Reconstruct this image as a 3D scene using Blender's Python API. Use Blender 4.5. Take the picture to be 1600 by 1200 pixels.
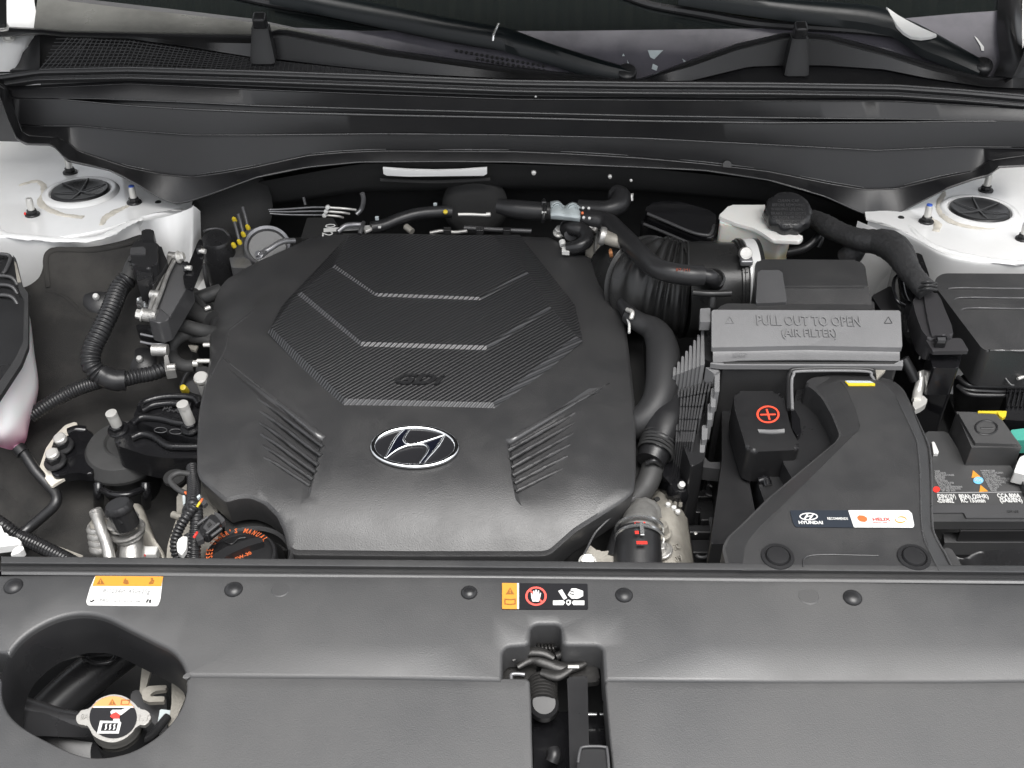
import bpy, bmesh, math, random
import numpy as np
from mathutils import Vector, Matrix
from mathutils.geometry import delaunay_2d_cdt
random.seed(7)
R = math.radians
for o in list(bpy.data.objects): bpy.data.objects.remove(o)
scene = bpy.context.scene
col = scene.collection

# ---------------------------------------------------------------- camera, sky, sun, exposure
HC, PITCH, FP = 0.9, R(42), 1847.0          # camera height over the engine cover, tilt below the horizon, focal length in photo pixels
cd = bpy.data.cameras.new('camera'); cam = bpy.data.objects.new('camera', cd); col.objects.link(cam)
cam.location = (0, 0, HC); cam.rotation_euler = (R(90) - PITCH, 0, 0)
cd.sensor_width = 36; cd.lens = 36 * FP / 1600; cd.clip_start = .02; cd.clip_end = 500
scene.camera = cam
SUN_EL, SUN_AZ = 76, 205                     # sun behind the photographer, a little to the right
world = bpy.data.worlds.new('World'); scene.world = world; world.use_nodes = True
wn = world.node_tree; bg = wn.nodes['Background']
sky = wn.nodes.new('ShaderNodeTexSky'); sky.sky_type = 'NISHITA'; sky.sun_disc = False
sky.sun_elevation = R(SUN_EL); sky.sun_rotation = R(180 - 32); sky.air_density = 1.0; sky.dust_density = 4.0; sky.ozone_density = 1.0
hs = wn.nodes.new('ShaderNodeHueSaturation'); hs.inputs['Saturation'].default_value = .16
wn.links.new(sky.outputs[0], hs.inputs['Color']); wn.links.new(hs.outputs[0], bg.inputs[0])
bg.inputs[1].default_value = .12
sd = bpy.data.lights.new('sun', 'SUN'); sd.energy = 1.5; sd.angle = R(46); sd.color = (1, .98, .95)
sun = bpy.data.objects.new('sun', sd); col.objects.link(sun)
sun.rotation_euler = Vector((math.sin(R(32)) * math.cos(R(SUN_EL)), -math.cos(R(32)) * math.cos(R(SUN_EL)), math.sin(R(SUN_EL)))).to_track_quat('Z', 'Y').to_euler()
vs = scene.view_settings; vs.view_transform = 'Standard'; vs.look = 'None'; vs.gamma = 1; vs.exposure = 1.25
scene.render.resolution_x = 1024; scene.render.resolution_y = 768

# ---------------------------------------------------------------- pixel -> place helpers
SP, CP = math.sin(PITCH), math.cos(PITCH)
def ray(px, py):
    u, v = (px - 800) / FP, (py - 600) / FP
    return Vector((u, CP - v * SP, -SP - v * CP))
def U(px, py, z=None, y=None):
    """the point of the place seen at a photo pixel, on the level z (number or plane (z0, gx, gy)) or at the distance y"""
    d = ray(px, py)
    if y is not None: t = y / d.y
    else:
        if isinstance(z, (int, float)): z = (z, 0, 0)
        t = (z[0] - HC) / (d.z - z[1] * d.x - z[2] * d.y)
    return Vector((0, 0, HC)) + d * t
def UF(px, py, f):
    z = 0.0
    for _ in range(25):
        p = U(px, py, z); z = z * .4 + f(p.x, p.y) * .6
    p = U(px, py, z); return p
def sc(px, py, z=0.0):                       # metres per photo pixel there
    p = U(px, py, z); f = Vector((0, CP, -SP))
    return (p - Vector((0, 0, HC))).dot(f) / FP
def pn(z):
    if isinstance(z, (int, float)): return Vector((0, 0, 1))
    return Vector((-z[1], -z[2], 1)).normalized()

# ---------------------------------------------------------------- object helpers
def tag(o, label=None, cat=None, group=None, kind=None):
    if label: o['label'] = label
    if cat: o['category'] = cat
    if group: o['group'] = group
    if kind: o['kind'] = kind
    return o
def thing(name, loc, label, cat, group=None):
    o = bpy.data.objects.new(name, None); o.location = loc; o.empty_display_size = .02
    col.objects.link(o); tag(o, label, cat, group); return o
def link(name, me, parent=None, mat=None):
    o = bpy.data.objects.new(name, me); col.objects.link(o)
    if mat and not me.materials: me.materials.append(mat)
    if parent:
        root = Vector((0, 0, 0)); q = parent
        while q: root += q.location; q = q.parent
        o.parent = parent; o.location = -root
    return o
def finish(bm, name, mat, parent=None, ang=35, wn_=False, recalc=True):
    if recalc: bmesh.ops.recalc_face_normals(bm, faces=bm.faces)
    me = bpy.data.meshes.new(name); bm.to_mesh(me); bm.free()
    me.shade_smooth(); me.set_sharp_from_angle(angle=R(ang))
    o = link(name, me, parent, mat)
    if wn_:
        m = o.modifiers.new('wn', 'WEIGHTED_NORMAL'); m.keep_sharp = True
    return o
def fillet(pts, r, n=4):
    """round the corners of a closed loop of Vectors"""
    if r <= 0: return [p.copy() for p in pts]
    out = []; N = len(pts)
    for i in range(N):
        a, b, c = pts[i - 1], pts[i], pts[(i + 1) % N]
        la, lc = (a - b).length, (c - b).length
        k = min(r, la * .45, lc * .45)
        p0 = b + (a - b).normalized() * k; p2 = b + (c - b).normalized() * k
        for j in range(n + 1):
            t = j / n; out.append(p0 * (1 - t) ** 2 + b * 2 * t * (1 - t) + p2 * t * t)
    return out
def catmull(pts, n=6, closed=False):
    P = [Vector(p) for p in pts]; N = len(P); out = []
    rng = range(N) if closed else range(N - 1)
    for i in rng:
        p1, p2 = P[i], P[(i + 1) % N]
        p0 = P[i - 1] if (closed or i > 0) else p1 * 2 - p2
        p3 = P[(i + 2) % N] if (closed or i < N - 2) else p2 * 2 - p1
        for j in range(n):
            t = j / n
            out.append(.5 * ((2 * p1) + (p2 - p0) * t + (2 * p0 - 5 * p1 + 4 * p2 - p3) * t * t + (3 * p1 - p0 - 3 * p2 + p3) * t ** 3))
    if not closed: out.append(P[-1])
    return out
def add_loop_prism(bm, top, down, bev, seg=3, taper=0.0):
    """closed loop of Vectors extruded along 'down' with a bevelled top rim"""
    c = sum(top, Vector()) / len(top)
    tv = [bm.verts.new(p) for p in top]
    bv = [bm.verts.new(p + down + (p - c) * taper) for p in top]
    n = len(top)
    f = bm.faces.new(tv)
    try: bm.faces.new(list(reversed(bv)))
    except ValueError: pass
    for i in range(n): bm.faces.new((tv[i], bv[i], bv[(i + 1) % n], tv[(i + 1) % n]))
    if bev > 0:
        es = list(f.edges)
        bmesh.ops.bevel(bm, geom=es, offset=bev, segments=seg, affect='EDGES', profile=.5, clamp_overlap=True)
def prism(name, pts, z, h, mat, parent=None, r=.004, bev=.002, taper=0.0, smooth=False, raw=False):
    """pts: photo pixels of the top outline (z: level or plane) or Vectors (raw)"""
    P = pts if raw else [U(x, y, z) for x, y in pts]
    P = catmull(P, 5, True) if smooth else fillet(P, r)
    bm = bmesh.new(); d = Vector((0, 0, -h)) if not isinstance(h, Vector) else h
    add_loop_prism(bm, P, d, bev, 3, taper)
    return finish(bm, name, mat, parent, 40, True)
def rough_tube(name, pts, r, mat, parent, amp=.0007, seg=20, ds=.004):
    bm = bmesh.new(); add_tube(bm, pts, r, seg=seg, ds=ds); random.seed(len(pts) * 7 + seg)
    ph = [random.uniform(0, 6.28) for _ in range(4)]
    for i, v in enumerate(bm.verts):
        k = i // seg; w = math.sin(k * 1.9 + ph[0]) + .7 * math.sin(k * 3.1 + (i % seg) * .9 + ph[1]) + .5 * math.sin(k * .6 + (i % seg) * .6 + ph[2])
        v.co += Vector((random.uniform(-.3, .3), random.uniform(-.3, .3), w * .6)) * amp
    return finish(bm, name, mat, parent, 60)
def box(name, c, s, mat, parent=None, rot=None, bev=.002, seg=3):
    bm = bmesh.new(); bmesh.ops.create_cube(bm, size=1)
    bmesh.ops.scale(bm, vec=Vector(s), verts=bm.verts)
    if bev: bmesh.ops.bevel(bm, geom=list(bm.edges), offset=bev, segments=seg, affect='EDGES', profile=.5)
    if rot: bmesh.ops.rotate(bm, cent=(0, 0, 0), matrix=rot.to_matrix().to_3x3() if hasattr(rot, 'to_matrix') else rot, verts=bm.verts)
    bmesh.ops.translate(bm, vec=Vector(c), verts=bm.verts)
    return finish(bm, name, mat, parent, 40, True)
def add_tube(bm, pts, r, seg=14, corr=None, cap=True, flat=1.0, samples=8, ds=None):
    P = catmull(pts, samples) if len(pts) > 2 else [Vector(pts[0]).lerp(Vector(pts[1]), i / 8) for i in range(9)]
    L = [0]
    for a, b in zip(P, P[1:]): L.append(L[-1] + (b - a).length)
    tot = L[-1]
    if corr: ds = corr[0] / 6
    if ds:
        n = max(2, int(tot / ds)); Q = []
        for i in range(n + 1):
            s = tot * i / n; j = min(np.searchsorted(L, s, side='right') - 1, len(P) - 2)
            t = (s - L[j]) / max(L[j + 1] - L[j], 1e-9); Q.append(P[j].lerp(P[j + 1], t))
        P = Q; L = [tot * i / n for i in range(n + 1)]
    rs = r if isinstance(r, (list, tuple)) else [r, r]
    T = [(P[min(i + 1, len(P) - 1)] - P[max(i - 1, 0)]).normalized() for i in range(len(P))]
    up = Vector((0, 0, 1)) if abs(T[0].z) < .9 else Vector((1, 0, 0))
    N = (up - T[0] * up.dot(T[0])).normalized(); rings = []
    for i, p in enumerate(P):
        N = (N - T[i] * N.dot(T[i])).normalized(); B = T[i].cross(N)
        q = L[i] / tot * (len(rs) - 1); k = min(int(q), len(rs) - 2); rr = rs[k] + (rs[k + 1] - rs[k]) * (q - k)
        if corr:
            ph = (L[i] / corr[0]) % 1
            w = .5 - .5 * math.cos(2 * math.pi * ph); rr += corr[1] * (w ** .6)
        rings.append([bm.verts.new(p + (N * math.cos(a) * flat + B * math.sin(a)) * rr) for a in [2 * math.pi * s / seg for s in range(seg)]])
    for A, C in zip(rings, rings[1:]):
        for s in range(seg): bm.faces.new((A[s], A[(s + 1) % seg], C[(s + 1) % seg], C[s]))
    if cap:
        bm.faces.new(list(reversed(rings[0]))); bm.faces.new(rings[-1])
def tube(name, pts, r, mat, parent=None, **k):
    bm = bmesh.new(); add_tube(bm, pts, r, **k)
    return finish(bm, name, mat, parent, 60 if k.get('corr') else 45)
def PX(pts):                                 # [(px, py, z), ...] -> points
    return [U(a, b, c) for a, b, c in pts]
def add_lathe(bm, prof, c, axis=(0, 0, 1), seg=32, lobes=None):
    ax = Vector(axis).normalized(); q = ax.to_track_quat('Z', 'Y'); c = Vector(c); rings = []
    for r, h in prof:
        if r < 1e-6: rings.append([bm.verts.new(c + q @ Vector((0, 0, h)))]); continue
        ring = []
        for s in range(seg):
            a = 2 * math.pi * s / seg; k = 1.0
            if lobes and r > lobes[2]: k = 1 + lobes[1] * math.cos(lobes[0] * a)
            ring.append(bm.verts.new(c + q @ Vector((r * k * math.cos(a), r * k * math.sin(a), h))))
        rings.append(ring)
    for A, B in zip(rings, rings[1:]):
        if len(A) == 1 and len(B) == 1: continue
        for s in range(seg):
            t = (s + 1) % seg
            if len(A) == 1: bm.faces.new((A[0], B[t], B[s]))
            elif len(B) == 1: bm.faces.new((A[s], A[t], B[0]))
            else: bm.faces.new((A[s], A[t], B[t], B[s]))
def lathe(name, prof, c, mat, parent=None, axis=(0, 0, 1), seg=32, lobes=None, ang=35):
    bm = bmesh.new(); add_lathe(bm, prof, c, axis, seg, lobes)
    return finish(bm, name, mat, parent, ang)
def pip(x, y, poly):
    n = len(poly); c = False; j = n - 1
    for i in range(n):
        xi, yi = poly[i]; xj, yj = poly[j]
        if (yi > y) != (yj > y) and x < (xj - xi) * (y - yi) / (yj - yi + 1e-12) + xi: c = not c
        j = i
    return c
def sheet(name, outer, holes, f, mat, parent=None, step=.02, skirt=.03, rim=.003, hole_depth=.03, lines=(), ang=28, flare=0.0, lip=True):
    """a curved moulding: outline (x, y) loops, height f(x, y), rounded rim and a skirt down every edge"""
    verts, edges = [], []
    def loop(L, closed=True):
        b = len(verts)
        for i, (x, y) in enumerate(L):
            verts.append(Vector((x, y)))
            if i or closed: pass
        n = len(L)
        for i in range(n if closed else n - 1): edges.append((b + i, b + (i + 1) % n))
    def inset(L, d):
        n = len(L); out = []; A = sum(L[i][0] * L[(i + 1) % n][1] - L[(i + 1) % n][0] * L[i][1] for i in range(n))
        s = 1 if A > 0 else -1
        for i in range(n):
            a = Vector(L[i - 1]); b = Vector(L[i]); c = Vector(L[(i + 1) % n])
            t = (c - a); t = t.normalized() if t.length > 1e-9 else Vector((1, 0))
            out.append((b.x - t.y * d * s, b.y + t.x * d * s))
        return out
    loops = [outer] + list(holes)
    tops = [inset(outer, rim)] + [inset(h, -rim) for h in holes]
    for L in tops: loop(L)
    for L in lines: loop(L, False)
    xs = [p[0] for p in outer]; ys = [p[1] for p in outer]
    gx = np.arange(min(xs), max(xs), step); gy = np.arange(min(ys), max(ys), step)
    for x in gx:
        for y in gy:
            x2 = x + .13 * step; y2 = y + .21 * step
            if pip(x2, y2, inset(outer, rim * 2.2)) and not any(pip(x2, y2, inset(h, -rim * 2.2)) for h in holes): verts.append(Vector((x2, y2)))
    V, E, Fc, ov, oe, of = delaunay_2d_cdt(verts, edges, [], 0, 1e-6)
    bm = bmesh.new(); bv = [bm.verts.new((p.x, p.y, f(p.x, p.y))) for p in V]
    bm.verts.ensure_lookup_table()
    for t in Fc:
        cx = sum(V[i].x for i in t) / len(t); cy = sum(V[i].y for i in t) / len(t)
        if not pip(cx, cy, tops[0]) or any(pip(cx, cy, h) for h in tops[1:]): continue
        try: bm.faces.new([bv[i] for i in t])
        except ValueError: pass
    # map input loop verts to cdt verts
    back = {}
    for vi, src in enumerate(ov):
        for s_ in src: back[s_] = vi
    base = 0
    for li, L in enumerate(loops):
        n = len(L); ring = [bv[back[base + i]] for i in range(n)]; base += n
        dep = skirt if li == 0 else hole_depth
        prev = ring; T = tops[li]
        for k in (1, 2, 3):
            a = k / 3 * math.pi / 2; w = math.sin(a); d = (1 - math.cos(a)) * rim
            cur = [bm.verts.new((T[i][0] + (L[i][0] - T[i][0]) * w, T[i][1] + (L[i][1] - T[i][1]) * w, f(*L[i]) - d)) for i in range(n)]
            for i in range(n):
                try: bm.faces.new((prev[i], prev[(i + 1) % n], cur[(i + 1) % n], cur[i]))
                except ValueError: pass
            prev = cur
        fl = inset(L, -flare if li == 0 else flare) if flare else L
        cur = [bm.verts.new((fl[i][0], fl[i][1], f(*L[i]) - rim - dep)) for i in range(n)]
        for i in range(n):
            try: bm.faces.new((prev[i], prev[(i + 1) % n], cur[(i + 1) % n], cur[i]))
            except ValueError: pass
    bmesh.ops.delete(bm, geom=[v for v in bm.verts if not v.link_faces], context='VERTS')
    bmesh.ops.recalc_face_normals(bm, faces=bm.faces)
    return finish(bm, name, mat, parent, ang)
def loft(name, rows, mat, parent=None, cols=None, ang=25, thick=0.0):
    """rows: [(polyline of photo pixels, y or polyline (px, y))]; the polylines are read at the same px columns"""
    if cols is None: cols = np.linspace(-30, 1630, 110)
    G = []
    for pl, yy in rows:
        a = np.array(pl, float); v = np.interp(cols, a[:, 0], a[:, 1])
        if isinstance(yy, (int, float)): ys = [yy] * len(cols)
        else: b = np.array(yy, float); ys = np.interp(cols, b[:, 0], b[:, 1])
        G.append([U(c, w, y=q) for c, w, q in zip(cols, v, ys)])
    bm = bmesh.new(); H = [[bm.verts.new(p) for p in g] for g in G]
    for A, B in zip(H, H[1:]):
        for i in range(len(A) - 1): bm.faces.new((A[i], A[i + 1], B[i + 1], B[i]))
    o = finish(bm, name, mat, parent, ang, recalc=False)
    if thick:
        m = o.modifiers.new('thick', 'SOLIDIFY'); m.thickness = thick; m.offset = -1 
    return o
def grid(name, rows, mat, parent=None, ang=40, n=None, thick=0.0):
    """rows of (px, py, z) points of equal count, or of points: a curved panel through them"""
    G = [[p if isinstance(p, Vector) else U(*p) for p in r] for r in rows]
    if n:
        G = [catmull(r, n) for r in G]
        T = [catmull([G[j][i] for j in range(len(G))], n) for i in range(len(G[0]))]
        G = [[T[i][j] for i in range(len(T))] for j in range(len(T[0]))]
    bm = bmesh.new(); H = [[bm.verts.new(p) for p in g] for g in G]
    for A, B in zip(H, H[1:]):
        for i in range(len(A) - 1): bm.faces.new((A[i], B[i], B[i + 1], A[i + 1]))
    o = finish(bm, name, mat, parent, ang)
    if thick:
        m = o.modifiers.new('thick', 'SOLIDIFY'); m.thickness = thick; m.offset = 0
    return o
_lift = [0]
def flat(name, pts, z, mat, parent=None, lift=.0004, t=.0003, r=0.0, f=None, multi=None):
    """thin flat print: one or several outlines in photo pixels on a level, plane or surface f"""
    bm = bmesh.new(); nrm = pn(z) if f is None else Vector((0, 0, 1))
    for L in (multi or [pts]):
        P = [U(x, y, z) if f is None else UF(x, y, f) for x, y in L]
        P = fillet(P, r, 3) if r else P
        P = [p + nrm * lift for p in P]
        tv = [bm.verts.new(p) for p in P]; bv = [bm.verts.new(p - nrm * t) for p in P]
        bm.faces.new(tv); n = len(P)
        for i in range(n): bm.faces.new((tv[i], bv[i], bv[(i + 1) % n], tv[(i + 1) % n]))
    return finish(bm, name, mat, parent, 30)
def ell(cx, cy, rx, ry, n=24, a0=0, a1=360):
    return [(cx + rx * math.cos(R(a0 + (a1 - a0) * i / n)), cy + ry * math.sin(R(a0 + (a1 - a0) * i / n))) for i in range(n + (a1 - a0 < 360))]
def lettering(name, s, p0, p1, z, mat, parent=None, h=None, lift=.0005, ext=.0002, f=None, bold=0.0, shear=0.0):
    """real letters standing on the line p0 -> p1 (photo pixels), cap height h pixels"""
    cu = bpy.data.curves.new('t', 'FONT'); cu.body = s; cu.size = 1; cu.resolution_u = 2; cu.offset = bold; cu.shear = shear
    to = bpy.data.objects.new('t', cu); col.objects.link(to)
    bpy.context.view_layer.update()
    me = bpy.data.meshes.new_from_object(to.evaluated_get(bpy.context.evaluated_depsgraph_get()))
    bpy.data.objects.remove(to)
    co = np.array([v.co[:] for v in me.vertices])
    if len(co) == 0: return None
    x0, x1 = co[:, 0].min(), co[:, 0].max()
    G = (lambda a, b: UF(a, b, f)) if f else (lambda a, b: U(a, b, z))
    A, B = G(*p0), G(*p1); X = (B - A); L = X.length; X.normalize(); Nn = pn(z) if f is None else Vector((0, 0, 1))
    Nn = (Nn - X * Nn.dot(X)).normalized(); Y = Nn.cross(X); k = L / (x1 - x0)
    if h:
        C = G(p0[0], p0[1] - h); ky = (C - A).length / .7
    else: ky = k
    bm = bmesh.new(); bm.from_mesh(me)
    bmesh.ops.remove_doubles(bm, verts=bm.verts, dist=1e-5)
    for v in bm.verts: v.co = A + X * ((v.co.x - x0) * k) + Y * (v.co.y * ky) + Nn * lift
    if ext:
        g = bmesh.ops.extrude_face_region(bm, geom=list(bm.faces)); vv = [e for e in g['geom'] if isinstance(e, bmesh.types.BMVert)]
        bmesh.ops.translate(bm, verts=vv, vec=Nn * ext)
    return finish(bm, name, mat, parent, 30)
def bolt(name, c, r, h, mat, parent, axis=(0, 0, 1), washer=None, stud=0, mat2=None):
    """hex bolt: flange washer, six-sided head, optional stud"""
    bm = bmesh.new(); w = washer or r * 1.45
    add_lathe(bm, [(0, 0), (w, 0), (w, r * .25), (w * .93, r * .38), (r * .9, r * .45)], c, axis, 20)
    add_lathe(bm, [(r, r * .3), (r, h * .9), (r * .86, h), (0, h)], c, axis, 6)
    if stud:
        add_lathe(bm, [(r * .55, h * .9), (r * .55, h + stud * .85), (r * .4, h + stud), (0, h + stud)], c, axis, 14)
    return finish(bm, name, mat, parent, 30)
def dup(o, loc=None, parent=None):
    c = o.copy(); col.objects.link(c)
    if parent: c.parent = parent
    if loc is not None: c.location = loc
    for ch in o.children: 
        d = dup(ch, None, c)
    return c

# ---------------------------------------------------------------- materials
def M_(name):
    m = bpy.data.materials.new(name); m.use_nodes = True
    return m, m.node_tree, m.node_tree.nodes['Principled BSDF']
def mat(name, base, rough=.5, metal=0, spec=.5, grain=0, gs=900, bump=.3, var=0, vs_=14, rv=0, coat=0, trans=0, ior=1.45, dust=0, sss=0, gd=.0006):
    m, t, b = M_(name); N = t.nodes; L = t.links
    b.inputs['Base Color'].default_value = (*base, 1); b.inputs['Roughness'].default_value = rough
    b.inputs['Metallic'].default_value = metal; b.inputs['Specular IOR Level'].default_value = spec
    b.inputs['Coat Weight'].default_value = coat; b.inputs['Coat Roughness'].default_value = .08
    b.inputs['Transmission Weight'].default_value = trans; b.inputs['IOR'].default_value = ior
    if sss: b.inputs['Subsurface Weight'].default_value = sss; b.inputs['Subsurface Radius'].default_value = (.02, .015, .015); b.inputs['Subsurface Scale'].default_value = .5
    g = N.new('ShaderNodeNewGeometry')
    if grain:
        n = N.new('ShaderNodeTexNoise'); n.inputs['Scale'].default_value = gs; n.inputs['Detail'].default_value = 3
        L.new(g.outputs['Position'], n.inputs['Vector'])
        bp = N.new('ShaderNodeBump'); bp.inputs['Strength'].default_value = bump; bp.inputs['Distance'].default_value = gd
        L.new(n.outputs[0], bp.inputs['Height']); L.new(bp.outputs[0], b.inputs['Normal'])
    if var or dust or rv:
        n2 = N.new('ShaderNodeTexNoise'); n2.inputs['Scale'].default_value = vs_; n2.inputs['Detail'].default_value = 5; n2.inputs['Roughness'].default_value = .62
        L.new(g.outputs['Position'], n2.inputs['Vector'])
        if rv:
            mr = N.new('ShaderNodeMapRange'); mr.inputs[1].default_value = .35; mr.inputs[2].default_value = .65
            mr.inputs[3].default_value = max(.02, rough - rv); mr.inputs[4].default_value = min(1, rough + rv)
            L.new(n2.outputs[0], mr.inputs[0]); L.new(mr.outputs[0], b.inputs['Roughness'])
        if var or dust:
            mx = N.new('ShaderNodeMix'); mx.data_type = 'RGBA'
            cr = N.new('ShaderNodeMapRange'); cr.inputs[1].default_value = .4; cr.inputs[2].default_value = .68
            L.new(n2.outputs[0], cr.inputs[0]); L.new(cr.outputs[0], mx.inputs[0])
            k = 1 - var; mx.inputs[6].default_value = (*base, 1)
            c2 = (.30, .28, .25) if dust else (0, 0, 0)
            w = dust if dust else 0
            mx.inputs[7].default_value = tuple(base[i] * k * (1 - w) + c2[i] * w for i in range(3)) + (1,)
            L.new(mx.outputs[2], b.inputs['Base Color'])
    return m
PL = mat('black_moulded_plastic', (.030, .030, .031), .40, grain=1, gs=750, bump=.40, rv=.06, spec=.7, var=.0, dust=.02, vs_=18)
PLF = mat('front_cover_plastic', (.038, .0385, .040), .44, grain=1, gs=900, bump=.28, rv=.10, dust=.05, vs_=5, spec=.85)
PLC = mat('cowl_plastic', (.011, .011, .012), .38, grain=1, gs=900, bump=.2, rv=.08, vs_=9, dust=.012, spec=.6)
PLG = mat('grey_plastic', (.055, .055, .057), .36, grain=1, gs=800, bump=.3, rv=.06, spec=.7)
PLS = mat('smooth_black_plastic', (.018, .018, .019), .32, rv=.08, spec=.5)
GLB = mat('gloss_black_paint', (.008, .008, .009), .16, rv=.06, spec=.6, grain=1, gs=160, bump=.12)
CAST = mat('black_painted_casting', (.010, .010, .011), .24, rv=.08, grain=1, gs=380, bump=.5, spec=.5)
RUB = mat('rubber', (.014, .014, .015), .38, grain=1, gs=400, bump=.15, rv=.08, spec=.7)
RUBL = mat('dusty_rubber', (.042, .042, .042), .6, grain=1, gs=300, bump=.2, rv=.06, var=.3)
FELT = mat('felt_liner', (.024, .0235, .023), .8, grain=1, gs=1300, bump=.8, dust=.08, vs_=12, spec=.2)
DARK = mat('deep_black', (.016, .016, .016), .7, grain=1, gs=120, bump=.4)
WHITE = mat('white_body_paint', (.86, .86, .85), .28, coat=.5, var=.04, vs_=20, spec=.5)
SEAM = mat('cream_seam_sealer', (.70, .66, .58), .55, grain=1, gs=260, bump=.6, var=.2, vs_=60)
ALU = mat('cast_aluminium', (.52, .51, .49), .42, metal=.75, grain=1, gs=500, bump=.7, var=.4, vs_=40)
ALUD = mat('dirty_cast_aluminium', (.36, .34, .30), .55, metal=.35, grain=1, gs=400, bump=.8, var=.35, vs_=30)
ZINC = mat('zinc_plated_steel', (.66, .65, .62), .34, metal=.5, grain=1, gs=600, bump=.15)
STEEL = mat('grey_steel', (.30, .30, .31), .4, metal=.7, var=.3, vs_=60)
CHROME = mat('chrome', (.86, .87, .88), .10, metal=1)
SILV = mat('silver_band', (.75, .76, .76), .22, metal=.9)
NAVY = mat('dark_blue_inlay', (.006, .007, .013), .18, coat=.6)
BLK = mat('black_print', (.012, .012, .013), .45)
SBLK = mat('black_sticker', (.010, .010, .012), .45, spec=.3)
WHT = mat('white_print', (.60, .60, .585), .45, var=.06, vs_=40)
GRYP = mat('pale_grey_print', (.27, .27, .27), .5)
ORG = mat('orange_sticker', (.60, .25, .035), .42)
ORD = mat('orange_red_print', (.60, .13, .04), .45)
RED = mat('red_print', (.72, .04, .03), .4)
PINKP = mat('red_ring_print', (.75, .10, .08), .4)
YEL = mat('yellow_plastic', (.62, .47, .03), .4)
TEAL = mat('teal_plastic', (.06, .30, .24), .45)
SKYB = mat('light_blue_print', (.16, .45, .68), .4)
BLUE = mat('blue_paint_mark', (.05, .12, .5), .4)
PALE = mat('pale_blue_grey_plastic', (.45, .50, .51), .4, var=.15, vs_=70)
BROWN = mat('brown_print', (.25, .10, .02), .5)
# ================================================================ SETTING: dark well of the engine bay, far side of the windshield, raised bonnet
def struct(o): return tag(o, kind='structure')
XW = 1.05
# floor of the bay and the inner walls (dark)
struct(box('bay_floor', (0, 1.0, -.47), (2.2, 1.4, .02), DARK, bev=0))
ASPH = mat('asphalt', (.05, .05, .05), .85, grain=1, gs=300, bump=.6, var=.3, vs_=3)
struct(box('ground', (0, 2, -1.10), (60, 60, .02), ASPH, bev=0))
def side_fender(sx, label):
    t = thing('car_fender', (sx * .93, 1.0, .05), label, 'fender', 'white car fenders')
    g = []
    for y in np.linspace(.30, 2.3, 9):
        h = .10 - .10 * (1.2 - y) ** 2 if y < 1.2 else .10 + .03 * (y - 1.2)
        g.append([Vector((sx * x, y, h + dz)) for x, dz in ((.84, -.10), (.84, -.012), (.85, .0), (.91, .004), (.97, -.02), (1.0, -.08), (1.01, -.22), (1.0, -.60))])
    grid('fender_skin', g, WHITE, t, n=2, ang=50)
    grid('inner_panel', [[Vector((sx * .60, y, -.20)), Vector((sx * .84, y, -.10))] for y in np.linspace(.45, 1.75, 5)], DARK, t)
side_fender(-1, 'outer white fender left of the left strut tower'); side_fender(1, 'outer white fender right of the fuse box')
# firewall: lofted behind the cowl panel, with a padded felt mat on it
fw = grid('firewall', [[Vector((x, 1.46, .10)) for x in np.linspace(-.56, .56, 9)], [Vector((x, 1.47, -.1)) for x in np.linspace(-.56, .56, 9)], [Vector((x, 1.40, -.46)) for x in np.linspace(-.56, .56, 9)]], DARK)
struct(fw)

# ---------------------------------------------------------------- windshield with dark interior behind it
GP = (.13 - .53 * 1.47, 0, .53)
m, t, b = M_('windshield_glass')
b.inputs['Base Color'].default_value = (.010, .012, .012, 1); b.inputs['Roughness'].default_value = .03; b.inputs['Specular IOR Level'].default_value = .75
b.inputs['Coat Weight'].default_value = .3; b.inputs['Coat Roughness'].default_value = .02
GLASS = m
FRIT = mat('frosted_frit_band', (.085, .081, .095), .45, rv=.08, var=.35, vs_=16, dust=0, spec=.6)
ws = thing('windshield', U(800, 20, GP), 'dark windshield glass along the top edge with smeared grey lower band', 'windshield')
def gpt(x, y): return U(x, y, GP)
g1 = grid('glass_pane', [[(x, -120 + 0 * x, GP) for x in np.linspace(-60, 1660, 12)], [(x, yb, GP) for x, yb in zip(np.linspace(-60, 1660, 12), [10, 10, 14, 40, 48, 48, 48, 46, 44, 34, 20, 10])]], GLASS, ws)
xs_ = np.linspace(-60, 1660, 12); top_ = [10, 10, 14, 40, 48, 48, 48, 46, 44, 34, 20, 10]
grid('frit_band', [[U(x, yb, GP) - Vector((0, 0, .0006)) for x, yb in zip(xs_, top_)], [U(x, y, GP) - Vector((0, 0, .0006)) for x, y in zip(xs_, [60, 75, 90, 95, 110, 128, 131, 120, 88, 110, 124, 124])]], FRIT, ws)
grid('glass_edge_trim', [[U(x, y, GP) + Vector((0, 0, .002)) for x, y in L] for L in
     ([(60, -14), (110, -2), (250, 14), (400, 32), (520, 58)], [(60, -8), (110, 4), (250, 21), (400, 40), (520, 64)])], PLG, ws)
# faint scuffs of the old sticker on the frit
for i, L in enumerate([[(1012, 79), (1036, 79), (1022, 93), (1016, 90)], [(1020, 100), (1028, 104), (1026, 111), (1018, 108)], [(1066, 92), (1074, 98), (1070, 102)], [(972, 88), (974, 84), (976, 88)], [(980, 94), (983, 101), (981, 101)]]):
    flat('scuff', L, GP, PALE, ws, lift=.0008)
flat('scratch', [(1522, 57), (1526, 60), (1537, 74), (1537, 80), (1533, 80), (1531, 72)], GP, WHT, ws, lift=.0012)

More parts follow.
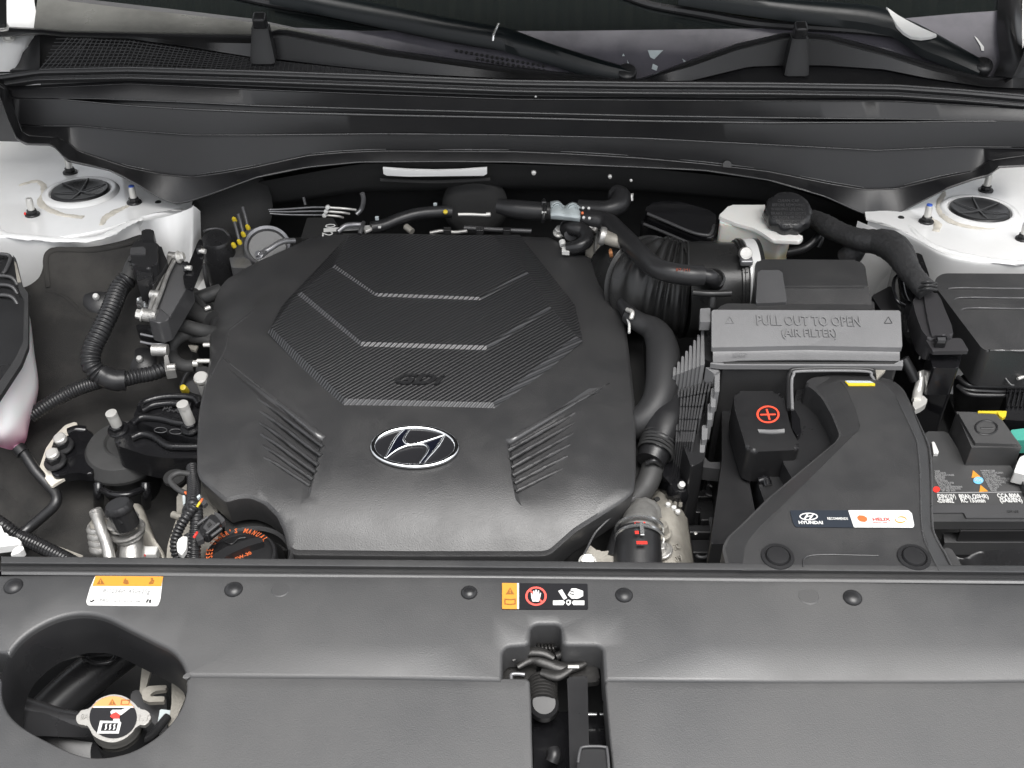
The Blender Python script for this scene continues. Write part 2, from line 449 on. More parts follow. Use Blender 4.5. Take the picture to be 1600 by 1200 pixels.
# the raised bonnet over the bay (out of frame; it shades the rear of the bay as in the photograph)
HOODM = mat('bonnet_paint', (.55, .55, .55), .4)
hd = thing('bonnet', (0, 1.50, .24), 'raised white bonnet propped open above the engine bay', 'car bonnet')
def hp(x, s, o=0): return Vector((x, 1.455 - s * math.cos(R(57)) - o * math.sin(R(57)), .29 + s * math.sin(R(57)) - o * math.cos(R(57))))
grid('outer_skin', [[hp(x, s, -.03 - .04 * (1 - (x / .85) ** 2)) for x in np.linspace(-.85, .85, 9)] for s in np.linspace(0, 1.05, 7)], WHITE, hd, thick=.004)
INNER = mat('bonnet_liner_felt', (.025, .025, .025), .8)
grid('insulation_pad', [[hp(x, s, .0) for x in np.linspace(-.80, .80, 9)] for s in np.linspace(.02, 1.0, 7)], INNER, hd, thick=.012)

# shed ceiling whose ribs mirror in the windshield
CEIL = mat('corrugated_ceiling', (.22, .21, .13), .6, var=.3, vs_=2)
bm = bmesh.new(); n = 90; A = []
for i in range(n * 4 + 1):
    x = -3.5 + 7 * i / (n * 4); z = 2.25 + .02 * (1, 1, -1, -1)[i % 4]
    A.append((bm.verts.new((x, 1.56, z)), bm.verts.new((x, 7, z))))
for a, c in zip(A, A[1:]): bm.faces.new((a[0], c[0], c[1], a[1]))
struct(finish(bm, 'ceiling', CEIL, ang=20))
for k, y in enumerate((1.78, 2.6, 3.6)):
    struct(box('ceiling_beam', (0, y, 2.17), (7, .05, .10), DARK, bev=.004))

# ================================================================ COWL: grille, ribs, drop panel
cw = thing('cowl_cover', U(800, 130, y=1.42), 'black moulded cowl panel across the bay below the windshield, mesh grille at its left', 'cowl panel')
Rl = [(-60, 40), (60, 46), (100, 50), (200, 52), (300, 54), (400, 56), (440, 47), (600, 78), (800, 106), (975, 125), (1000, 125), (1080, 95), (1150, 70), (1230, 52), (1290, 55), (1380, 78), (1450, 100), (1540, 122), (1575, 121), (1590, 105), (1600, 60), (1660, 40)]
L1 = [(-60, 118), (0, 118), (60, 109), (200, 106), (400, 112), (600, 119), (800, 127), (1000, 130), (1200, 131), (1400, 134), (1500, 141), (1600, 150), (1660, 154)]
def off(pl, d): return [(x, y + d) for x, y in pl]
cowl_cols = np.linspace(-30, 1630, 140)
Lr = [(x, y) for x, y in [(-60, 60), (60, 53), (100, 57), (200, 60), (300, 74), (400, 90), (440, 93), (520, 103), (640, 115), (780, 122), (975, 127), (1010, 127), (1080, 126), (1170, 104), (1230, 102), (1290, 102), (1380, 108), (1450, 122), (1540, 136), (1660, 140)]]
# top of the moulded ridge in front of the glass
ry = [(-60, 1.49), (400, 1.485), (800, 1.462), (975, 1.448), (1000, 1.448), (1100, 1.465), (1230, 1.485), (1380, 1.475), (1540, 1.455), (1660, 1.48)]
ry2 = [(x, y - .012) for x, y in ry]
# ridge crest and its front face down to the tray
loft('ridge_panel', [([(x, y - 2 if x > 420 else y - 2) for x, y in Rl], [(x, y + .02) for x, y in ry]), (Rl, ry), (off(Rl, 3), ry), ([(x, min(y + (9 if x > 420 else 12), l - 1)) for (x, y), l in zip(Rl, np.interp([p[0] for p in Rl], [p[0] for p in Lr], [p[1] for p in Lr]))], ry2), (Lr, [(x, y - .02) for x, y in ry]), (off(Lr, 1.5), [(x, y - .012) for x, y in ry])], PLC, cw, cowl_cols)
# rear shelf between ridge and glass, its wet sheen painted as mottled light grey
SHELF = mat('wet_cowl_shelf_sheen', (.15, .15, .14), .36, rv=.14, var=.45, vs_=11, spec=.6)
grid('rear_shelf', [[(60, -14, GP), (110, -1, GP), (250, 16, GP), (400, 34, GP), (500, 54, GP), (600, 74, GP)], [U(x, y, y=1.503) for x, y in ((52, 50), (100, 54), (240, 56), (400, 59), (500, 60), (605, 82))]], SHELF, cw, n=3)
# tray floor in front of the ridge (dark plenum under the mesh)
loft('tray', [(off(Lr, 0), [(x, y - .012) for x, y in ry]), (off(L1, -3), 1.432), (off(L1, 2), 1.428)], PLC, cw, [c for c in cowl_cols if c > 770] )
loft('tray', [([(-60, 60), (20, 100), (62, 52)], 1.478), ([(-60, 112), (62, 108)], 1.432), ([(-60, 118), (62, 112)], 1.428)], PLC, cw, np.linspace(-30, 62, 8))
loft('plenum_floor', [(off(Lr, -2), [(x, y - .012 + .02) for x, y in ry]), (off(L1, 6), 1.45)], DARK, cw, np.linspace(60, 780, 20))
# mesh grille: bars crossing the opening, wires joined (far too many to pick apart)
bm = bmesh.new()
def bar(bm, a, b, w, up=Vector((0, 0, 1))):
    d = (b - a); n = d.cross(up); n.normalize(); n *= w / 2; h = up.normalized() * w * .7
    v = [bm.verts.new(p) for p in (a - n, a + n, b + n, b - n)]; q = [bm.verts.new(p - h) for p in (a - n, a + n, b + n, b - n)]
    bm.faces.new(v); bm.faces.new(list(reversed(q)))
    for i in range(4): bm.faces.new((v[i], q[i], q[(i + 1) % 4], v[(i + 1) % 4]))
def gy_(px, t):      # t 0 = back edge, 1 = front edge
    yb = np.interp(px, [60, 100, 200, 300, 400, 520, 640, 780], [58, 58, 62, 76, 91, 104, 116, 124])
    yf = np.interp(px, [p[0] for p in L1], [p[1] for p in L1]) - 1
    d = np.interp(px, [p[0] for p in ry], [p[1] for p in ry]) - .022
    return U(px, yb + (yf - yb) * t, y=d * (1 - t) + 1.432 * t)
x = 62.0
while x < 776:
    sl = max(0, 30 * (1 - x / 500))
    if x + sl < 776: bar(bm, gy_(x + sl + (18 if x < 100 else 0), 0), gy_(x, 1), .0011)
    x += 7.6
for j in range(9):
    t_ = (j + .3) / 9
    pr = None
    for px in np.linspace(62 + 26 * (1 - t_), 770, 60):
        p = gy_(px, t_) - Vector((0, 0, .0006))
        if pr is not None: bar(bm, pr, p, .0010)
        pr = p
tag(finish(bm, 'grille_mesh', PLG, cw), kind='stuff')
# second small vent above the ridge, round holes over a dark slot
bm = bmesh.new()
for i in range(18):
    for j in range(3):
        p = U(713 + i * 8 + j * 1, 82 + i * 1.4 + j * 7, GP) + Vector((0, 0, .003)); 
        if 713 + i * 8 > 712 + j * 30: add_lathe(bm, [(0, .0004), (.0021, .0004), (.0021, -.001)], p, (0, -.4, 1), 8)
tag(finish(bm, 'vent_holes', DARK, cw), kind='stuff')
# front lip: bead, groove, ledge
rows = [(L1, 1.428), (off(L1, -1.0), 1.424), (off(L1, 2), 1.420), (off(L1, 5.5), 1.4185), (off(L1, 8), 1.424), (off(L1, 10.5), 1.4245), (off(L1, 12), 1.416), (off(L1, 14.5), 1.414), (off(L1, 17.5), 1.4145), (off(L1, 19.5), 1.420), (off(L1, 21.5), 1.421)]
loft('front_bead', rows, mat('cowl_seal_rubber', (.045, .045, .046), .38, rv=.06, grain=1, gs=700, bump=.15), cw, cowl_cols, ang=50)
L4 = [(-60, 140), (10, 140), (200, 131), (400, 140), (600, 148), (800, 155), (1200, 158), (1400, 158), (1600, 170), (1660, 172)]
G1 = [(-60, 150), (60, 154), (90, 154), (150, 154), (300, 160), (400, 165), (600, 171), (800, 176), (1000, 181), (1200, 184), (1400, 186), (1500, 188), (1560, 189), (1660, 190)]
G2 = [(-60, 151), (60, 155), (90, 155), (200, 165), (300, 171), (400, 175), (600, 180), (800, 184), (1000, 189), (1200, 192), (1400, 191), (1500, 190), (1560, 190), (1660, 191)]
L5 = [(-60, 190), (60, 196), (120, 196), (200, 204), (300, 211), (400, 211), (600, 209), (800, 211), (1000, 216), (1200, 226), (1370, 235), (1500, 229), (1590, 230), (1660, 230)]
L6 = [(-60, 100), (10, 140), (18, 160), (33, 205), (45, 212), (90, 215), (105, 222), (122, 236), (200, 262), (250, 272), (300, 277), (350, 270), (400, 261), (480, 243), (540, 238), (600, 236), (800, 237), (900, 241), (1000, 247), (1100, 256), (1200, 268), (1300, 288), (1350, 296), (1400, 295), (1470, 278), (1520, 268), (1545, 251), (1600, 243), (1660, 240)]
L7 = [(-60, 110), (0, 152), (12, 185), (25, 217), (40, 226), (80, 227), (90, 235), (105, 252), (170, 266), (210, 286), (250, 310), (275, 319), (300, 314), (330, 304), (400, 278), (480, 262), (560, 254), (700, 253), (800, 254), (1000, 262), (1100, 267), (1200, 282), (1290, 308), (1340, 331), (1370, 341), (1400, 335), (1480, 295), (1520, 281), (1545, 275), (1560, 262), (1600, 260), (1660, 258)]
def bow(c, e):                                # the panel swells forward to a fold near each end and falls back outside it
    T = []
    for x in range(-60, 1661, 15):
        if x < 300: y = e + (c - e) * .35 * (1 - (x + 60) / 360) + (c - e) * .0
        elif x > 1368: y = e + (c - e) * .35 * (x - 1368) / 292
        else:
            t = (x - 300) / 320 if x < 800 else (1368 - x) / 320
            t = max(0, min(1, t)); y = e + (c - e) * t * t * (3 - 2 * t)
        T.append((x, y))
    return T
S7 = [(x, y) for x, y in L7]
mxl = lambda A, B, d: [(x, max(np.interp(x, [p[0] for p in A], [p[1] for p in A]) + 0, 0) if False else min(np.interp(x, [p[0] for p in A], [p[1] for p in A]), np.interp(x, [p[0] for p in B], [p[1] for p in B]) - d)) for x in list(range(-60, 130, 6)) + list(range(130, 1480, 25)) + list(range(1480, 1661, 8))]
L5b = mxl(L5, L6, 3); G2b = mxl(G2, L5b, 1.5); G1b = mxl(G1, G2b, 1); L4b = mxl(L4, G1b, 1)
panel_rows = [(off(L4b, -5), 1.421), (L4b, 1.4125), (off(L4b, 1.5), 1.4110), (G1b, bow(1.4095, 1.398)), (off(G1b, .8), bow(1.4095, 1.398)), (mxl(off(G1, 2.2), G2b, .7), bow(1.415, 1.403)), (mxl(off(G2, -2), G2b, .3), bow(1.414, 1.400)), (G2b, bow(1.4070, 1.390)), (off(G2b, 1), bow(1.4065, 1.3895)),
              (off(L5b, -1), bow(1.4060, 1.378)), (L5b, bow(1.4045, 1.3765)), (off(L5b, 1.2), bow(1.4075, 1.3795)), (off(L5b, 2.5), bow(1.407, 1.379)), (off(L6, -2), bow(1.404, 1.358)), (L6, bow(1.4015, 1.3555)), (off(L6, 1.5), bow(1.394, 1.347)),
              (mxl(off(L7, -2.5), off(L7, 5), 1), bow(1.382, 1.322)), (off(L7, -1), bow(1.381, 1.321)), (L7, bow(1.383, 1.324)), (off(L7, 1), bow(1.388, 1.329))]
dense = sorted(set(list(np.linspace(-30, 130, 60)) + list(np.linspace(130, 1480, 130)) + list(np.linspace(1480, 1630, 50))))
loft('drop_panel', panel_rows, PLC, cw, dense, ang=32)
# added beads in paler gloss plastic paint the highlights on the panel's moulded edges
def yrow(pl, x): return np.interp(x, [p[0] for p in pl], [p[1] for p in pl])
def ybow(c, e, x): q = bow(c, e); return np.interp(x, [p[0] for p in q], [p[1] for p in q])
def edge_line(pl, x0, x1, dy, c, e, r, nm='edge_highlight'):
    pts = [U(x, yrow(pl, x) + dy, y=ybow(c, e, x)) for x in np.linspace(x0, x1, max(6, int((x1 - x0) / 12)))]
    bm = bmesh.new(); add_tube(bm, pts, [r * .5, r, r, r, r * .5], seg=8, samples=1); finish(bm, nm, PLE, cw, 60)
PLE = mat('edge_highlight_plastic', (.045, .045, .046), .28, spec=1, rv=.05, vs_=30)  # lit copy of the black plastic, paler and glossier for edge highlights
edge_line(L1, 62, 1610, -.6, 1.4225, 1.4225, .0020); edge_line(L1, 8, 1610, 15.5, 1.4130, 1.4130, .0018); edge_line(L1, 8, 1610, 10.5, 1.4235, 1.4235, .0012)
edge_line(L4, 60, 1560, 0, 1.4115, 1.4115, .0006)
edge_line(G1, 92, 1556, 0, 1.4093, 1.3978, .0014); edge_line(G2, 96, 1556, 0, 1.4067, 1.3897, .0018)
edge_line(L5, 62, 1580, 0, 1.4043, 1.3763, .0010); edge_line(L6, 22, 1600, .3, 1.4010, 1.3550, .0013); edge_line(L7, 14, 1600, -.8, 1.3810, 1.3213, .0010)
for (x0, x1, dy, pl) in ((487, 603, -2.8, L6), (686, 795, -2.8, L6), (876, 982, -3.2, L6), (1062, 1178, -3.2, L6), (606, 682, 0, L5), (796, 875, .3, L5), (988, 1065, 0, L5), (1250, 1350, -3.2, L6), (1412, 1500, -3.2, L6), (190, 238, -3.2, L6), (308, 408, -3.2, L6)):
    edge_line(pl, x0, x1, dy, 1.4032 if pl is L6 else 1.4035, 1.3575 if pl is L6 else 1.3755, .0010 if pl is L6 else .0013, 'highlight_line')
for x, y in ((532, 246), (1336, 259 - 40 + 38)):
    if x == 1336: x, y = 1136, 258
    lathe('drain_boss', [(0, .001), (.006, .001), (.006, -.002)], U(x, y, y=1.389), PLC, cw, axis=(0, -.8, .6), seg=16)
# two bonnet rest stops standing on the ridge
def bump_stop(px, py, top, tilt):
    b = U(px, py, y=1.452); s = sc(px, py, .16)
    w0, w1 = 19 * s, 13 * s; H = (py - top) * s / .85
    body = bmesh.new(); ring = []
    for (w, d, h) in ((w0, .011, 0), (w0 * .96, .0105, H * .15), (w1, .008, H * .72), (w1, .008, H * .78)):
        ring.append([b + Vector((x * w, y * d + h * .25, h)) for x, y in ((-1, -.7), (-.7, -1), (.7, -1), (1, -.7), (1, 1), (-1, 1))])
    V = [[body.verts.new(p) for p in r] for r in ring]
    for A_, B_ in zip(V, V[1:]):
        for i in range(6): body.faces.new((A_[i], A_[(i + 1) % 6], B_[(i + 1) % 6], B_[i]))
    body.faces.new(V[-1])
    st = finish(body, 'rest_stop', PLC, cw, 50)
    cp = b + Vector((0, H * .23, H * .86))
    box('rubber_cap', cp, (w1 * 1.55, .018, H * .42), PLS, st, Matrix.Rotation(R(14), 3, 'X'), .004)
bump_stop(412, 94, 40, 0)
bump_stop(1243, 113, 54, 0)

# ---------------------------------------------------------------- wiper arms
def wiper(label, arm, blade, cap, capr, scuff=None):
    w = thing('wiper_arm', U(cap[0], cap[1], GP), label, 'windshield wiper', 'pair of windshield wipers')
    def gp(x, y, h): return U(x, y, (GP[0] + h, 0, GP[2]))
    # channel-section arm: lofted strip with rounded top and side flanges
    bm = bmesh.new(); S = []
    for (x, yt, yb, h) in arm:
        a, c = gp(x, yt, h), gp(x, yb, h); m_ = (a + c) / 2 + Vector((0, -.002, .004))
        S.append([a - Vector((0, 0, .006)), a, a.lerp(m_, .4) + Vector((0, 0, .0015)), m_, c.lerp(m_, .4) + Vector((0, 0, .0005)), c, c - Vector((0, .002, .010))])
    S = [[r[i] for r in S] for i in range(7)]; S = [catmull(r, 4) for r in S]
    V = [[bm.verts.new(p) for p in r] for r in S]
    for A_, B_ in zip(V, V[1:]):
        for i in range(len(A_) - 1): bm.faces.new((A_[i], A_[i + 1], B_[i + 1], B_[i]))
    finish(bm, 'arm', WIP, w, 30)
    bm = bmesh.new(); add_tube(bm, [gp(x, y, .004) for x, y in blade], [.0045, .006, .006, .0045], seg=8)
    finish(bm, 'blade', PLS, w, 40)
    c = gp(cap[0], cap[1], .012); s = sc(cap[0], cap[1], .16)
    lathe('pivot_cap', [(0, .006), (capr * s * .8, .0058), (capr * s * .95, .004), (capr * s, .001), (capr * s, -.012)], c, PLS, w, axis=(0, -.45, .9), seg=32, ang=50)
    return w
WIP = mat('wiper_black_paint', (.004, .006, .007), .34, rv=.06, spec=.35)
w1 = wiper('left wiper arm sloping down to its pivot at the middle of the cowl', [(420, -30, -6, .024), (520, -8, 16, .024), (600, 8, 32, .024), (700, 28, 52, .024), (778, 41, 66, .022), (800, 46, 73, .02), (860, 68, 90, .018), (930, 90, 112, .016), (985, 106, 124, .014)],
      [(300, -25), (400, 0), (500, 17), (600, 38), (700, 60), (770, 72), (800, 76)], (979, 114), 16)
for i in range(2):
    pass
w2 = wiper('right wiper arm with bare worn patch sloping down to the right corner', [(1060, -22, -4, .03), (1150, -8, 10, .03), (1250, 0, 24, .03), (1340, 6, 34, .03), (1380, 12, 42, .028), (1400, 22, 48, .026), (1440, 40, 76, .022), (1480, 62, 92, .018), (1530, 90, 114, .014)],
      [(970, -8), (1020, 8), (1100, 22), (1180, 36), (1260, 42), (1340, 48), (1400, 55)], (1536, 103), 15)
flatp = [(1385, 10), (1392, 24), (1402, 40), (1412, 50), (1424, 57), (1440, 59), (1455, 57), (1464, 54), (1462, 52), (1440, 44), (1420, 33), (1404, 24)]
bm = bmesh.new(); P = [U(x, y, (GP[0] + .032, 0, GP[2])) for x, y in flatp]; add_loop_prism(bm, P, Vector((0, 0, -.004)), .0006, 1)
finish(bm, 'worn_patch', WHT, w2, 30)
tube('collar', [U(779, 37, (GP[0] + .031, 0, GP[2])), U(772, 52, (GP[0] + .031, 0, GP[2])), U(770, 64, (GP[0] + .027, 0, GP[2]))], .0016, SILV, w1, seg=8)

# ================================================================ ENGINE COVER
def sm(a, b, x):
    t = max(0, min(1, (x - a) / (b - a))); return t * t * (3 - 2 * t)
def seg_d(p, a, b):
    ab = (b[0] - a[0], b[1] - a[1]); t = ((p[0] - a[0]) * ab[0] + (p[1] - a[1]) * ab[1]) / (ab[0] ** 2 + ab[1] ** 2)
    t = max(0, min(1, t)); return math.hypot(p[0] - a[0] - ab[0] * t, p[1] - a[1] - ab[1] * t)
def side(p, a, b): return ((b[0] - a[0]) * (p[1] - a[1]) - (b[1] - a[1]) * (p[0] - a[0])) / math.hypot(b[0] - a[0], b[1] - a[1])
def xy(px, py, z=0): q = U(px, py, z); return (q.x, q.y)
cA, cB, cC, cD = xy(398, 484), xy(357, 516), xy(350, 548), xy(322, 600)      # left facet crease
wl = [xy(352, 566), xy(508, 684), xy(481, 772), xy(395, 770), xy(398, 610)]
wr = [xy(948, 600), xy(790, 690), xy(806, 772), xy(892, 768), xy(905, 640)]
def fcover(x, y):
    z = .004 - .05 * (x + .11) ** 2
    if y < .95: z -= .9 * (.95 - y) ** 2
    if y < .86: z -= 2.2 * (.86 - y) ** 2
    if y > 1.2: z -= .8 * (y - 1.2) ** 2
    # left flank falls away outside the crease
    d = max(0, min(side((x, y), cB, cA) if y > cB[1] else 9, 9)) if y > cB[1] else max(0, side((x, y), cD, cC) if y < cC[1] else side((x, y), cC, cB))
    z -= .5 * min(max(d, 0), .06) * (1 - sm(cA[1] - .01, cA[1] + .09, y))
    # right flank
    e = max(0, (x - .085)); z -= .30 * e * sm(.80, .95, y)
    for W, s_ in ((wl, 1), (wr, -1)):
        if pip(x, y, W):
            d1 = seg_d((x, y), W[0], W[1]); d2 = seg_d((x, y), W[1], W[2])
            fade = 1 - sm(.03, .115, math.hypot(x - W[1][0], (y - W[1][1]) * 1.1))
            z -= .0065 * min(1, d1 / .009) * min(1, d2 / .003) * max(0, fade)
    return z
out_px = [(492, 366), (520, 363), (600, 363), (700, 365), (858, 369), (872, 376), (882, 385), (920, 400), (950, 412), (958, 420), (968, 450), (977, 500), (985, 560), (992, 625), (994, 660), (994, 740), (991, 768), (975, 782), (935, 808), (900, 830), (862, 864), (850, 868), (640, 868), (460, 866), (449, 858), (443, 830), (432, 806), (412, 786), (390, 777), (372, 778), (352, 784), (330, 765), (312, 748), (307, 735), (307, 690), (310, 640), (318, 600), (327, 560), (326, 520), (330, 480), (340, 452), (352, 436), (400, 408), (450, 386)]
P0 = fillet([UF(x, y, fcover) for x, y in out_px], .004, 2)
outl = [(p.x, p.y) for p in P0]
ec = thing('engine_cover', U(650, 620, 0), 'large matt black engine cover with carbon-look centre and oval emblem', 'engine cover')
sheet('cover_shell', outl, [], fcover, PL, ec, step=.011, skirt=.035, rim=.0038, ang=24, flare=-.004,
      lines=[[cA, cB, cC, cD], [xy(354, 566), xy(506, 684), xy(482, 768)], [xy(946, 600), xy(792, 690), xy(806, 770)], [xy(352, 573), xy(501, 688), xy(477, 765)], [xy(940, 608), xy(798, 694), xy(811, 768)]])
# ribs in the two side wedges
for a, b_ in (((403, 622), (505, 698)), ((404, 640), (502, 712)), ((405, 659), (497, 727)), ((407, 677), (493, 738)), ((409, 695), (489, 749)), ((413, 714), (485, 759)),):
    A_, B_ = UF(*a, fcover), UF(*b_, fcover); m1 = A_.lerp(B_, .5)
    tube('rib', [A_ - Vector((0, 0, .0018)), A_.lerp(B_, .3) + Vector((0, .001, -.0004)), A_.lerp(B_, .7) + Vector((0, 0, 0)), B_ - Vector((0, 0, .0002))], .0024, PL, ec, seg=8)
for a, b_ in (((903, 642), (794, 704)), ((900, 658), (796, 718)), ((896, 676), (799, 731)), ((890, 694), (801, 743)), ((886, 712), (804, 755)), ((878, 732), (806, 768)),):
    A_, B_ = UF(*a, fcover), UF(*b_, fcover)
    tube('rib', [A_ - Vector((0, 0, .0018)), A_.lerp(B_, .3) - Vector((0, 0, .0004)), A_.lerp(B_, .7), B_ - Vector((0, 0, .0002))], .0024, PL, ec, seg=8)

for A1, A2, B1, B2 in (((350, 560), (508, 681), (356, 570), (501, 692)), ((952, 598), (789, 686), (942, 610), (797, 696))):
    bm = bmesh.new(); n_ = 10; top, low = [], []
    for i in range(n_ + 1):
        t = i / n_; a_ = UF(A1[0] + (A2[0] - A1[0]) * t, A1[1] + (A2[1] - A1[1]) * t, lambda x, y: fcover(x, y) * 1.0)
        zt = .004 - .05 * (a_.x + .11) ** 2 - .9 * max(0, .95 - a_.y) ** 2 - 2.2 * max(0, .86 - a_.y) ** 2 - .30 * max(0, a_.x - .085) * sm(.80, .95, a_.y)
        a_ = U(A1[0] + (A2[0] - A1[0]) * t, A1[1] + (A2[1] - A1[1]) * t, zt + .0007)
        w = .15 + .85 * t
        b_ = U(A1[0] + (A2[0] - A1[0]) * t + (B2[0] - A2[0]) * w, A1[1] + (A2[1] - A1[1]) * t + (B2[1] - A2[1]) * w, zt - .0036 * w)
        top.append(bm.verts.new(a_)); low.append(bm.verts.new(b_))
    for i in range(n_): bm.faces.new((top[i], low[i], low[i + 1], top[i + 1]))
    bmesh.ops.recalc_face_normals(bm, faces=bm.faces)
    o = finish(bm, 'lit_bevel_strip', PLE, ec, 60)  # paler overlay paints the light on the wedge's front facet
    if o.data.polygons[0].normal.z < 0: o.data.flip_normals()
    m_ = o.modifiers.new('thick', 'SOLIDIFY'); m_.thickness = .001; m_.offset = -1

for L in ([(399, 486), (378, 501), (358, 516)], [(358, 516), (352, 545), (338, 572), (324, 598)]):
    bm = bmesh.new(); add_tube(bm, [UF(x, y, fcover) - Vector((0, 0, .0002)) for x, y in L], [.0002, .0007, .0005], seg=8, samples=4); finish(bm, 'crease_highlight', PLE, ec, 60)  # thin paler bead paints the highlight along the flank crease
# carbon-look centre, stepped down towards the front in three terraces
m, t, b = M_('carbon_look_weave'); N = t.nodes; L_ = t.links
b.inputs['Roughness'].default_value = .30; b.inputs['Specular IOR Level'].default_value = .9
g = N.new('ShaderNodeNewGeometry'); mp = N.new('ShaderNodeMapping'); mp.inputs['Rotation'].default_value = (0, 0, R(50)); L_.new(g.outputs['Position'], mp.inputs[0])
wv = N.new('ShaderNodeTexWave'); wv.wave_type = 'BANDS'; wv.bands_direction = 'X'; wv.inputs['Scale'].default_value = 74; L_.new(mp.outputs[0], wv.inputs['Vector'])
cr = N.new('ShaderNodeValToRGB'); cr.color_ramp.elements[0].position = .35; cr.color_ramp.elements[1].position = .75
cr.color_ramp.elements[0].color = (.009, .009, .010, 1); cr.color_ramp.elements[1].color = (.036, .036, .037, 1)
L_.new(wv.outputs[0], cr.inputs[0]); L_.new(cr.outputs[0], b.inputs['Base Color'])
bp = N.new('ShaderNodeBump'); bp.inputs['Strength'].default_value = .8; bp.inputs['Distance'].default_value = .0008; L_.new(wv.outputs[0], bp.inputs['Height']); L_.new(bp.outputs[0], b.inputs['Normal'])
CARB = m
def cz(h): return lambda x, y: fcover(x, y) * 0 + .004 - .05 * (x + .11) ** 2 + h - .10 * max(0, 1.02 - y)
def cgrid(name, loops, parent, m=CARB):
    """polygons [(px,py,h)...] sharing welded points"""
    bm = bmesh.new(); cache = {}
    for L in loops:
        vs_ = []
        for k in L:
            if k not in cache: cache[k] = bm.verts.new(UF(k[0], k[1], cz(k[2])))
            vs_.append(cache[k])
        bm.faces.new(vs_)
    return finish(bm, name, m, parent, 12)
t3, t2, t1, b0 = .0154, .0130, .0100, .0028
o_ = lambda L, h: [(x, y, h) for x, y in L]
TL, TR = (546, 368), (768, 367)
# top terrace
a1, a2, a3, a4 = (523, 413), (588, 458), (750, 464), (822, 424)
a1b, a2b, a3b, a4b = (518, 417), (587, 463), (751, 469), (827, 428)
b1, b2, b3, b4 = (470, 455), (565, 534), (760, 540), (858, 478)
b1b, b2b, b3b, b4b = (464, 460), (564, 541), (761, 547), (862, 482)
c1, c2, c3, c4 = (421, 517), (538, 628), (772, 634), (903, 528)
c1b, c2b, c3b, c4b = (418, 520), (535, 641), (775, 647), (911, 535)
ci = cgrid('carbon_insert', [
    [(546, 368, t3), (523, 413, t3), (588, 458, t3), (750, 464, t3), (822, 424, t3), (768, 367, t3)],
    [(523, 413, t3), (518, 417, t2), (587, 463, t2), (588, 458, t3)], [(588, 458, t3), (587, 463, t2), (751, 469, t2), (750, 464, t3)], [(750, 464, t3), (751, 469, t2), (827, 428, t2), (822, 424, t3)],
    [(518, 417, t2), (470, 455, t2), (565, 534, t2), (587, 463, t2)], [(587, 463, t2), (565, 534, t2), (760, 540, t2), (751, 469, t2)], [(751, 469, t2), (760, 540, t2), (858, 478, t2), (827, 428, t2)],
    [(470, 455, t2), (464, 460, t1), (564, 541, t1), (565, 534, t2)], [(565, 534, t2), (564, 541, t1), (761, 547, t1), (760, 540, t2)], [(760, 540, t2), (761, 547, t1), (862, 482, t1), (858, 478, t2)],
    [(464, 460, t1), (424, 512, t1), (539, 623, t1), (564, 541, t1)], [(564, 541, t1), (539, 623, t1), (771, 629, t1), (761, 547, t1)], [(761, 547, t1), (771, 629, t1), (900, 524, t1), (862, 482, t1)],
    [(424, 512, t1), (418, 520, b0), (535, 641, b0), (539, 623, t1)], [(539, 623, t1), (535, 641, b0), (775, 647, b0), (771, 629, t1)], [(771, 629, t1), (775, 647, b0), (911, 533, b0), (900, 524, t1)],
    # right facets, falling to the outer edge
    [(768, 367, t3), (822, 424, t3), (827, 428, t2), (858, 478, t2), (862, 482, t1), (900, 524, t1), (911, 533, b0), (898, 476, b0), (812, 367, b0)],
    [(546, 368, t3), (544, 368, b0), (440, 478, b0), (418, 520, b0), (424, 512, t1), (464, 460, t1), (470, 455, t2), (518, 417, t2), (523, 413, t3)],
    [(546, 368, t3), (768, 367, t3), (812, 367, b0), (544, 368, b0)],
], ec)
lettering('gdi_lettering', 'GDi', (617, 600), (694, 601), 0, PLS, ec, h=16, lift=.0004, ext=.0018, f=cz(t1), bold=.03, shear=.35)
# oval emblem with slanted chrome letter
def PLN(px, py, z, gx=0.0, gy=0.0):
    p = U(px, py, z); return (z - gx * p.x - gy * p.y, gx, gy)
EP = PLN(648, 698, UF(648, 698, fcover).z + .0028, 0, .13); EP2 = (EP[0] + .0006, 0, .13)
em = prism('emblem', ell(648, 698, 65, 30, 40), EP, .006, mat('emblem_black_ground', (.014, .014, .016), .3, coat=.5), ec, r=0, bev=.0006)
bm = bmesh.new(); add_tube(bm, [U(x, y, EP2) for x, y in ell(648, 698, 65.5, 30.5, 40)] + [U(713.5, 698, EP2)], .0030, seg=10, cap=False, samples=2, flat=.7)
finish(bm, 'emblem_ring', CHROME, em, 60)
HP = [(602, 715), (608, 703), (615, 690), (622, 680), (630, 672), (640, 670), (633, 681), (631, 689), (637, 694), (646, 694), (662, 690), (678, 685), (690, 680), (695, 680), (688, 693), (680, 704), (671, 714), (660, 723), (655, 724), (661, 716), (667, 706), (668, 699), (663, 695), (652, 695), (640, 696), (626, 701), (614, 709)]
prism('emblem_letter', HP, (EP[0] + .0014, 0, .13), .0014, NAVY, em, r=0, bev=.0003)
for L in ([(602, 715), (608, 703), (615, 690), (623, 679), (632, 671)], [(641, 670), (634, 680), (631, 688), (637, 694), (648, 694), (665, 689.5), (682, 684), (695, 679.5)], [(695, 680), (688, 692), (680, 703), (671, 713), (663, 723)],
          [(603, 716), (614, 707), (626, 700), (640, 695.5), (655, 694.5), (665, 696), (669, 701), (666, 709), (660, 717), (655, 724)]):
    bm = bmesh.new(); add_tube(bm, [U(x, y, (EP[0] + .0016, 0, .13)) for x, y in L], [.0009, .0016, .0014, .0009], seg=8, samples=5)
    finish(bm, 'emblem_edge', CHROME, em, 60)
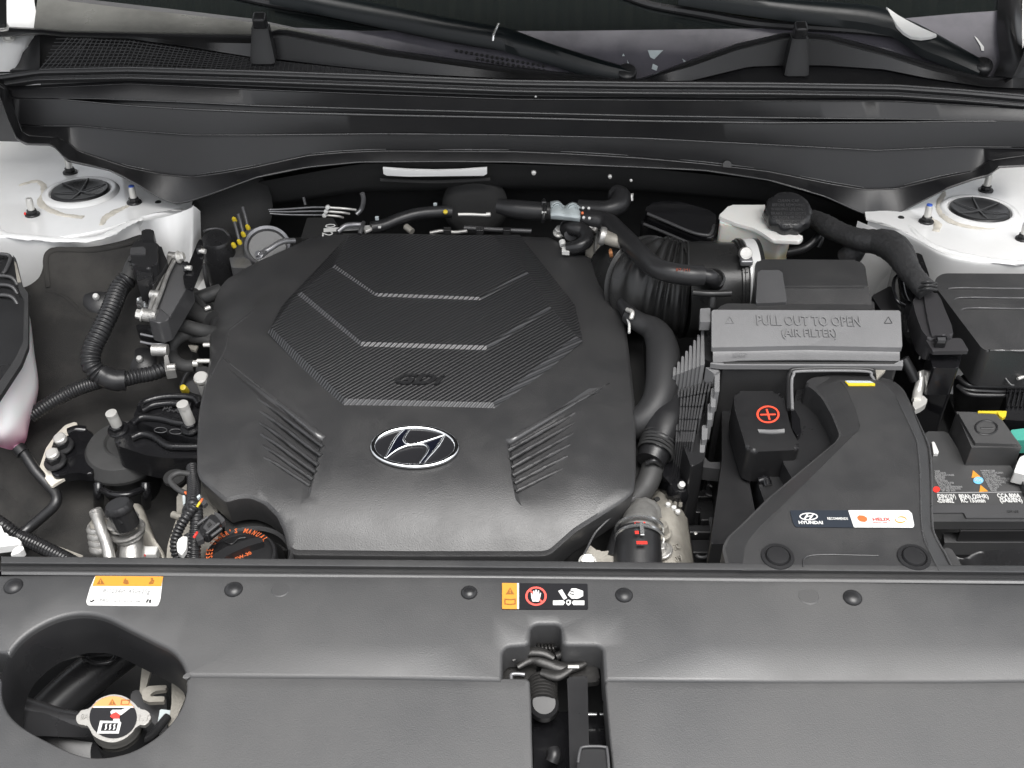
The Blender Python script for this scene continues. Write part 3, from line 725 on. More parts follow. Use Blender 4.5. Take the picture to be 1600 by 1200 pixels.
# ================================================================ FRONT COVER OVER THE RADIATOR
def ffront(x, y):
    d = .70 - y; z = .045 - .012 * x * x
    return z - .01 * d - .62 * d * abs(d) if d > 0 else z - .03 * d
fc = thing('radiator_cover', U(800, 1000, .04), 'matt dark grey panel across the foreground over the radiator, with two cut-outs', 'front cover')
def FX(px, py): p = UF(px, py, ffront); return (p.x, p.y)
def FV(px, py, d=0): p = UF(px, py, ffront); return p + Vector((0, 0, d))
top_line = [(-20, 893), (200, 895), (600, 899), (1000, 903), (1620, 909)]
mid_line = [(1620, 1064), (1500, 1067), (940, 1063), (943, 1063)]
hole = [(14, 1024), (28, 1004), (52, 984), (88, 966), (125, 959), (162, 964), (200, 982), (240, 1002), (268, 1017), (285, 1038), (291, 1062), (290, 1086), (280, 1112), (256, 1142), (222, 1166), (190, 1179), (152, 1184), (118, 1178), (78, 1160), (38, 1138), (14, 1116), (3, 1090), (3, 1060), (8, 1038)]
holeW = [(p.x, p.y) for p in catmull([Vector((*FX(*q), 0)) for q in hole], 3, True)]
upper = [(-200, 886), (400, 892), (800, 896), (1200, 900), (1800, 907), (1800, 1062), (1500, 1066), (1200, 1066), (944, 1064), (941, 1013), (933, 1008), (885, 1008), (878, 1004), (876, 980), (870, 975), (838, 975), (830, 980), (828, 1003), (822, 1008), (793, 1010), (786, 1018), (784, 1064), (600, 1060), (292, 1056)]
lat = [(3, 1045), (-30, 1045)]
def rounded(L, r=.003):
    P = [Vector((*FX(*q), 0)) for q in L]; return [(p.x, p.y) for p in fillet(P, r, 3)]
# one moulding: the upper field (with the round hole biting into both fields), the lower field a small step below
def fstep(x, y):
    ys = .5925 if False else None
    return ffront(x, y)
hole_u = hole[:12] ; 
HC_ = [(p.x, p.y) for p in catmull([Vector((*q, 0)) for q in hole], 3, True)]
up_poly = upper[:-1] + [(292, 1057)] + [p for p in reversed(HC_[0:31])] + [(8, 1020), (-200, 1000)]
up_w = rounded(up_poly, .0025)
sheet('upper_panel', up_w, [], ffront, PLF, fc, step=.03, skirt=.028, rim=.0035, ang=40)
def flow(x, y): return .0365 - .012 * x * x - .10 * (.62 - y)
def GX(px, py): p = UF(px, py, flow); return (p.x, p.y)
lo_left = [(296, 1052), (600, 1056), (824, 1060), (828, 1064), (830, 1100), (836, 1310), (-200, 1310), (-200, 998)] + [p for p in reversed(HC_[30:67])]
sheet('lower_panel', [(p.x, p.y) for p in fillet([Vector((*GX(*q), 0)) for q in lo_left], .004, 2)], [], flow, PLF, fc, step=.03, skirt=.03, rim=.002, ang=40)
lo_right = [(944, 1058), (1200, 1060), (1500, 1060), (1800, 1056), (1800, 1310), (966, 1310)]
sheet('lower_panel', [(p.x, p.y) for p in fillet([Vector((*GX(*q), 0)) for q in lo_right], .008, 2)], [], flow, PLF, fc, step=.03, skirt=.03, rim=.002, ang=40)
# hole wall: a funnel down into the dark
rim_ = catmull([UF(x, y, ffront) - Vector((0, 0, .003)) for x, y in hole], 3, True)
cc = sum(rim_, Vector()) / len(rim_)
bm = bmesh.new(); RR = []
for d, k in ((0, 1.0), (.006, .985), (.025, .965), (.050, .945)):
    RR.append([bm.verts.new(cc + (p - cc) * k + Vector((0, 0, -d)) + (p - cc).normalized() * .0015 * (1 if d == 0 else 0)) for p in rim_])
for A, B in zip(RR, RR[1:]):
    for i in range(len(A)): bm.faces.new((A[i], A[(i + 1) % len(A)], B[(i + 1) % len(A)], B[i]))
finish(bm, 'filler_hole_wall', PLS, fc, 50)
# rear lip: raised strip, groove, bright edge
lp = lambda d: [(-60, 869.5 + d), (0, 870 + d), (200, 871.5 + d), (400, 873.5 + d), (800, 877 + d), (1200, 881 + d), (1660, 885 + d), (1800, 886 + d)]
lz = [U(800, 880, .047).y, ]
def lrow(d, z): return [U(x, np.interp(x, [p[0] for p in lp(d)], [p[1] for p in lp(d)]), z) for x in np.linspace(2, 1800, 44)]
G = [lrow(2.5, .030), lrow(-.5, .0445), lrow(0, .0465), lrow(2, .0475), lrow(8.5, .0475), lrow(10, .0468), lrow(11, .045), lrow(14, .0405), lrow(18.5, .0405), lrow(20.5, .0435), lrow(21.8, .0455), lrow(24, .0455), lrow(28, .0440)]
grid('rear_lip', G, PLF, fc, ang=50)
# push clips
def clip(px, py, r, m_, label=None):
    c = FV(px, py); s = sc(px, py, .045)
    o = lathe('push_clip', [(0, .0042), (r * s * .5, .0038), (r * s * .85, .0022), (r * s, .0006), (r * s * 1.0, -.001), (r * s * 1.12, -.0012), (r * s * 1.16, -.003)], c, m_, fc, seg=28, ang=50)
    return o
for (x, y, r) in ((21, 916, 15), (365, 921, 14.5), (733, 926, 13), (975, 930, 14), (1332, 934, 15)):
    clip(x, y, r, PLS)
lathe('blank_dimple', [(0, .0003), (.008, .0002), (.0095, -.001)], FV(438, 920), PLF, fc, seg=28)
lathe('blank_dimple', [(0, .0003), (.009, .0002), (.0105, -.001)], FV(1263, 930), PLF, fc, seg=28)
# air-conditioning caution sticker
def fs(x, y): return ffront(x, y)
st = flat('caution_sticker', [(149, 901), (255, 902), (251, 938), (247, 948), (137, 947), (135, 941), (141, 920)], 0, WHT, fc, r=.002, f=fs, lift=.0012, t=.0008)
flat('header_band', [(150, 901.5), (255.5, 902.5), (252.5, 917.5), (145, 917)], 0, ORG, st, f=fs, lift=.0016)
def warn(x, y, s, name='warning_triangle', f=fs, parent=st, z=0, m_=BROWN, lift=.002):
    flat(name, [(x - s, y + s * .8), (x, y - s * .8), (x + s, y + s * .8)], z, m_, parent, f=f, lift=lift)
    flat('exclamation_mark', None, z, ORG, parent, f=f, lift=lift + .0004, multi=[[(x - s * .12, y - s * .25), (x + s * .12, y - s * .25), (x + s * .08, y + s * .3), (x - s * .08, y + s * .3)], [(x - s * .12, y + s * .42), (x + s * .12, y + s * .42), (x + s * .12, y + s * .62), (x - s * .12, y + s * .62)]])
warn(158, 910, 6)
flat('flame_symbol', [(193, 913), (194, 909), (197, 905), (198, 908), (201, 909), (202, 914), (198, 915)], 0, BROWN, st, f=fs, lift=.002)
flat('service_symbol', None, 0, BROWN, st, f=fs, lift=.002, multi=[[(233, 913), (236, 910), (238, 912), (241, 911), (240, 914), (234, 915)], ell(238, 906.5, 2, 1.8, 8), [(236, 909), (241, 908), (242, 910), (237, 911)]])
lettering('sticker_text', 'R-1234yf  450±25g', (161, 928), (234, 929), 0, GRYP, st, h=6.5, f=fs, lift=.0016, bold=-.005)
lettering('sticker_text', 'PAG', (156, 942), (170, 942), 0, GRYP, st, h=5, f=fs, lift=.0016)
lettering('sticker_text', 'J639 / A2  R-134a', (178, 942.5), (220, 943), 0, GRYP, st, h=3, f=fs, lift=.0016)
flat('tick_mark', None, 0, BLK, st, f=fs, lift=.0017, multi=[[(141, 939), (143, 941), (148, 938), (148, 940), (143, 943), (141, 941)], [(228, 943), (231, 938), (233, 938), (231, 943)], [(233, 940), (237, 938), (236, 944), (234, 944)]])
# fan caution sticker
s2 = flat('fan_caution_sticker', [(784, 912), (918, 913), (919, 953), (784, 953)], 0, SBLK, fc, r=.0015, f=fs, lift=.0010, t=.0006)
flat('orange_field', [(784.5, 912.3), (808, 912.6), (808, 953), (784.5, 952.8)], 0, ORG, s2, r=.001, f=fs, lift=.0014)
flat('white_bar', [(808, 912.6), (811, 912.6), (811, 953), (808, 953)], 0, WHT, s2, f=fs, lift=.0015)
warn(797, 925, 6.5, parent=s2, lift=.0018)
flat('manual_symbol', None, 0, BROWN, s2, f=fs, lift=.0018, multi=[[(788, 937), (797, 938), (797, 939.5), (790, 938.8), (790, 944.5), (797, 945.5), (797, 947), (788, 946)], [(797, 938), (806, 937), (806, 946), (797, 947), (797, 945.5), (804, 944.5), (804, 938.8), (797, 939.5)]])
bm = bmesh.new()
add_tube(bm, [UF(x, y, fs) + Vector((0, 0, .0014)) for x, y in ell(837.5, 933, 15, 13.5, 28)] + [UF(852.5, 933, fs) + Vector((0, 0, .0014))], .0011, seg=6, samples=2, flat=.2, cap=False)
add_tube(bm, [UF(827, 923, fs) + Vector((0, 0, .0014)), UF(848, 943, fs) + Vector((0, 0, .0014))], .0010, seg=6, flat=.2)
finish(bm, 'prohibition_ring', PINKP, s2, 60)
flat('hand_symbol', None, 0, WHT, s2, f=fs, lift=.0020, multi=[[(832, 942), (830, 936), (829.5, 929), (831, 929), (833, 933), (833, 925), (835, 925), (836, 931), (836.5, 923.5), (838.5, 923.5), (839, 931), (840.5, 924.5), (842.5, 925), (842, 932), (844, 928), (845.5, 929), (844, 936), (842, 942)]])
flat('fan_symbol', None, 0, WHT, s2, f=fs, lift=.0016, multi=[[(864, 940), (880, 939.5), (883, 943), (880, 947), (864, 947)], [(896, 940), (913, 940), (913, 947), (896, 947), (893, 943)], [(872, 925), (878, 922.5), (886, 936), (881, 939)], [(887, 931), (893, 921), (900, 921), (911, 925), (911, 933), (903, 937), (893, 937)], [(885, 940), (888, 938.5), (892, 940), (892, 945), (888, 948), (884.5, 945)]])
flat('finger_gap', None, 0, SBLK, s2, f=fs, lift=.0022, multi=[[(891, 925), (897, 927), (897, 928), (891, 926)], [(890, 929), (897, 931), (897, 932), (890, 930)], ell(888, 943, 1.8, 1.7, 10)])

# ================================================================ RADIATOR CAP and what shows in the round hole
rp = thing('radiator', U(150, 1110, -.05), 'black radiator neck and tank seen deep inside the round opening', 'radiator')
grid('tank', [[(-40, 1150, -.03), (60, 1150, -.028), (120, 1152, -.03), (190, 1150, -.04)], [(-40, 1100, -.035), (60, 1112, -.035), (120, 1122, -.04), (200, 1140, -.05)], [(-40, 1200, -.07), (60, 1200, -.06), (120, 1200, -.06), (200, 1220, -.07)]], PLS, rp, n=4)
tube('tank_rail', PX([(-30, 1098, -.045), (40, 1112, -.045), (90, 1128, -.045), (150, 1137, -.045), (230, 1140, -.05)]), .013, PLS, rp)
tube('side_hose', PX([(60, 1130, -.09), (110, 1080, -.09), (160, 1040, -.09), (200, 1010, -.09)]), .020, PLS, rp)
prism('shroud_plate', [(45, 1130), (45, 1075), (90, 1035), (150, 1020), (165, 1050), (120, 1110)], -.10, .02, PLS, rp)
tube('bracket_edge', PX([(118, 1020, -.055), (145, 1023, -.055), (178, 1024, -.055), (172, 1034, -.055), (150, 1036, -.055), (130, 1028, -.055)]), .0022, PLS, rp)
prism('side_plate', [(222, 1040), (236, 1046), (224, 1090), (218, 1080)], -.06, .004, ALUD, rp, r=.001)
prism('side_bracket', [(268, 1060), (285, 1075), (290, 1090), (272, 1130), (262, 1135), (268, 1100)], -.045, .006, ALUD, rp, r=.002)
prism('cross_member', [(205, 1078), (260, 1080), (262, 1160), (200, 1150)], -.075, .01, PLG, rp)
prism('worm_clip', [(222, 1078), (232, 1072), (261, 1070), (259, 1078), (240, 1080), (233, 1088), (258, 1088), (256, 1096), (232, 1097), (222, 1092)], -.05, .005, ALUD, rp, r=.0015)
prism('white_tab', [(250, 1108), (268, 1110), (262, 1128), (246, 1130)], -.045, .004, PALE, rp, r=.001)
box('hole_floor', U(150, 1120, -.16), (.30, .22, .01), DARK, rp)
tube('cable', PX([(205, 1160, -.03), (235, 1150, -.035), (262, 1120, -.04)]), .004, PLS, rp)
CAPM = mat('cap_bare_aluminium', (.40, .39, .37), .45, metal=.8, grain=1, gs=900, bump=.3)
RP = PLN(178, 1120, .0, 0, .12)
rc = thing('pressure_cap', U(178, 1120, -.01), 'silver eared pressure cap with orange and black hot coolant sticker inside the round opening', 'filler cap')
op = [(178, 1085), (196, 1089), (210, 1099), (217, 1107), (228, 1110), (235, 1117), (234, 1126), (226, 1133), (215, 1133), (206, 1145), (193, 1155), (177, 1160), (160, 1157), (146, 1149), (139, 1137), (134, 1133), (124, 1132), (119, 1124), (122, 1114), (132, 1108), (141, 1107), (148, 1097), (161, 1089)]
prism('cap_plate', op, RP, .004, CAPM, rc, smooth=True, bev=.0009)
lathe('cap_skirt', [(.021, 0), (.021, -.012), (.018, -.014), (.018, -.03)], U(178, 1122, RP) - Vector((0, 0, .003)), CAPM, rc)
lathe('filler_neck', [(.021, 0), (.021, -.02), (.030, -.024), (.030, -.05)], U(178, 1122, RP) - Vector((0, 0, .02)), PLS, rc)
RP1 = (RP[0], 0, .12)
disc = ell(177, 1121, 37, 33, 40)
ls = flat('cap_sticker', disc, RP1, SBLK, rc, lift=.0006)
flat('orange_segment', [p for p in ell(177, 1121, 36.5, 32.5, 30, 207, 333)], RP1, ORG if False else mat('salmon_orange_print', (.82, .28, .10), .42), ls, lift=.0009)
flat('white_divider', [(147, 1104), (207.5, 1104), (209, 1106.5), (145.5, 1106.5)], RP1, WHT, ls, lift=.0010)
warn(176, 1097.5, 6, parent=ls, f=None, z=RP1, lift=.0012)
flat('manual_symbol', None, RP1, BROWN, ls, lift=.0012, multi=[[(190, 1094), (203, 1094), (203, 1095.5), (191.5, 1095.5), (190.5, 1101), (201, 1101), (201, 1102), (188.5, 1102)], [(203, 1094), (204, 1094), (202, 1102), (200.5, 1102)]])
flat('scald_symbol', None, RP1, WHT, ls, lift=.0012, multi=[[(157, 1127), (188, 1128), (190, 1130), (186, 1147), (152, 1147)], [(178, 1124), (187, 1124), (188, 1127), (177, 1127)], [(176, 1110), (190, 1110), (200, 1105.5), (205, 1106.5), (190, 1118), (183, 1120), (174, 1117), (173, 1113)]])
flat('scald_cutout', None, RP1, SBLK, ls, lift=.0015, multi=[[(161, 1131), (185, 1131), (182, 1143), (158, 1143)]])
flat('heat_waves', None, RP1, WHT, ls, lift=.0018, multi=[[(x, 1133), (x + 2.5, 1132), (x + 1.5, 1136), (x + 2, 1139), (x - .5, 1142), (x - 2, 1142), (x - .5, 1138), (x - 1, 1135)] for x in (166, 172.5, 179)])
flat('red_glove', [(175, 1117), (182, 1114), (188, 1118), (187, 1124), (177, 1124), (173, 1121)], RP1, RED, ls, lift=.0018)
lettering('embossed_digits', '1.1', (216, 1126), (230, 1126), RP1, CAPM, rc, h=9, ext=.0005)
lettering('embossed_digits', '8A', (125, 1124), (138, 1124), RP1, CAPM, rc, h=8, ext=.0005)

# ================================================================ BONNET LATCH in the centre slot
hl = thing('bonnet_latch', U(870, 1050, .01), 'greasy black bonnet latch with lever and coil spring in the central slot', 'bonnet latch')
GREASE = mat('greasy_steel', (.030, .029, .028), .34, metal=.4, grain=1, gs=260, bump=.4, rv=.10)
box('slot_floor', U(875, 1110, -.07), (.16, .30, .01), DARK, hl)
prism('left_plate', [(786, 1020), (830, 1012), (838, 1025), (838, 1075), (800, 1078), (786, 1066)], .006, .006, GREASE, hl)
prism('upper_bracket', [(831, 984), (876, 984), (876, 1012), (831, 1012)], .010, .006, PLS, hl)
tube('pin', PX([(850, 994, .012), (850, 990, .012)]), .0025, GREASE, hl)
prism('right_plate', [(878, 1020), (930, 1018), (938, 1065), (905, 1068), (880, 1052)], .008, .006, GREASE, hl)
tube('jaw', PX([(800, 1031, .018), (812, 1022, .020), (832, 1018, .022), (850, 1020, .022), (866, 1028, .020)]), [.003, .0045, .0045, .003], GREASE, hl, flat=.5)
tube('jaw', PX([(808, 1042, .014), (830, 1030, .016), (850, 1034, .016), (880, 1044, .014), (905, 1040, .014), (915, 1036, .014)]), [.003, .006, .006, .003], GREASE, hl, flat=.6)
tube('return_pin', PX([(868, 1026, .018), (885, 1020, .018), (912, 1023, .018)]), .0035, GREASE, hl)
tube('pawl', PX([(845, 1050, .014), (870, 1055, .014), (892, 1044, .016)]), [.004, .006, .004], GREASE, hl, flat=.5)
box('pawl_clip', U(896, 1042, .018), (.010, .003, .002), ZINC, hl, bev=.0005)
bm = bmesh.new()
for k in range(5): add_tube(bm, PX([(841 + k * 5.5, 1006, .012), (842 + k * 5.5, 1012, .016), (845 + k * 5.5, 1020, .012)]), .0014, seg=8)
finish(bm, 'spring', GREASE, hl, 50)
tube('wire_hook', PX([(799, 1066, .01), (799, 1055, .01), (806, 1053, .01), (820, 1054, .01)]), .0018, STEEL, hl)
bm = bmesh.new()
for k in range(7): add_tube(bm, [U(848, 1066 + k * 5.2, .004 - k * .001) + Vector((math.cos(a) * .0115, math.sin(a) * .004, math.sin(a) * .008)) for a in np.linspace(0, 2 * math.pi, 13)], .0020, seg=6, samples=2, cap=False)
finish(bm, 'coil_spring', GREASE, hl, 60)
lathe('spring_seat', [(0, .004), (.010, .004), (.013, 0), (.013, -.012)], U(850, 1100, -.002), PLS, hl, axis=(0, -.3, 1))
prism('lever', [(886, 1058), (918, 1056), (919, 1110), (922, 1230), (891, 1230), (888, 1110)], .012, .005, PLS, hl, r=.002, bev=.0012)
prism('release_handle', [(908, 1168), (914, 1164), (945, 1164), (951, 1170), (955, 1230), (900, 1230), (903, 1180)], .030, .014, PLS, hl, r=.004, bev=.002)
tube('handle_edge', PX([(903, 1192, .031), (906, 1174, .032), (912, 1167, .032), (943, 1167, .032), (949, 1175, .032), (953, 1230, .031)]), .0012, PLG, hl)
prism('lower_bracket', [(832, 1112), (952, 1112), (960, 1240), (835, 1240)], -.030, .01, GLB, hl)
for x in (836, 860, 925, 945): box('bracket_tab', U(x, 1116, -.018), (.009, .002, .002), SILV, hl, bev=.0004)
tube('cable', PX([(862, 1190, -.015), (866, 1180, -.012), (864, 1172, -.012)]), .006, PLS, hl)
# ================================================================ LEFT SIDE: strut tower, liner, module, mount, pipes
def tower(side, label):
    """side -1 left, +1 right; a white pressed tower with sealed seams, cap and studs"""
    L = side < 0
    t = thing('strut_tower', U(128 if L else 1530, 320, .05), label, 'strut tower', 'white strut towers')
    TP = PLN(128 if L else 1530, 310, .010, 0, -.16)
    if L:
        rows = [[(x, 190, TP) for x in (-60, 40, 130, 200, 300, 330)],
                [(-60, 300, TP), (30, 300, TP), (120, 300, TP), (200, 306, TP), (262, 312, TP), (300, 318, TP)],
                [(-60, 366, TP), (20, 368, TP), (90, 370, TP), (160, 358, TP), (222, 338, TP), (303, 320, TP)]]
    else:
        rows = [[(x, 250, TP) for x in (1340, 1400, 1480, 1560, 1620, 1680)],
                [(1352, 336, TP), (1380, 342, TP), (1440, 350, TP), (1510, 346, TP), (1600, 346, TP), (1680, 346, TP)],
                [(1356, 342, TP), (1390, 352, TP), (1430, 372, TP), (1490, 400, TP), (1600, 410, TP), (1680, 410, TP)]]
    grid('tower_top', rows, WHITE, t, n=4)
    # rolled edge and front flank
    last = [U(*q) for q in rows[-1]]
    dn = [[p + Vector((0, -.0015, -.0015)) for p in last], [p + Vector((0, -.003, -.006)) for p in last], [p + Vector((0, -.003, -.04)) for p in last], [p + Vector((0, -.003, -.22)) for p in last]]
    grid('tower_flank', [last] + dn, WHITE, t, n=3)
    # sealed seam: lumpy bead
    seam = [(-10, 352), (10, 366), (60, 371), (110, 374), (150, 372), (180, 360), (205, 346), (222, 341)] if L else [(1420, 352), (1440, 372), (1470, 388), (1520, 400), (1570, 408), (1640, 410)]
    bm = bmesh.new(); add_tube(bm, [U(x, y, TP) + Vector((0, 0, -.001)) for x, y in seam], [.004, .006, .005, .006, .004], seg=10, flat=.4)
    for v in bm.verts: v.co += Vector((random.uniform(-1, 1), random.uniform(-1, 1), random.uniform(-1, 1))) * .0006
    finish(bm, 'sealed_seam', WHITE, t, 60)
    if L: s2_ = [[(158, 352), (166, 340), (182, 330), (200, 322)], [(30, 290), (60, 284), (70, 300), (64, 318), (90, 334), (130, 340)]]
    else: s2_ = [[(1455, 342), (1465, 350), (1462, 362)], [(1476, 300), (1468, 318), (1472, 334), (1490, 348), (1530, 356), (1580, 352)]]
    for q in s2_:
        bm = bmesh.new(); add_tube(bm, [U(x, y, TP) for x, y in q], [.003, .006, .004], seg=8, flat=.3)
        for v in bm.verts: v.co += Vector((random.uniform(-1, 1), random.uniform(-1, 1), random.uniform(-1, 1))) * .0008
        finish(bm, 'sealer_smear', SEAM, t, 60)
    # raised collar and black cap
    cx, cy, rx = (126, 301, 48) if L else (1530, 331, 49)
    c = U(cx, cy, TP); ax = pn(TP); s = sc(cx, cy, .05)
    lathe('collar', [(rx * s * 1.32, -.001), (rx * s * 1.22, .0035), (rx * s * 1.06, .0045), (rx * s * 1.01, .003), (rx * s * 1.0, -.006), (0, -.006)], c, WHITE, t, axis=ax, seg=48, ang=60)
    cap = lathe('dust_cap', [(0, .001), (rx * s * .25, .0012), (rx * s * .70, .004), (rx * s * .86, .0055), (rx * s * .93, .005), (rx * s * .975, .002), (rx * s * .975, -.004)], c, PLS, t, axis=ax, seg=48, ang=50)
    q = ax.to_track_quat('Z', 'Y')
    for k in range(3):
        a = R(28 + 60 * k); d = q @ Vector((math.cos(a), math.sin(a), 0)); n_ = q @ Vector((0, 0, 1))
        pts = [c + d * (u * rx * s * .88) + n_ * (.0018 + .0042 * abs(u)) for u in np.linspace(-1, 1, 9)]
        bm = bmesh.new(); add_tube(bm, pts, [.0008, .0014, .0008], seg=6, flat=.6); finish(bm, 'cap_web', PLG, cap, 50)
    studs = ((110, 264, 'n'), (210, 311, 'b'), (51, 330, 'r')) if L else ((1540, 292, 'n'), (1447, 341, 'b'), (1598, 368, 'n'))
    for x, y, kind in studs:
        p = U(x, y + 6, TP); ss = sc(x, y, .05)
        b_ = bolt('stud_nut', p, 8.5 * ss, .008, PLS, t, axis=ax, washer=12 * ss)
        bm = bmesh.new(); add_lathe(bm, [(5.5 * ss, 0), (5.5 * ss, .017), (4.5 * ss, .020), (0, .020)], p + ax * .004, ax, 16)
        finish(bm, 'stud', ZINC, b_, 40)
        if kind == 'b':
            bm = bmesh.new(); add_lathe(bm, [(4.7 * ss, 0), (4.6 * ss, .0016), (2.5 * ss, .0022), (0, .0023)], p + ax * .0235, ax, 14); finish(bm, 'paint_mark', BLUE, b_, 40)
        if kind == 'r':
            bm = bmesh.new(); add_lathe(bm, [(3 * ss, 0), (2 * ss, .001), (0, .001)], p + Vector((-.008, -.003, .004)), (-.6, -.6, .4), 10); finish(bm, 'paint_mark', RED, b_, 40)
    return t, TP
tl, TLP = tower(-1, 'left white strut tower with round black cap, below the left end of the cowl')
tr, TRP = tower(1, 'right white strut tower with round black cap, behind the fuse box')
# inner corner post of the left tower (white upright beside the engine)
grid('corner_post', [[(225, 345, .03), (262, 338, .036), (296, 326, .042), (303, 322, .044), (313, 330, .03)], [(212, 372, -.02), (262, 385, .0), (296, 372, .0), (303, 368, .0), (314, 360, -.01)], [(212, 430, -.08), (262, 450, -.07), (290, 470, -.09), (300, 470, -.09), (320, 480, -.12)]], WHITE, tl, n=3, ang=45)
prism('lower_gusset', [(313, 410), (322, 450), (318, 458), (304, 462), (299, 446), (303, 430)], -.08, .01, WHITE, tl)
lathe('plug_hole', [(0, 0), (.004, 0), (.0045, -.001)], U(247, 316, TLP) + Vector((0, 0, .0006)), DARK, tl, seg=12)
lathe('plug_hole', [(0, 0), (.004, 0), (.0045, -.001)], U(1408, 340, TRP) + Vector((0, 0, .0006)), DARK, tr, seg=12)
grid('inner_wall', [[(1340, 345, .035), (1375, 360, .02), (1420, 385, .015), (1440, 385, .01)], [(1330, 400, -.03), (1370, 420, -.04), (1410, 440, -.05), (1440, 440, -.05)], [(1330, 520, -.16), (1370, 520, -.16), (1420, 520, -.16), (1450, 520, -.16)]], WHITE, tr, n=3, ang=45)
fd = thing('fender_rail', U(10, 60, y=1.5), 'white fender edge with bolts in the far top left corner', 'fender')
grid('rail', [[U(x, y, y=yy) for x, y, yy in q] for q in ([(-40, -20, 1.6), (10, -20, 1.6), (42, -20, 1.6), (52, -10, 1.6)], [(-40, 60, 1.5), (5, 55, 1.5), (40, 40, 1.52), (58, 44, 1.52)], [(-40, 112, 1.42), (0, 112, 1.42), (22, 108, 1.44), (42, 74, 1.5)])], WHITE, fd, n=3)
for x, y in ((14, 58), (4, 44), (6, 74)): bolt('bolt', U(x, y, y=1.49), .006, .007, ZINC, fd, axis=(.1, -.5, .8))
grid('side_panel', [[U(x, y, y=yy) for x, y, yy in q] for q in ([(-60, 112, 1.44), (-20, 115, 1.44), (14, 118, 1.44)], [(-60, 215, 1.46), (-20, 220, 1.46), (40, 222, 1.46)])], PLG, fd)
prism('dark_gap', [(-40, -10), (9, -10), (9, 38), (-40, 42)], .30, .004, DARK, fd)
f2 = thing('fender_edge', U(1595, 60, y=1.52), 'white fender sliver in the far top right corner beside the cowl end', 'fender')
grid('rail', [[U(x, y, y=yy) for x, y, yy in q] for q in ([(1598, -20, 1.6), (1620, -20, 1.6), (1660, -20, 1.6)], [(1597, 60, 1.52), (1620, 60, 1.52), (1660, 60, 1.52)], [(1596, 108, 1.47), (1620, 112, 1.47), (1660, 112, 1.47)])], WHITE, f2, n=3)
grid('corner_trim', [[U(x, y, y=yy) for x, y, yy in q] for q in ([(1560, -20, 1.6), (1576, -20, 1.59), (1596, -20, 1.58)], [(1558, 50, 1.53), (1580, 40, 1.51), (1597, 50, 1.51)], [(1562, 95, 1.49), (1584, 90, 1.47), (1600, 90, 1.46)], [(1552, 118, 1.47), (1585, 122, 1.45), (1620, 120, 1.44)])], PLC, f2, n=4)
box('a_pillar_interior', U(1545, 8, (GP[0] - .02, 0, GP[2])), (.06, .05, .01), WHITE, f2)

# felt liner over the wheel house
fl = thing('wheelhouse_liner', U(120, 620, -.1), 'dusty dark felt liner over the left wheel house below the white tower', 'liner')
lin_out = [(-40, 448), (28, 449), (45, 444), (60, 432), (66, 415), (65, 402), (70, 390), (80, 384), (110, 384), (150, 383), (190, 374), (222, 362), (250, 380), (262, 430), (300, 520), (330, 600), (320, 760), (330, 890), (-40, 890)]
def fliner(x, y):
    z = .026 - .62 * max(0, 1.235 - y)
    z += .010 * math.sin(x * 21 + 1) * sm(1.2, 1.05, y) + .006 * math.sin(y * 40 + x * 9) * sm(1.2, 1.1, y)
    z -= .10 * sm(-.36, -.28, x)
    return z
q = [UF(x, y, fliner) for x, y in lin_out]; q = fillet(q, .01, 3)
sheet('liner_felt', [(p.x, p.y) for p in q], [], fliner, FELT, fl, step=.02, skirt=.01, rim=.005, ang=70)
bm = bmesh.new(); add_tube(bm, [UF(x, y, fliner) + Vector((0, 0, .001)) for x, y in ((76, 450), (72, 405), (84, 392), (110, 391), (150, 391), (196, 382), (220, 372))], .0035, seg=8, flat=.5); finish(bm, 'pressed_border', FELT, fl, 70)
bm = bmesh.new(); add_tube(bm, [UF(x, y, fliner) for x, y in ((70, 455), (95, 460), (112, 472), (130, 490), (150, 500))], [.001, .003, .001], seg=8, flat=.5); finish(bm, 'crease', FELT, fl, 70)
for x, y in ((151, 466), (219, 563)):
    p = UF(x, y, fliner)
    lathe('clip_recess', [(0, .0012), (.016, .0008), (.02, -.002)], p, PLS, fl, axis=(0, -.5, 1), seg=24)
    lathe('clip', [(0, .007), (.0030, .0065), (.0042, .004), (.0042, 0)], p + Vector((0, 0, .001)), WHT, fl, axis=(.1, -.5, 1), seg=16)
lathe('fold', [(.05, -.02), (.045, .0), (.03, .008), (0, .01)], UF(20, 800, fliner) + Vector((0, 0, -.004)), FELT, fl, axis=(.3, -.3, 1), seg=24, ang=70)

# coolant bottle and its dark surround at the far left
cb = thing('coolant_bottle', U(20, 600, 0), 'translucent bottle with pink fluid hanging at the left edge, dark shroud above', 'reservoir bottle')
m, t, b = M_('translucent_pink_bottle'); N = t.nodes; L_ = t.links
g = N.new('ShaderNodeNewGeometry'); sx = N.new('ShaderNodeSeparateXYZ'); L_.new(g.outputs['Position'], sx.inputs[0])
mr = N.new('ShaderNodeMapRange'); mr.inputs[1].default_value = .0; mr.inputs[2].default_value = -.09; L_.new(sx.outputs['Z'], mr.inputs[0])
ra = N.new('ShaderNodeValToRGB'); ra.color_ramp.elements[0].color = (.86, .84, .84, 1); ra.color_ramp.elements[1].color = (.72, .30, .45, 1); ra.color_ramp.elements[0].position = .3; ra.color_ramp.elements[1].position = .8
L_.new(mr.outputs[0], ra.inputs[0]); L_.new(ra.outputs[0], b.inputs['Base Color']); b.inputs['Roughness'].default_value = .3
b.inputs['Subsurface Weight'].default_value = .5; b.inputs['Subsurface Scale'].default_value = .02; b.inputs['Subsurface Radius'].default_value = (1, .6, .7)
PINK = m
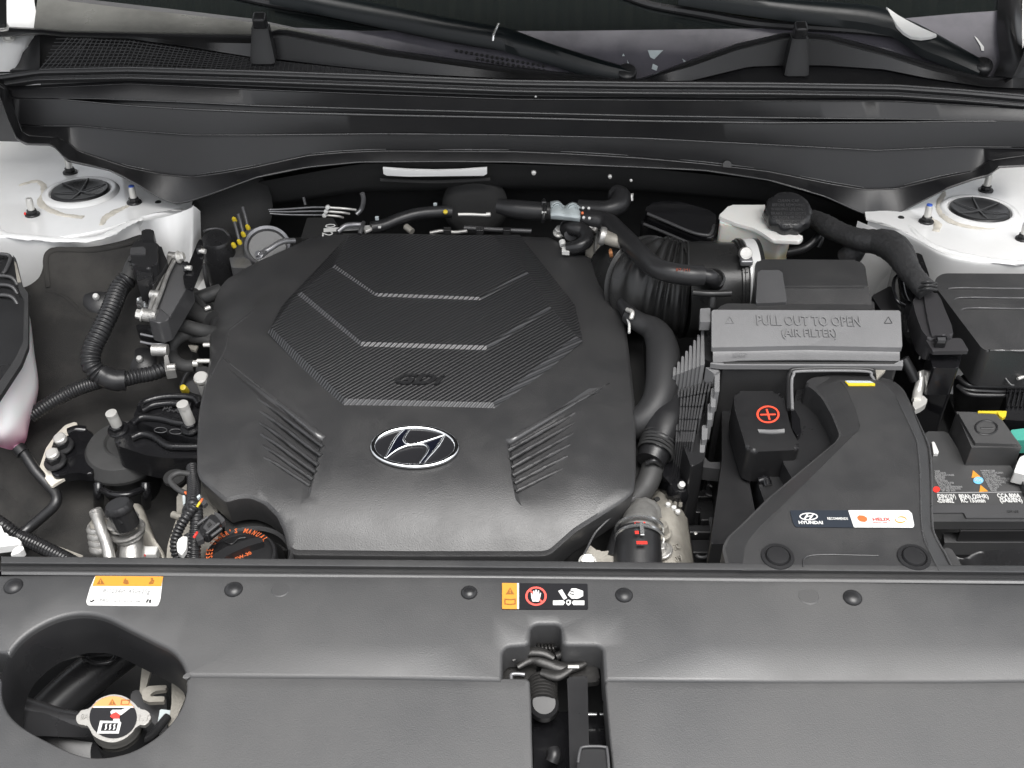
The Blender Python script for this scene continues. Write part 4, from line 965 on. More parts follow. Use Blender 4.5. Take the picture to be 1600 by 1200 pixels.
bt = [[(-50, 470, .0), (10, 470, -.005), (36, 470, -.01), (46, 478, -.03), (44, 490, -.05)], [(-50, 540, .0), (10, 545, .0), (40, 540, -.01), (53, 545, -.03), (50, 560, -.07)], [(-50, 600, .0), (10, 606, .0), (44, 602, -.02), (60, 606, -.045), (54, 620, -.09)],
      [(-50, 650, -.02), (0, 656, -.02), (28, 656, -.03), (46, 660, -.06), (40, 668, -.1)], [(-50, 676, -.05), (-4, 684, -.04), (22, 684, -.05), (41, 684, -.07), (38, 690, -.11)], [(-50, 690, -.10), (-4, 698, -.08), (18, 703, -.08), (34, 700, -.10), (30, 702, -.13)]]
grid('bottle', bt, PINK, cb, n=5, ang=80)
tube('outlet_neck', PX([(22, 690, -.07), (28, 700, -.075), (33, 708, -.08)]), .0045, PINK, cb)
prism('shroud', [(-50, 396), (16, 397), (24, 406), (29, 440), (40, 452), (41, 470), (41, 535), (30, 562), (0, 606), (-20, 630), (-50, 640)], .03, .012, PLS, cb, r=.006, bev=.004)
prism('shroud_edge', [(20, 398), (25, 404), (35, 446), (44, 458), (44, 540), (33, 568), (-14, 640), (-24, 630), (24, 560), (36, 534), (38, 470), (30, 454)], .034, .006, PL, cb, r=.003)
for y0 in (432, 446, 462): tube('strap_band', [U(-30, y0, .034), U(6, y0 - 1, .036), U(20, y0 + 3, .034), U(28, y0 + 14, .028)], .0022, PLG, cb)
tube('cap_rim', [U(-30, 398, .036), U(4, 397, .04), U(16, 402, .038), U(10, 420, .034), U(4, 428, .032)], .0022, PLG, cb)
prism('bracket_strip', [(22, 408), (25, 410), (33, 440), (27, 441)], .035, .004, ALUD, cb, r=.0005)
hs_ = thing('overflow_hose', U(60, 740, -.1), 'thin black rubber hose bending down from the pink bottle outlet', 'hose')
tube('hose_body', PX([(29, 698, -.074), (40, 712, -.08), (56, 736, -.09), (74, 756, -.1), (87, 772, -.105), (86, 788, -.11), (68, 806, -.12), (44, 826, -.13), (14, 846, -.13), (-20, 866, -.13)]), .0062, RUB, hs_)
tube('hose_end', PX([(28, 699, -.073), (36, 708, -.077)]), .0078, RUB, hs_)
cc_ = thing('corrugated_cable_sleeve', U(60, 850, -.12), 'short ribbed black cable sleeve in the lower left corner behind the front panel', 'cable sleeve', 'ribbed black cable sleeves')
tube('sleeve', PX([(-20, 806, -.12), (6, 822, -.12), (28, 838, -.13), (60, 852, -.13), (104, 874, -.13), (130, 890, -.13)]), .0075, PLS, cc_, corr=(.0042, .0012))
wb = thing('white_bracket', U(15, 840, -.1), 'small white painted bracket in the lower left corner', 'bracket')
prism('plate', [(-30, 815), (0, 818), (8, 836), (32, 842), (34, 850), (22, 852), (-30, 858)], -.10, .01, WHITE, wb)
prism('ear', [(22, 856), (34, 852), (38, 857), (30, 864), (16, 868)], -.10, .01, WHITE, wb, r=.002)
prism('rail', [(50, 838), (130, 868), (128, 873), (50, 845)], -.135, .012, ALUD, wb, r=.001)

# thick ribbed wiring sleeve from the module connector down to the left
sv = thing('ribbed_wiring_sleeve', U(150, 550, -0.008), 'thick ribbed black wiring sleeve curving down from the module connector', 'cable sleeve', 'ribbed black cable sleeves')
tube('sleeve', PX([(200, 436, 0.026), (186, 452, 0.022), (172, 486, 0.017), (156, 520, 0.010), (144, 545, 0.002), (142, 568, -0.008), (154, 584, -0.018), (170, 592, -0.023)]), .0103, PLS, sv, corr=(.0052, .0018))
rough_tube('taped_joint', PX([(160, 586, -0.020), (176, 594, -0.024), (196, 594, -0.026)]), .0125, PLS, sv)
tube('rear_branch', PX([(190, 594, -0.026), (214, 588, -0.028), (240, 583, -0.028), (262, 574, -0.028)]), .0082, PLS, sv, corr=(.0045, .0012))
tube('front_branch', PX([(172, 592, -0.024), (150, 598, -0.030), (120, 608, -0.038), (88, 624, -0.046), (62, 640, -0.053), (48, 650, -0.058)]), .0078, PLS, sv, corr=(.0036, .0009))
tube('taped_neck', PX([(222, 398, 0.034), (212, 412, 0.034), (205, 426, 0.030), (200, 438, 0.026)]), [.009, .0115, .011, .0105], RUBL, sv)
for a in range(3): tube('tape_ridge', PX([(200 + a * 3, 408 + a * 6, 0.046), (214, 404 + a * 7, 0.048), (224, 408 + a * 6, 0.040)]), .0012, PLS, sv)
# control module with aluminium case
md = thing('control_module', U(255, 440, 0.035), 'aluminium cased control module with big black connector beside the left tower', 'control unit')
prism('connector_body', [(204, 396), (206, 384), (214, 374), (236, 373), (246, 382), (246, 412), (232, 420), (206, 414)], 0.0700, .030, PLS, md, r=.003, bev=.003)
prism('connector_facet', [(204, 387), (224, 385), (228, 390), (227, 396), (203, 396)], 0.0725, .006, PLG, md, r=.001, bev=.001)
prism('connector_lock', [(221, 360), (225, 358), (238, 358), (241, 362), (240, 374), (221, 374)], 0.0750, .014, PLS, md, r=.002)
prism('plug_block', [(244, 386), (252, 384), (257, 398), (262, 408), (240, 446), (222, 440), (214, 432), (222, 412)], 0.0550, .035, PLS, md, r=.002)
prism('plug_base', [(214, 418), (240, 416), (238, 432), (214, 440)], 0.0630, .03, PLS, md, r=.001)
prism('case', [(266, 398), (284, 400), (296, 425), (298, 440), (262, 500), (248, 505), (232, 500), (232, 470)], 0.0390, .03, PLG, md, r=.003)
prism('cover_plate', [(272, 410), (296, 424), (294, 446), (266, 494), (250, 482)], 0.0405, .004, mat('dark_cover_plate', (.07, .07, .072), .45, grain=1, gs=700, bump=.3), md, r=.002)
for L in ([(266, 402, 0.047), (256, 424, 0.047), (246, 450, 0.045), (236, 478, 0.043), (233, 496, 0.039)], [(272, 408, 0.047), (262, 428, 0.047), (252, 456, 0.045), (242, 482, 0.043), (240, 498, 0.039)]):
    tube('case_rib', PX(L), .0026, ALU, md)
for x, y, z in ((272, 401, 0.045), (244, 461, 0.043)):
    tube('screw_boss', PX([(x - 8, y - 1, z), (x + 6, y + 1, z)]), .0058, ALU, md)
tube('screw_boss', PX([(226, 492, 0.037), (246, 494, 0.037)]), .0078, ALU, md)
for x, y, z in ((223, 492, 0.037), (278, 402, 0.047)): bolt('bolt', U(x, y, z), .0055, .008, ZINC, md, axis=(-1 if x < 250 else 1, 0, .25))
tube('screw_boss', PX([(238, 547, 0.005), (262, 547, 0.005)]), .0072, ALU, md)
prism('clamp_ear', [(256, 556), (262, 554), (266, 572), (272, 570), (274, 578), (258, 580)], 0.0050, .012, ALU, md, r=.0015)
tube('screw_boss', PX([(262, 574, 0.005), (274, 573, 0.005)]), .0042, ALU, md)
grid('reflector_curve', [[(214, 466, 0.015), (226, 462, 0.015), (236, 468, 0.015)], [(214, 480, 0.005), (226, 480, 0.015), (236, 482, 0.015)], [(218, 490, -0.015), (228, 492, -0.005), (240, 500, -0.005)]], SILV, md, n=3)
prism('mount_bracket', [(316, 375), (312, 373), (308, 380), (296, 410), (286, 432), (288, 446), (300, 452), (305, 440), (316, 412), (318, 396)], 0.0470, .004, GLB, md, r=.002)
prism('side_bracket', [(212, 506), (246, 510), (262, 520), (266, 540), (262, 548), (232, 540), (216, 524)], -0.0050, .004, GLB, md, r=.004)
tube('bracket_edge', PX([(220, 522, 0.005), (240, 526, 0.005), (258, 526, 0.005)]), .0016, STEEL, md)
tube('bracket_edge', PX([(220, 534, 0.003), (240, 538, 0.003), (258, 537, 0.003)]), .0016, STEEL, md)
for x, y in ((312, 392), (290, 418)):
    tube('stud', [U(x, y, .051), U(x + 9, y + 1, .051)], .0032, ZINC, md)
    lathe('nut', [(0, 0), (.007, 0), (.007, .005), (0, .005)], U(x - 2, y, .049), PLS, md, axis=(1, 0, 0.135), seg=6)

# harness loops squeezed against the left edge of the engine cover
hw = thing('taped_harness_loops', U(300, 520, -.02), 'grey taped wire loops bulging out at the left edge of the engine cover', 'wiring')
for L, r in (([(330, 500, -.02), (306, 488, -.02), (292, 482, -.02), (284, 478, -.03)], .012), ([(335, 520, -.02), (312, 516, -.01), (288, 510, -.01), (274, 514, -.02), (272, 524, -.03)], .0085), ([(332, 530, -.02), (312, 522, -.02), (288, 524, -.02), (271, 536, -.02), (268, 552, -.03), (276, 566, -.03), (290, 572, -.03), (304, 572, -.03)], .0075),
             ([(288, 486, -.03), (284, 472, -.02), (292, 464, -.01), (306, 466, -.01), (316, 476, -.01), (322, 482, -.01)], .0042), ([(345, 455, -.02), (330, 460, -.02), (312, 466, -.02), (300, 470, -.03)], .010), ([(292, 500, -.05), (296, 480, -.04), (300, 462, -.05)], .012), ([(340, 536, -.02), (318, 530, -.02), (300, 528, -.025)], .006)):
    tube('taped_wire', PX(L), r, RUBL, hw)
tube('terminal', PX([(302, 568, -.02), (310, 568, -.02)]), .004, ZINC, hw)
prism('earth_lug', [(294, 539), (310, 540), (306, 548), (298, 546)], -.03, .003, ALUD, hw, r=.0005)
for L in ([(320, 483, -.004), (328, 480, -.004)], [(318, 539, -.01), (328, 539, -.01)], [(308, 564, -.01), (328, 564, -.01)]): tube('terminal', PX(L), .0026, ZINC, hw)
tube('sensor_wire', PX([(300, 574, -.03), (290, 588, -.04), (284, 604, -.05), (288, 608, -.05)]), .003, RUB, hw)
prism('dark_bracket', [(292, 574), (328, 572), (322, 620), (296, 612), (286, 604)], -.05, .01, PLG, hw)
yp = thing('yellow_plug', U(288, 607, -.04), 'tiny yellow plug beside the bracket arm left of the engine cover', 'plug')
lathe('plug_body', [(0, .005), (.0035, .004), (.0045, 0), (.0045, -.01)], U(287, 607, -.04), YEL, yp, axis=(0, -.5, 1), seg=12)
sb_ = thing('spacer_bolt', U(314, 600, .0), 'pale capped spacer bolt standing at the left edge of the engine cover', 'bolt')
lathe('spacer', [(.0065, 0), (.0065, -.025)], U(316, 596, -.005), ZINC, sb_, axis=(0, -.2, 1), seg=16)
lathe('bolt_cap', [(0, .003), (.007, .003), (.0085, .001), (.0085, -.003)], U(314, 590, -.004), ZINC, sb_, axis=(0, -.2, 1), seg=20)

# engine mount
em_ = thing('engine_mount', U(200, 700, -.08), 'round rubber engine mount with glossy black cast arm left of the engine cover', 'engine mount')
mc = U(190, 700, -.085); ms = sc(190, 700, -.085)
lathe('rubber_dome', [(0, .005), (50 * ms, .005), (52 * ms, .0045), (61 * ms, -.006), (63 * ms, -.009), (63 * ms, -.013), (50 * ms, -.014)], mc, RUBL, em_, axis=(.0, -.05, 1), seg=64, ang=22)
lathe('rubber_groove', [(28 * ms, .0055), (31 * ms, .0085), (34 * ms, .0055)], mc + Vector((.004, .006, 0)), RUBL, em_, axis=(0, -.10, 1), seg=40, ang=60)
lathe('can', [(46 * ms, 0), (46 * ms, -.04), (38 * ms, -.06), (38 * ms, -.12)], mc + Vector((0, 0, -.026)), PLS, em_, seg=36)
for dx in (-36, 38): tube('can_rib', [U(190 + dx, 754, -.10), U(190 + dx, 772, -.11), U(190 + dx, 790, -.14)], .006, GLB, em_)
tube('can_band', PX([(160, 766, -.10), (175, 772, -.095), (200, 773, -.095), (222, 765, -.10)]), .004, GLB, em_)
def arm(name, L, z, h, bev=.004, m_=CAST): return prism(name, L, z, h, m_, em_, r=.008, bev=bev)
arm('cast_arm', [(178, 684), (190, 668), (206, 655), (222, 650), (300, 668), (340, 676), (340, 712), (308, 716), (262, 716), (230, 712), (200, 702), (180, 695)], -.045, .035, .006)
arm('cast_arm_upper', [(208, 650), (216, 634), (222, 626), (262, 619), (298, 619), (312, 626), (330, 640), (330, 690), (300, 686), (262, 676), (230, 664), (212, 658)], -.030, .035, .006)
for L in ([(219, 638, -.024), (226, 628, -.024), (258, 620, -.024), (300, 621, -.024), (312, 632, -.024)], [(206, 662, -.026), (222, 652, -.026), (252, 654, -.026), (276, 660, -.026), (306, 664, -.026)], [(206, 684, -.040), (222, 678, -.040), (240, 682, -.040), (262, 696, -.040), (282, 698, -.040), (312, 698, -.040)], [(222, 642, -.025), (240, 633, -.025), (270, 630, -.025), (300, 634, -.025)]):
    tube('casting_rib', PX(L), .0042, CAST, em_)
lettering('cast_number', 'P5-A50', (254, 643), (292, 648), -.0290, PLG, em_, h=7, ext=.0012)
for cx in (251, 275):
    bm = bmesh.new(); add_tube(bm, [U(x, y, -.0285) for x, y in ell(cx, 672 + (cx - 251) * .1, 10, 4, 16)] + [U(cx + 10, 672 + (cx - 251) * .1, -.0285)], .0005, seg=6, samples=2, cap=False); finish(bm, 'cast_mark', PLG, em_, 60)
for x, y, z in ((185, 672, -.045), (299, 668, -.026)):
    p = U(x, y, z); b_ = bolt('mount_bolt', p, .0080, .009, CAST, em_, axis=(-.08, -.1, 1), washer=.012)
    bm = bmesh.new(); add_lathe(bm, [(.0062, 0), (.0062, .022 if x > 200 else .014), (.0055, .024 if x > 200 else .016), (.0065, .0245 if x > 200 else .0165), (.0065, .030 if x > 200 else .020), (0, .031 if x > 200 else .021)], p + Vector((0, 0, .008)), (-.1, -.05, 1), 20); finish(bm, 'bolt_shank', ZINC, b_, 40)
prism('body_plate', [(102, 664), (120, 658), (120, 740), (112, 742), (96, 750), (80, 760), (60, 734), (72, 700), (86, 680)], -.092, .004, SEAM, em_, r=.003)
arm('side_lug', [(102, 690), (106, 676), (122, 668), (146, 672), (146, 742), (118, 738), (84, 745), (78, 734), (84, 712)], -.086, .012, .004, GLB)
for x, y in ((99, 694), (87, 718)):
    p = U(x, y + 4, -.082); b_ = bolt('lug_bolt', p, .0085, .012, PLS, em_, axis=(-.1, -.15, 1), washer=.013)
    bm = bmesh.new(); add_lathe(bm, [(.0075, 0), (.0075, .005), (.006, .0065), (0, .007)], p + Vector((0, 0, .011)), (-.1, -.15, 1), 18); finish(bm, 'bolt_head', ZINC, b_, 40)
tube('lug_hose', PX([(108, 676, -.09), (120, 672, -.088), (134, 673, -.09)]), .006, GLB, em_)

# air-conditioning pipes and service port
ac = thing('service_port_pipe', U(205, 840, -.05), 'silver pipe with black ribbed service cap behind the left front panel', 'pipe')
tube('riser', PX([(206, 890, -.10), (206, 860, -.09), (205, 838, -.08)]), [.0135, .0135, .0125], ALU, ac)
for d, r in ((0, .016), (.006, .019), (.014, .0155), (.019, .0165)):
    lathe('port_ring', [(r, 0), (r + .001, .0015), (r, .004), (r * .7, .004)], U(203, 838, -.078) + Vector((-.004 * d / .02, .004 * d / .02, d)), ALU, ac, axis=(-.18, .2, 1), seg=28)
bm = bmesh.new(); add_lathe(bm, [(.0125, 0), (.0135, .001), (.0135, .022), (.0150, .023), (.0150, .026), (.0125, .030), (.009, .0305), (0, .029)], U(199, 822, -.055), (-.2, .2, 1), 48, lobes=(16, .025, .012)); finish(bm, 'port_cap', PLS, ac, 40)
tube('cap_tether', PX([(176, 798, -.03), (182, 806, -.032), (190, 818, -.04)]), .0022, PLS, ac)
a2 = thing('silver_pipe', U(160, 830, -.05), 'bare silver pipe and ribbed silver fitting left of the service port', 'pipe')
tube('pipe', PX([(150, 800, -.055), (158, 826, -.06), (168, 856, -.068), (174, 890, -.08)]), .0062, ALU, a2)
lathe('pipe_end', [(0, .002), (.0066, .001), (.0072, -.002), (.0072, -.008)], U(149, 798, -.053), ALU, a2, axis=(-.3, .4, 1), seg=20)
for k in range(4): lathe('fitting_ring', [(.0125, -.003), (.0145, 0), (.0145, .003), (.0125, .006), (.010, .006)], U(157 + k * 1.5, 826 + k * 10, -.075 - k * .004), ALU, a2, axis=(-.1, .3, 1), seg=28)
lathe('fitting_end', [(0, .01), (.008, .01), (.012, .006), (.012, -.03)], U(156, 826, -.08), ALUD, a2, axis=(-.1, .3, 1), seg=20)
a3 = thing('grey_stay', U(235, 830, -.08), 'grey metal stay leaning behind the service port', 'bracket')
grid('stay', [[(204, 786, -.10), (214, 788, -.095), (222, 794, -.10)], [(214, 830, -.11), (228, 828, -.10), (238, 836, -.11)], [(224, 880, -.12), (250, 860, -.11), (262, 890, -.12)]], ALUD, a3, n=4, thick=.004)
box('foot', U(233, 866, -.10), (.02, .012, .015), WHT, a3)
tube('red_ring', PX([(218, 864, -.095), (224, 868, -.095), (228, 864, -.095)]), .002, RED, a3)

# oil filler cap with orange lettering
oc = thing('oil_filler_cap', U(375, 850, -.01), 'black oil filler cap with orange lettering in the engine cover notch', 'filler cap')
OP = PLN(376, 862, -.030, 0, -.10)
c = U(376, 868, OP); s = sc(376, 868, -.03); ax = pn(OP)
lathe('cap_rim', [(56 * s, -.012), (56 * s, -.002), (54 * s, .001), (50 * s, .0015), (48 * s, -.002)], c, PLS, oc, axis=ax, seg=56)
lathe('cap_face', [(0, .001), (44 * s, .001), (49 * s, -.001), (49 * s, -.006)], c, PLC, oc, axis=ax, seg=56)
OPf = (OP[0] + .001, 0, OP[2])
prism('grip_bar', [(330, 868), (350, 856), (380, 845), (408, 838), (412, 846), (386, 854), (358, 866), (338, 882)], (OP[0] + .010, 0, OP[2]), .010, PLS, oc, r=.003, bev=.002)
txt = "SEE OWNER'S MANUAL"; a0, a1 = 172, 318
for i, ch in enumerate(txt):
    if ch == ' ': continue
    a = R(a0 + (a1 - a0) * i / (len(txt) - 1)); aa = a + R(2.9)
    rx, ry = 44, 34
    p0 = (376 + rx * math.cos(a) - 0, 867 + ry * math.sin(a)); p1 = (376 + rx * math.cos(aa + R(1.5)), 867 + ry * math.sin(aa + R(1.5)))
    w = {"'": .35, 'I': .5, 'M': 1.1, 'W': 1.1}.get(ch, .85)
    lettering('cap_letter', ch, p0, (p0[0] + (p1[0] - p0[0]) * w * 1.5, p0[1] + (p1[1] - p0[1]) * w * 1.5), OPf, ORD, oc, h=7, bold=.012)
lettering('cap_letter', 'USE 5W-30', (352, 884), (394, 866), OPf, ORD, oc, h=5, bold=.02)
tube('cap_notch', PX([(352, 846, (OPf[0] + .001, 0, OP[2])), (362, 850, (OPf[0] + .001, 0, OP[2])), (372, 842, (OPf[0] + .001, 0, OP[2])), (384, 840, (OPf[0] + .001, 0, OP[2]))]), .0010, PLS, oc)
lathe('neck', [(62 * s, -.004), (66 * s, 0), (70 * s, -.004), (70 * s, -.05), (56 * s, -.05), (56 * s, -.01)], c + Vector((.006, .004, -.004)), PL, oc, axis=ax, seg=56, ang=50)

# connector and ribbed wires beside the oil cap
cw_ = thing('wire_connector', U(325, 825, .0), 'grey wire connector with ribbed sleeves beside the oil filler cap', 'connector')
prism('housing', [(310, 826), (326, 806), (334, 802), (346, 816), (342, 822), (324, 838), (316, 836)], 0.0000, 0.0100, PLS, cw_, r=.002)
prism('housing_face', [(317, 824), (327, 810), (338, 818), (326, 832)], 0.0025, 0.0020, PLG, cw_, r=.001)
prism('latch_window', [(323, 820), (328, 815), (331, 819), (326, 824)], 0.0035, 0.0015, DARK, cw_, r=.0003)
for a in ((308, 820, 324, 808), (322, 834, 342, 818), (330, 838, 346, 826)): tube('housing_rail', PX([(a[0], a[1], .002), (a[2], a[3], .002)]), .0016, PLG, cw_)
prism('rear_cap', [(304, 836), (310, 828), (318, 832), (318, 842), (308, 846)], -0.0040, 0.0070, PLG, cw_, r=.001)
prism('rear_cap', [(334, 800), (342, 802), (352, 812), (346, 818), (338, 810)], -0.0040, 0.0070, PLG, cw_, r=.001)
prism('upper_plug', [(308, 776), (314, 774), (324, 784), (318, 790), (310, 782)], -0.0080, 0.0050, PLG, cw_, r=.001)
prism('upper_lock', [(307, 776), (312, 772), (313, 775), (309, 779)], -0.0040, 0.0030, PALE, cw_, r=.0005)
for x, y, m_ in ((311, 788, ORD), (308, 792, YEL), (303, 840, RED)): tube('wire', PX([(x, y, .006), (x + 3, y - 5, .008), (x + 5, y - 8, .006)]), .0013, m_, cw_)
for L, r in (([(301, 730, -.03), (303, 760, -.02), (300, 790, -.01), (294, 800, -.02)], .0062), ([(306, 790, -.005), (307, 820, -.01), (303, 860, -.02), (304, 890, -.03)], .0058), ([(304, 792, .002), (292, 806, .0), (280, 826, -.01), (274, 846, -.02), (276, 866, -.03), (290, 890, -.04)], .0045), ([(298, 838, -.02), (296, 860, -.02), (286, 890, -.03)], .0062)):
    tube('ribbed_sleeve', PX(L), r, PLS, cw_, corr=(.0040, .0012))
tube('bare_loop', PX([(298, 741, -.02), (280, 739, -.02), (268, 745, -.02), (267, 754, -.02), (280, 766, -.02), (293, 772, -.02)]), .0030, RUBL, cw_)
for k in range(2): tube('wire', PX([(289 + k * 3, 769, -.016), (294 + k * 2, 774, -.016)]), .0013, ORD, cw_)
prism('white_tag', [(285, 774), (289, 773), (290, 786), (286, 789)], -.02, .003, PALE, cw_, r=.0005)
prism('white_label_wrap', [(280, 840), (290, 837), (293, 840), (291, 858), (284, 868), (277, 862), (276, 850)], -.005, .006, WHT, cw_, r=.002)
ti = thing('timing_case', U(290, 830, -.06), 'dull cast aluminium engine front seen below the wire connector', 'engine casting')
prism('casting', [(276, 770), (310, 740), (340, 780), (340, 890), (258, 890), (262, 850), (276, 810)], -.06, .04, ALUD, ti, r=.006, bev=.004)
tube('casting_step', PX([(270, 804, -.058), (285, 808, -.056), (300, 806, -.056)]), .004, ALUD, ti)
lathe('dark_inset', [(0, 0), (.012, 0), (.012, -.004)], U(272, 745, -.055), DARK, ti, seg=20)
# ================================================================ RIGHT SIDE
# air filter box
ab = thing('air_filter_box', U(1250, 560, .03), 'black air filter housing with pull out to open lid and ribbed left side', 'air filter housing')
LIDM = mat('sky_lit_lid_plastic', (.17, .17, .173), .42, grain=1, gs=700, bump=.4, rv=.08, var=.12, vs_=20)  # housing plastic painted paler for the skylight on the tilted lid
LP = PLN(1250, 530, .055, 0, .32)
prism('lid_upper_body', [(1180, 412), (1186, 405), (1342, 406), (1352, 416), (1357, 450), (1180, 450)], .060, .09, PL, ab, r=.005, bev=.003)
prism('lid_slope', [(1180, 447), (1357, 446), (1367, 496), (1180, 496)], PLN(1270, 447, .0603, 0, .30), .03, PL, ab, r=.002)
prism('lid_pad', [(1184, 422), (1222, 422), (1230, 472), (1181, 474)], PLN(1200, 447, .067, 0, .30), .03, PLG, ab, r=.003, bev=.002)
prism('lid_side_step', [(1360, 470), (1366, 472), (1368, 498), (1360, 498)], .046, .05, PL, ab, r=.001)
lid = prism('pull_lid', [(1112, 484), (1407, 485), (1410, 543), (1260, 540), (1112, 543)], LP, .006, LIDM, ab, r=.002, bev=.0010)
prism('bottom_strip', [(1110, 566.5), (1131, 567), (1398, 567.5), (1411, 562), (1411, 572), (1400, 572), (1250, 571), (1126, 570.5), (1110, 568)], (LP[0] - .0035, 0, LP[2]), .006, LIDM, lid, r=.0006, bev=.0008)
prism('lid_edge_block', [(1094, 482), (1110, 481), (1110, 503), (1094, 503)], .06, .012, LIDM, ab, r=.001)
# rolled front lip of the lid
rows = []
for d, h in ((541, -.0004), (543, -.0034), (546, -.0056), (550, -.0066), (554, -.0066), (558, -.0058), (562, -.0042), (564, -.0036), (565.5, -.0050), (566, -.0100)):
    rows.append([U(x, d + (2 if x < 1150 else 0) - 2 * math.sin((x - 1112) / 296 * math.pi), (LP[0] + h, 0, LP[2])) for x in np.linspace(1114, 1406, 16)])
grid('rolled_lip', rows, LIDM, lid, ang=60)
prism('lid_slot', [(1131, 565.2), (1398, 565.6), (1398, 568.2), (1131, 567.8)], (LP[0] - .0030, 0, LP[2]), .004, DARK, lid, r=.0003, bev=0)
lettering('embossed_letters', 'PULL OUT TO OPEN', (1183, 508), (1345, 510), (LP[0] + .0004, 0, LP[2]), LIDM, lid, h=15, ext=.0012, lift=0, bold=.012)
lettering('embossed_letters', '(AIR FILTER)', (1222, 526), (1308, 527), (LP[0] + .0004, 0, LP[2]), LIDM, lid, h=12, ext=.0012, lift=0, bold=.012)
for cx in (1140, 1388):
    bm = bmesh.new(); add_tube(bm, [U(x, y, (LP[0] + .0006, 0, LP[2])) for x, y in ((cx - 6, 505), (cx, 495), (cx + 6, 505), (cx - 6, 505))], .0004, seg=6, samples=1, cap=False); finish(bm, 'triangle_mark', BLK if cx > 1200 else LIDM, lid, 40)
lettering('embossed_small', '>PP-TD20<', (1146, 557), (1168, 556), (LP[0] - .001, 0, LP[2]), LIDM, lid, h=4, ext=.0006)
prism('lid_rear_ledge', [(1126, 478), (1136, 474), (1364, 476), (1364, 484), (1120, 484)], .056, .01, PL, ab, r=.001)
# lower housing
prism('lower_body', [(1128, 540), (1400, 540), (1402, 576), (1128, 575)], .036, .22, PL, ab, r=.004)
prism('lower_left_wall', [(1112, 486), (1134, 568), (1126, 572), (1098, 560), (1098, 506)], .035, .12, PLS, ab, r=.002)
# stacked cooling ribs on the left, upper and lower rows
for k in range(9):
    x = 1096 - k * 6.2; yt = 514 + k * 8.4; yb = 570 + k * 2.3
    prism('side_rib', [(x, yt), (x + 4, yt + 1), (x + 5, yb), (x - 1.5, yb + 1)], .038 - k * .004, .10, LIDM, ab, r=.0012, bev=.0008)
for k in range(10):
    x = 1110 - k * 5.6; z = .020 - k * .003
    for (a, b_) in ((588 + k * 2.2, 612 + k * 1.0), (614 + k * 1.0, 634), (636, 654), (656, 672), (674, 690)):
        if k < 2 and a > 640: continue
        if k == 0 and a > 600: a, b_ = a, a
        if b_ - a < 4: continue
        prism('side_rib', [(x - .22 * (a - 590) * (1 - k / 11), a), (x + 3.2 - .22 * (a - 590) * (1 - k / 11), a), (x + 3.2 - .22 * (b_ - 590) * (1 - k / 11), b_), (x - .22 * (b_ - 590) * (1 - k / 11), b_)], z - .012 * (a - 590) / 100, .05, PLG, ab, r=.0008, bev=.0006)
for (x0, x1, y0, y1) in ((1117, 1125, 578, 612), (1111, 1119, 606, 636), (1106, 1114, 630, 656), (1097, 1106, 664, 687), (1094, 1102, 686, 707), (1088, 1096, 700, 722)):
    prism('rib_end', [(x0, y0), (x1, y0), (x1 - 1, y1), (x0 - .5, y1)], .030 - .05 * (y0 - 578) / 130, .03, LIDM, ab, r=.0015, bev=.001)
prism('rib_corner', [(1102, 574), (1120, 574), (1124, 580), (1116, 584)], .034, .02, LIDM, ab, r=.001)
prism('ribs_core', [(1056, 600), (1100, 580), (1120, 582), (1100, 720), (1080, 730), (1062, 680)], -.012, .10, PLS, ab, r=.004)
prism('lower_foot', [(1098, 710), (1108, 722), (1136, 722), (1134, 734), (1098, 730)], -.05, .02, PLG, ab, r=.002)
prism('lower_dark_wall', [(1128, 610), (1142, 608), (1150, 650), (1180, 800), (1176, 850), (1110, 850), (1128, 720)], -.03, .12, PLC, ab, r=.003)
# intake port frame
tube('port_frame', PX([(1238, 640, .028), (1237, 600, .034), (1240, 586, .038), (1252, 580, .040), (1350, 580, .040), (1362, 588, .038), (1368, 598, .036)]), .0017, LIDM, ab)
tube('port_seal', PX([(1233, 640, .026), (1232, 600, .031), (1235, 583, .035), (1250, 576.5, .037), (1352, 576.5, .037), (1366, 584, .035), (1373, 596, .033)]), .0026, PLS, ab)
prism('stay_tab', [(1368, 578), (1384, 578), (1370, 592)], .04, .004, ALUD, ab, r=.0005)

# intake duct to the front
DP = PLN(1340, 740, .034, 0, -.02)
du = thing('intake_duct', U(1330, 760, .03), 'wide black intake duct in the lower right with long maker sticker and yellow tag', 'air duct')
duct_o = [(1256, 600), (1268, 590), (1300, 586), (1370, 588), (1395, 594), (1412, 608), (1426, 636), (1446, 682), (1453, 700), (1456, 740), (1458, 826), (1476, 862), (1492, 892), (1136, 892), (1128, 856), (1136, 840), (1160, 818), (1200, 778), (1306, 690), (1312, 680), (1300, 650), (1284, 622), (1270, 608)]
prism('duct_body', duct_o, DP, .060, PL, du, r=.006, bev=.006)
pairs = [((1300, 587), (1312, 594)), ((1366, 588), (1362, 595)), ((1393, 594), (1384, 602)), ((1411, 608), (1398, 616)), ((1426, 636), (1409, 640)), ((1446, 682), (1430, 684)), ((1453, 702), (1434, 704)), ((1456, 740), (1437, 741)), ((1458, 826), (1440, 828)), ((1476, 862), (1454, 866)), ((1490, 889), (1467, 892)),
         ((1138, 890), (1160, 892)), ((1130, 856), (1163, 856)), ((1138, 840), (1170, 844)), ((1160, 819), (1188, 822)), ((1201, 779), (1222, 790)), ((1305, 691), (1343, 674)), ((1312, 680), (1346, 666)), ((1300, 650), (1337, 640)), ((1284, 622), (1326, 610)), ((1270, 606), (1314, 596))]
DC = (DP[0] + .0105, 0, DP[2])
bm = bmesh.new(); Ov = [bm.verts.new(U(x, y, (DP[0] - .001, 0, DP[2]))) for (x, y), _ in pairs]; Iv = [bm.verts.new(U(x, y, DC)) for _, (x, y) in pairs]
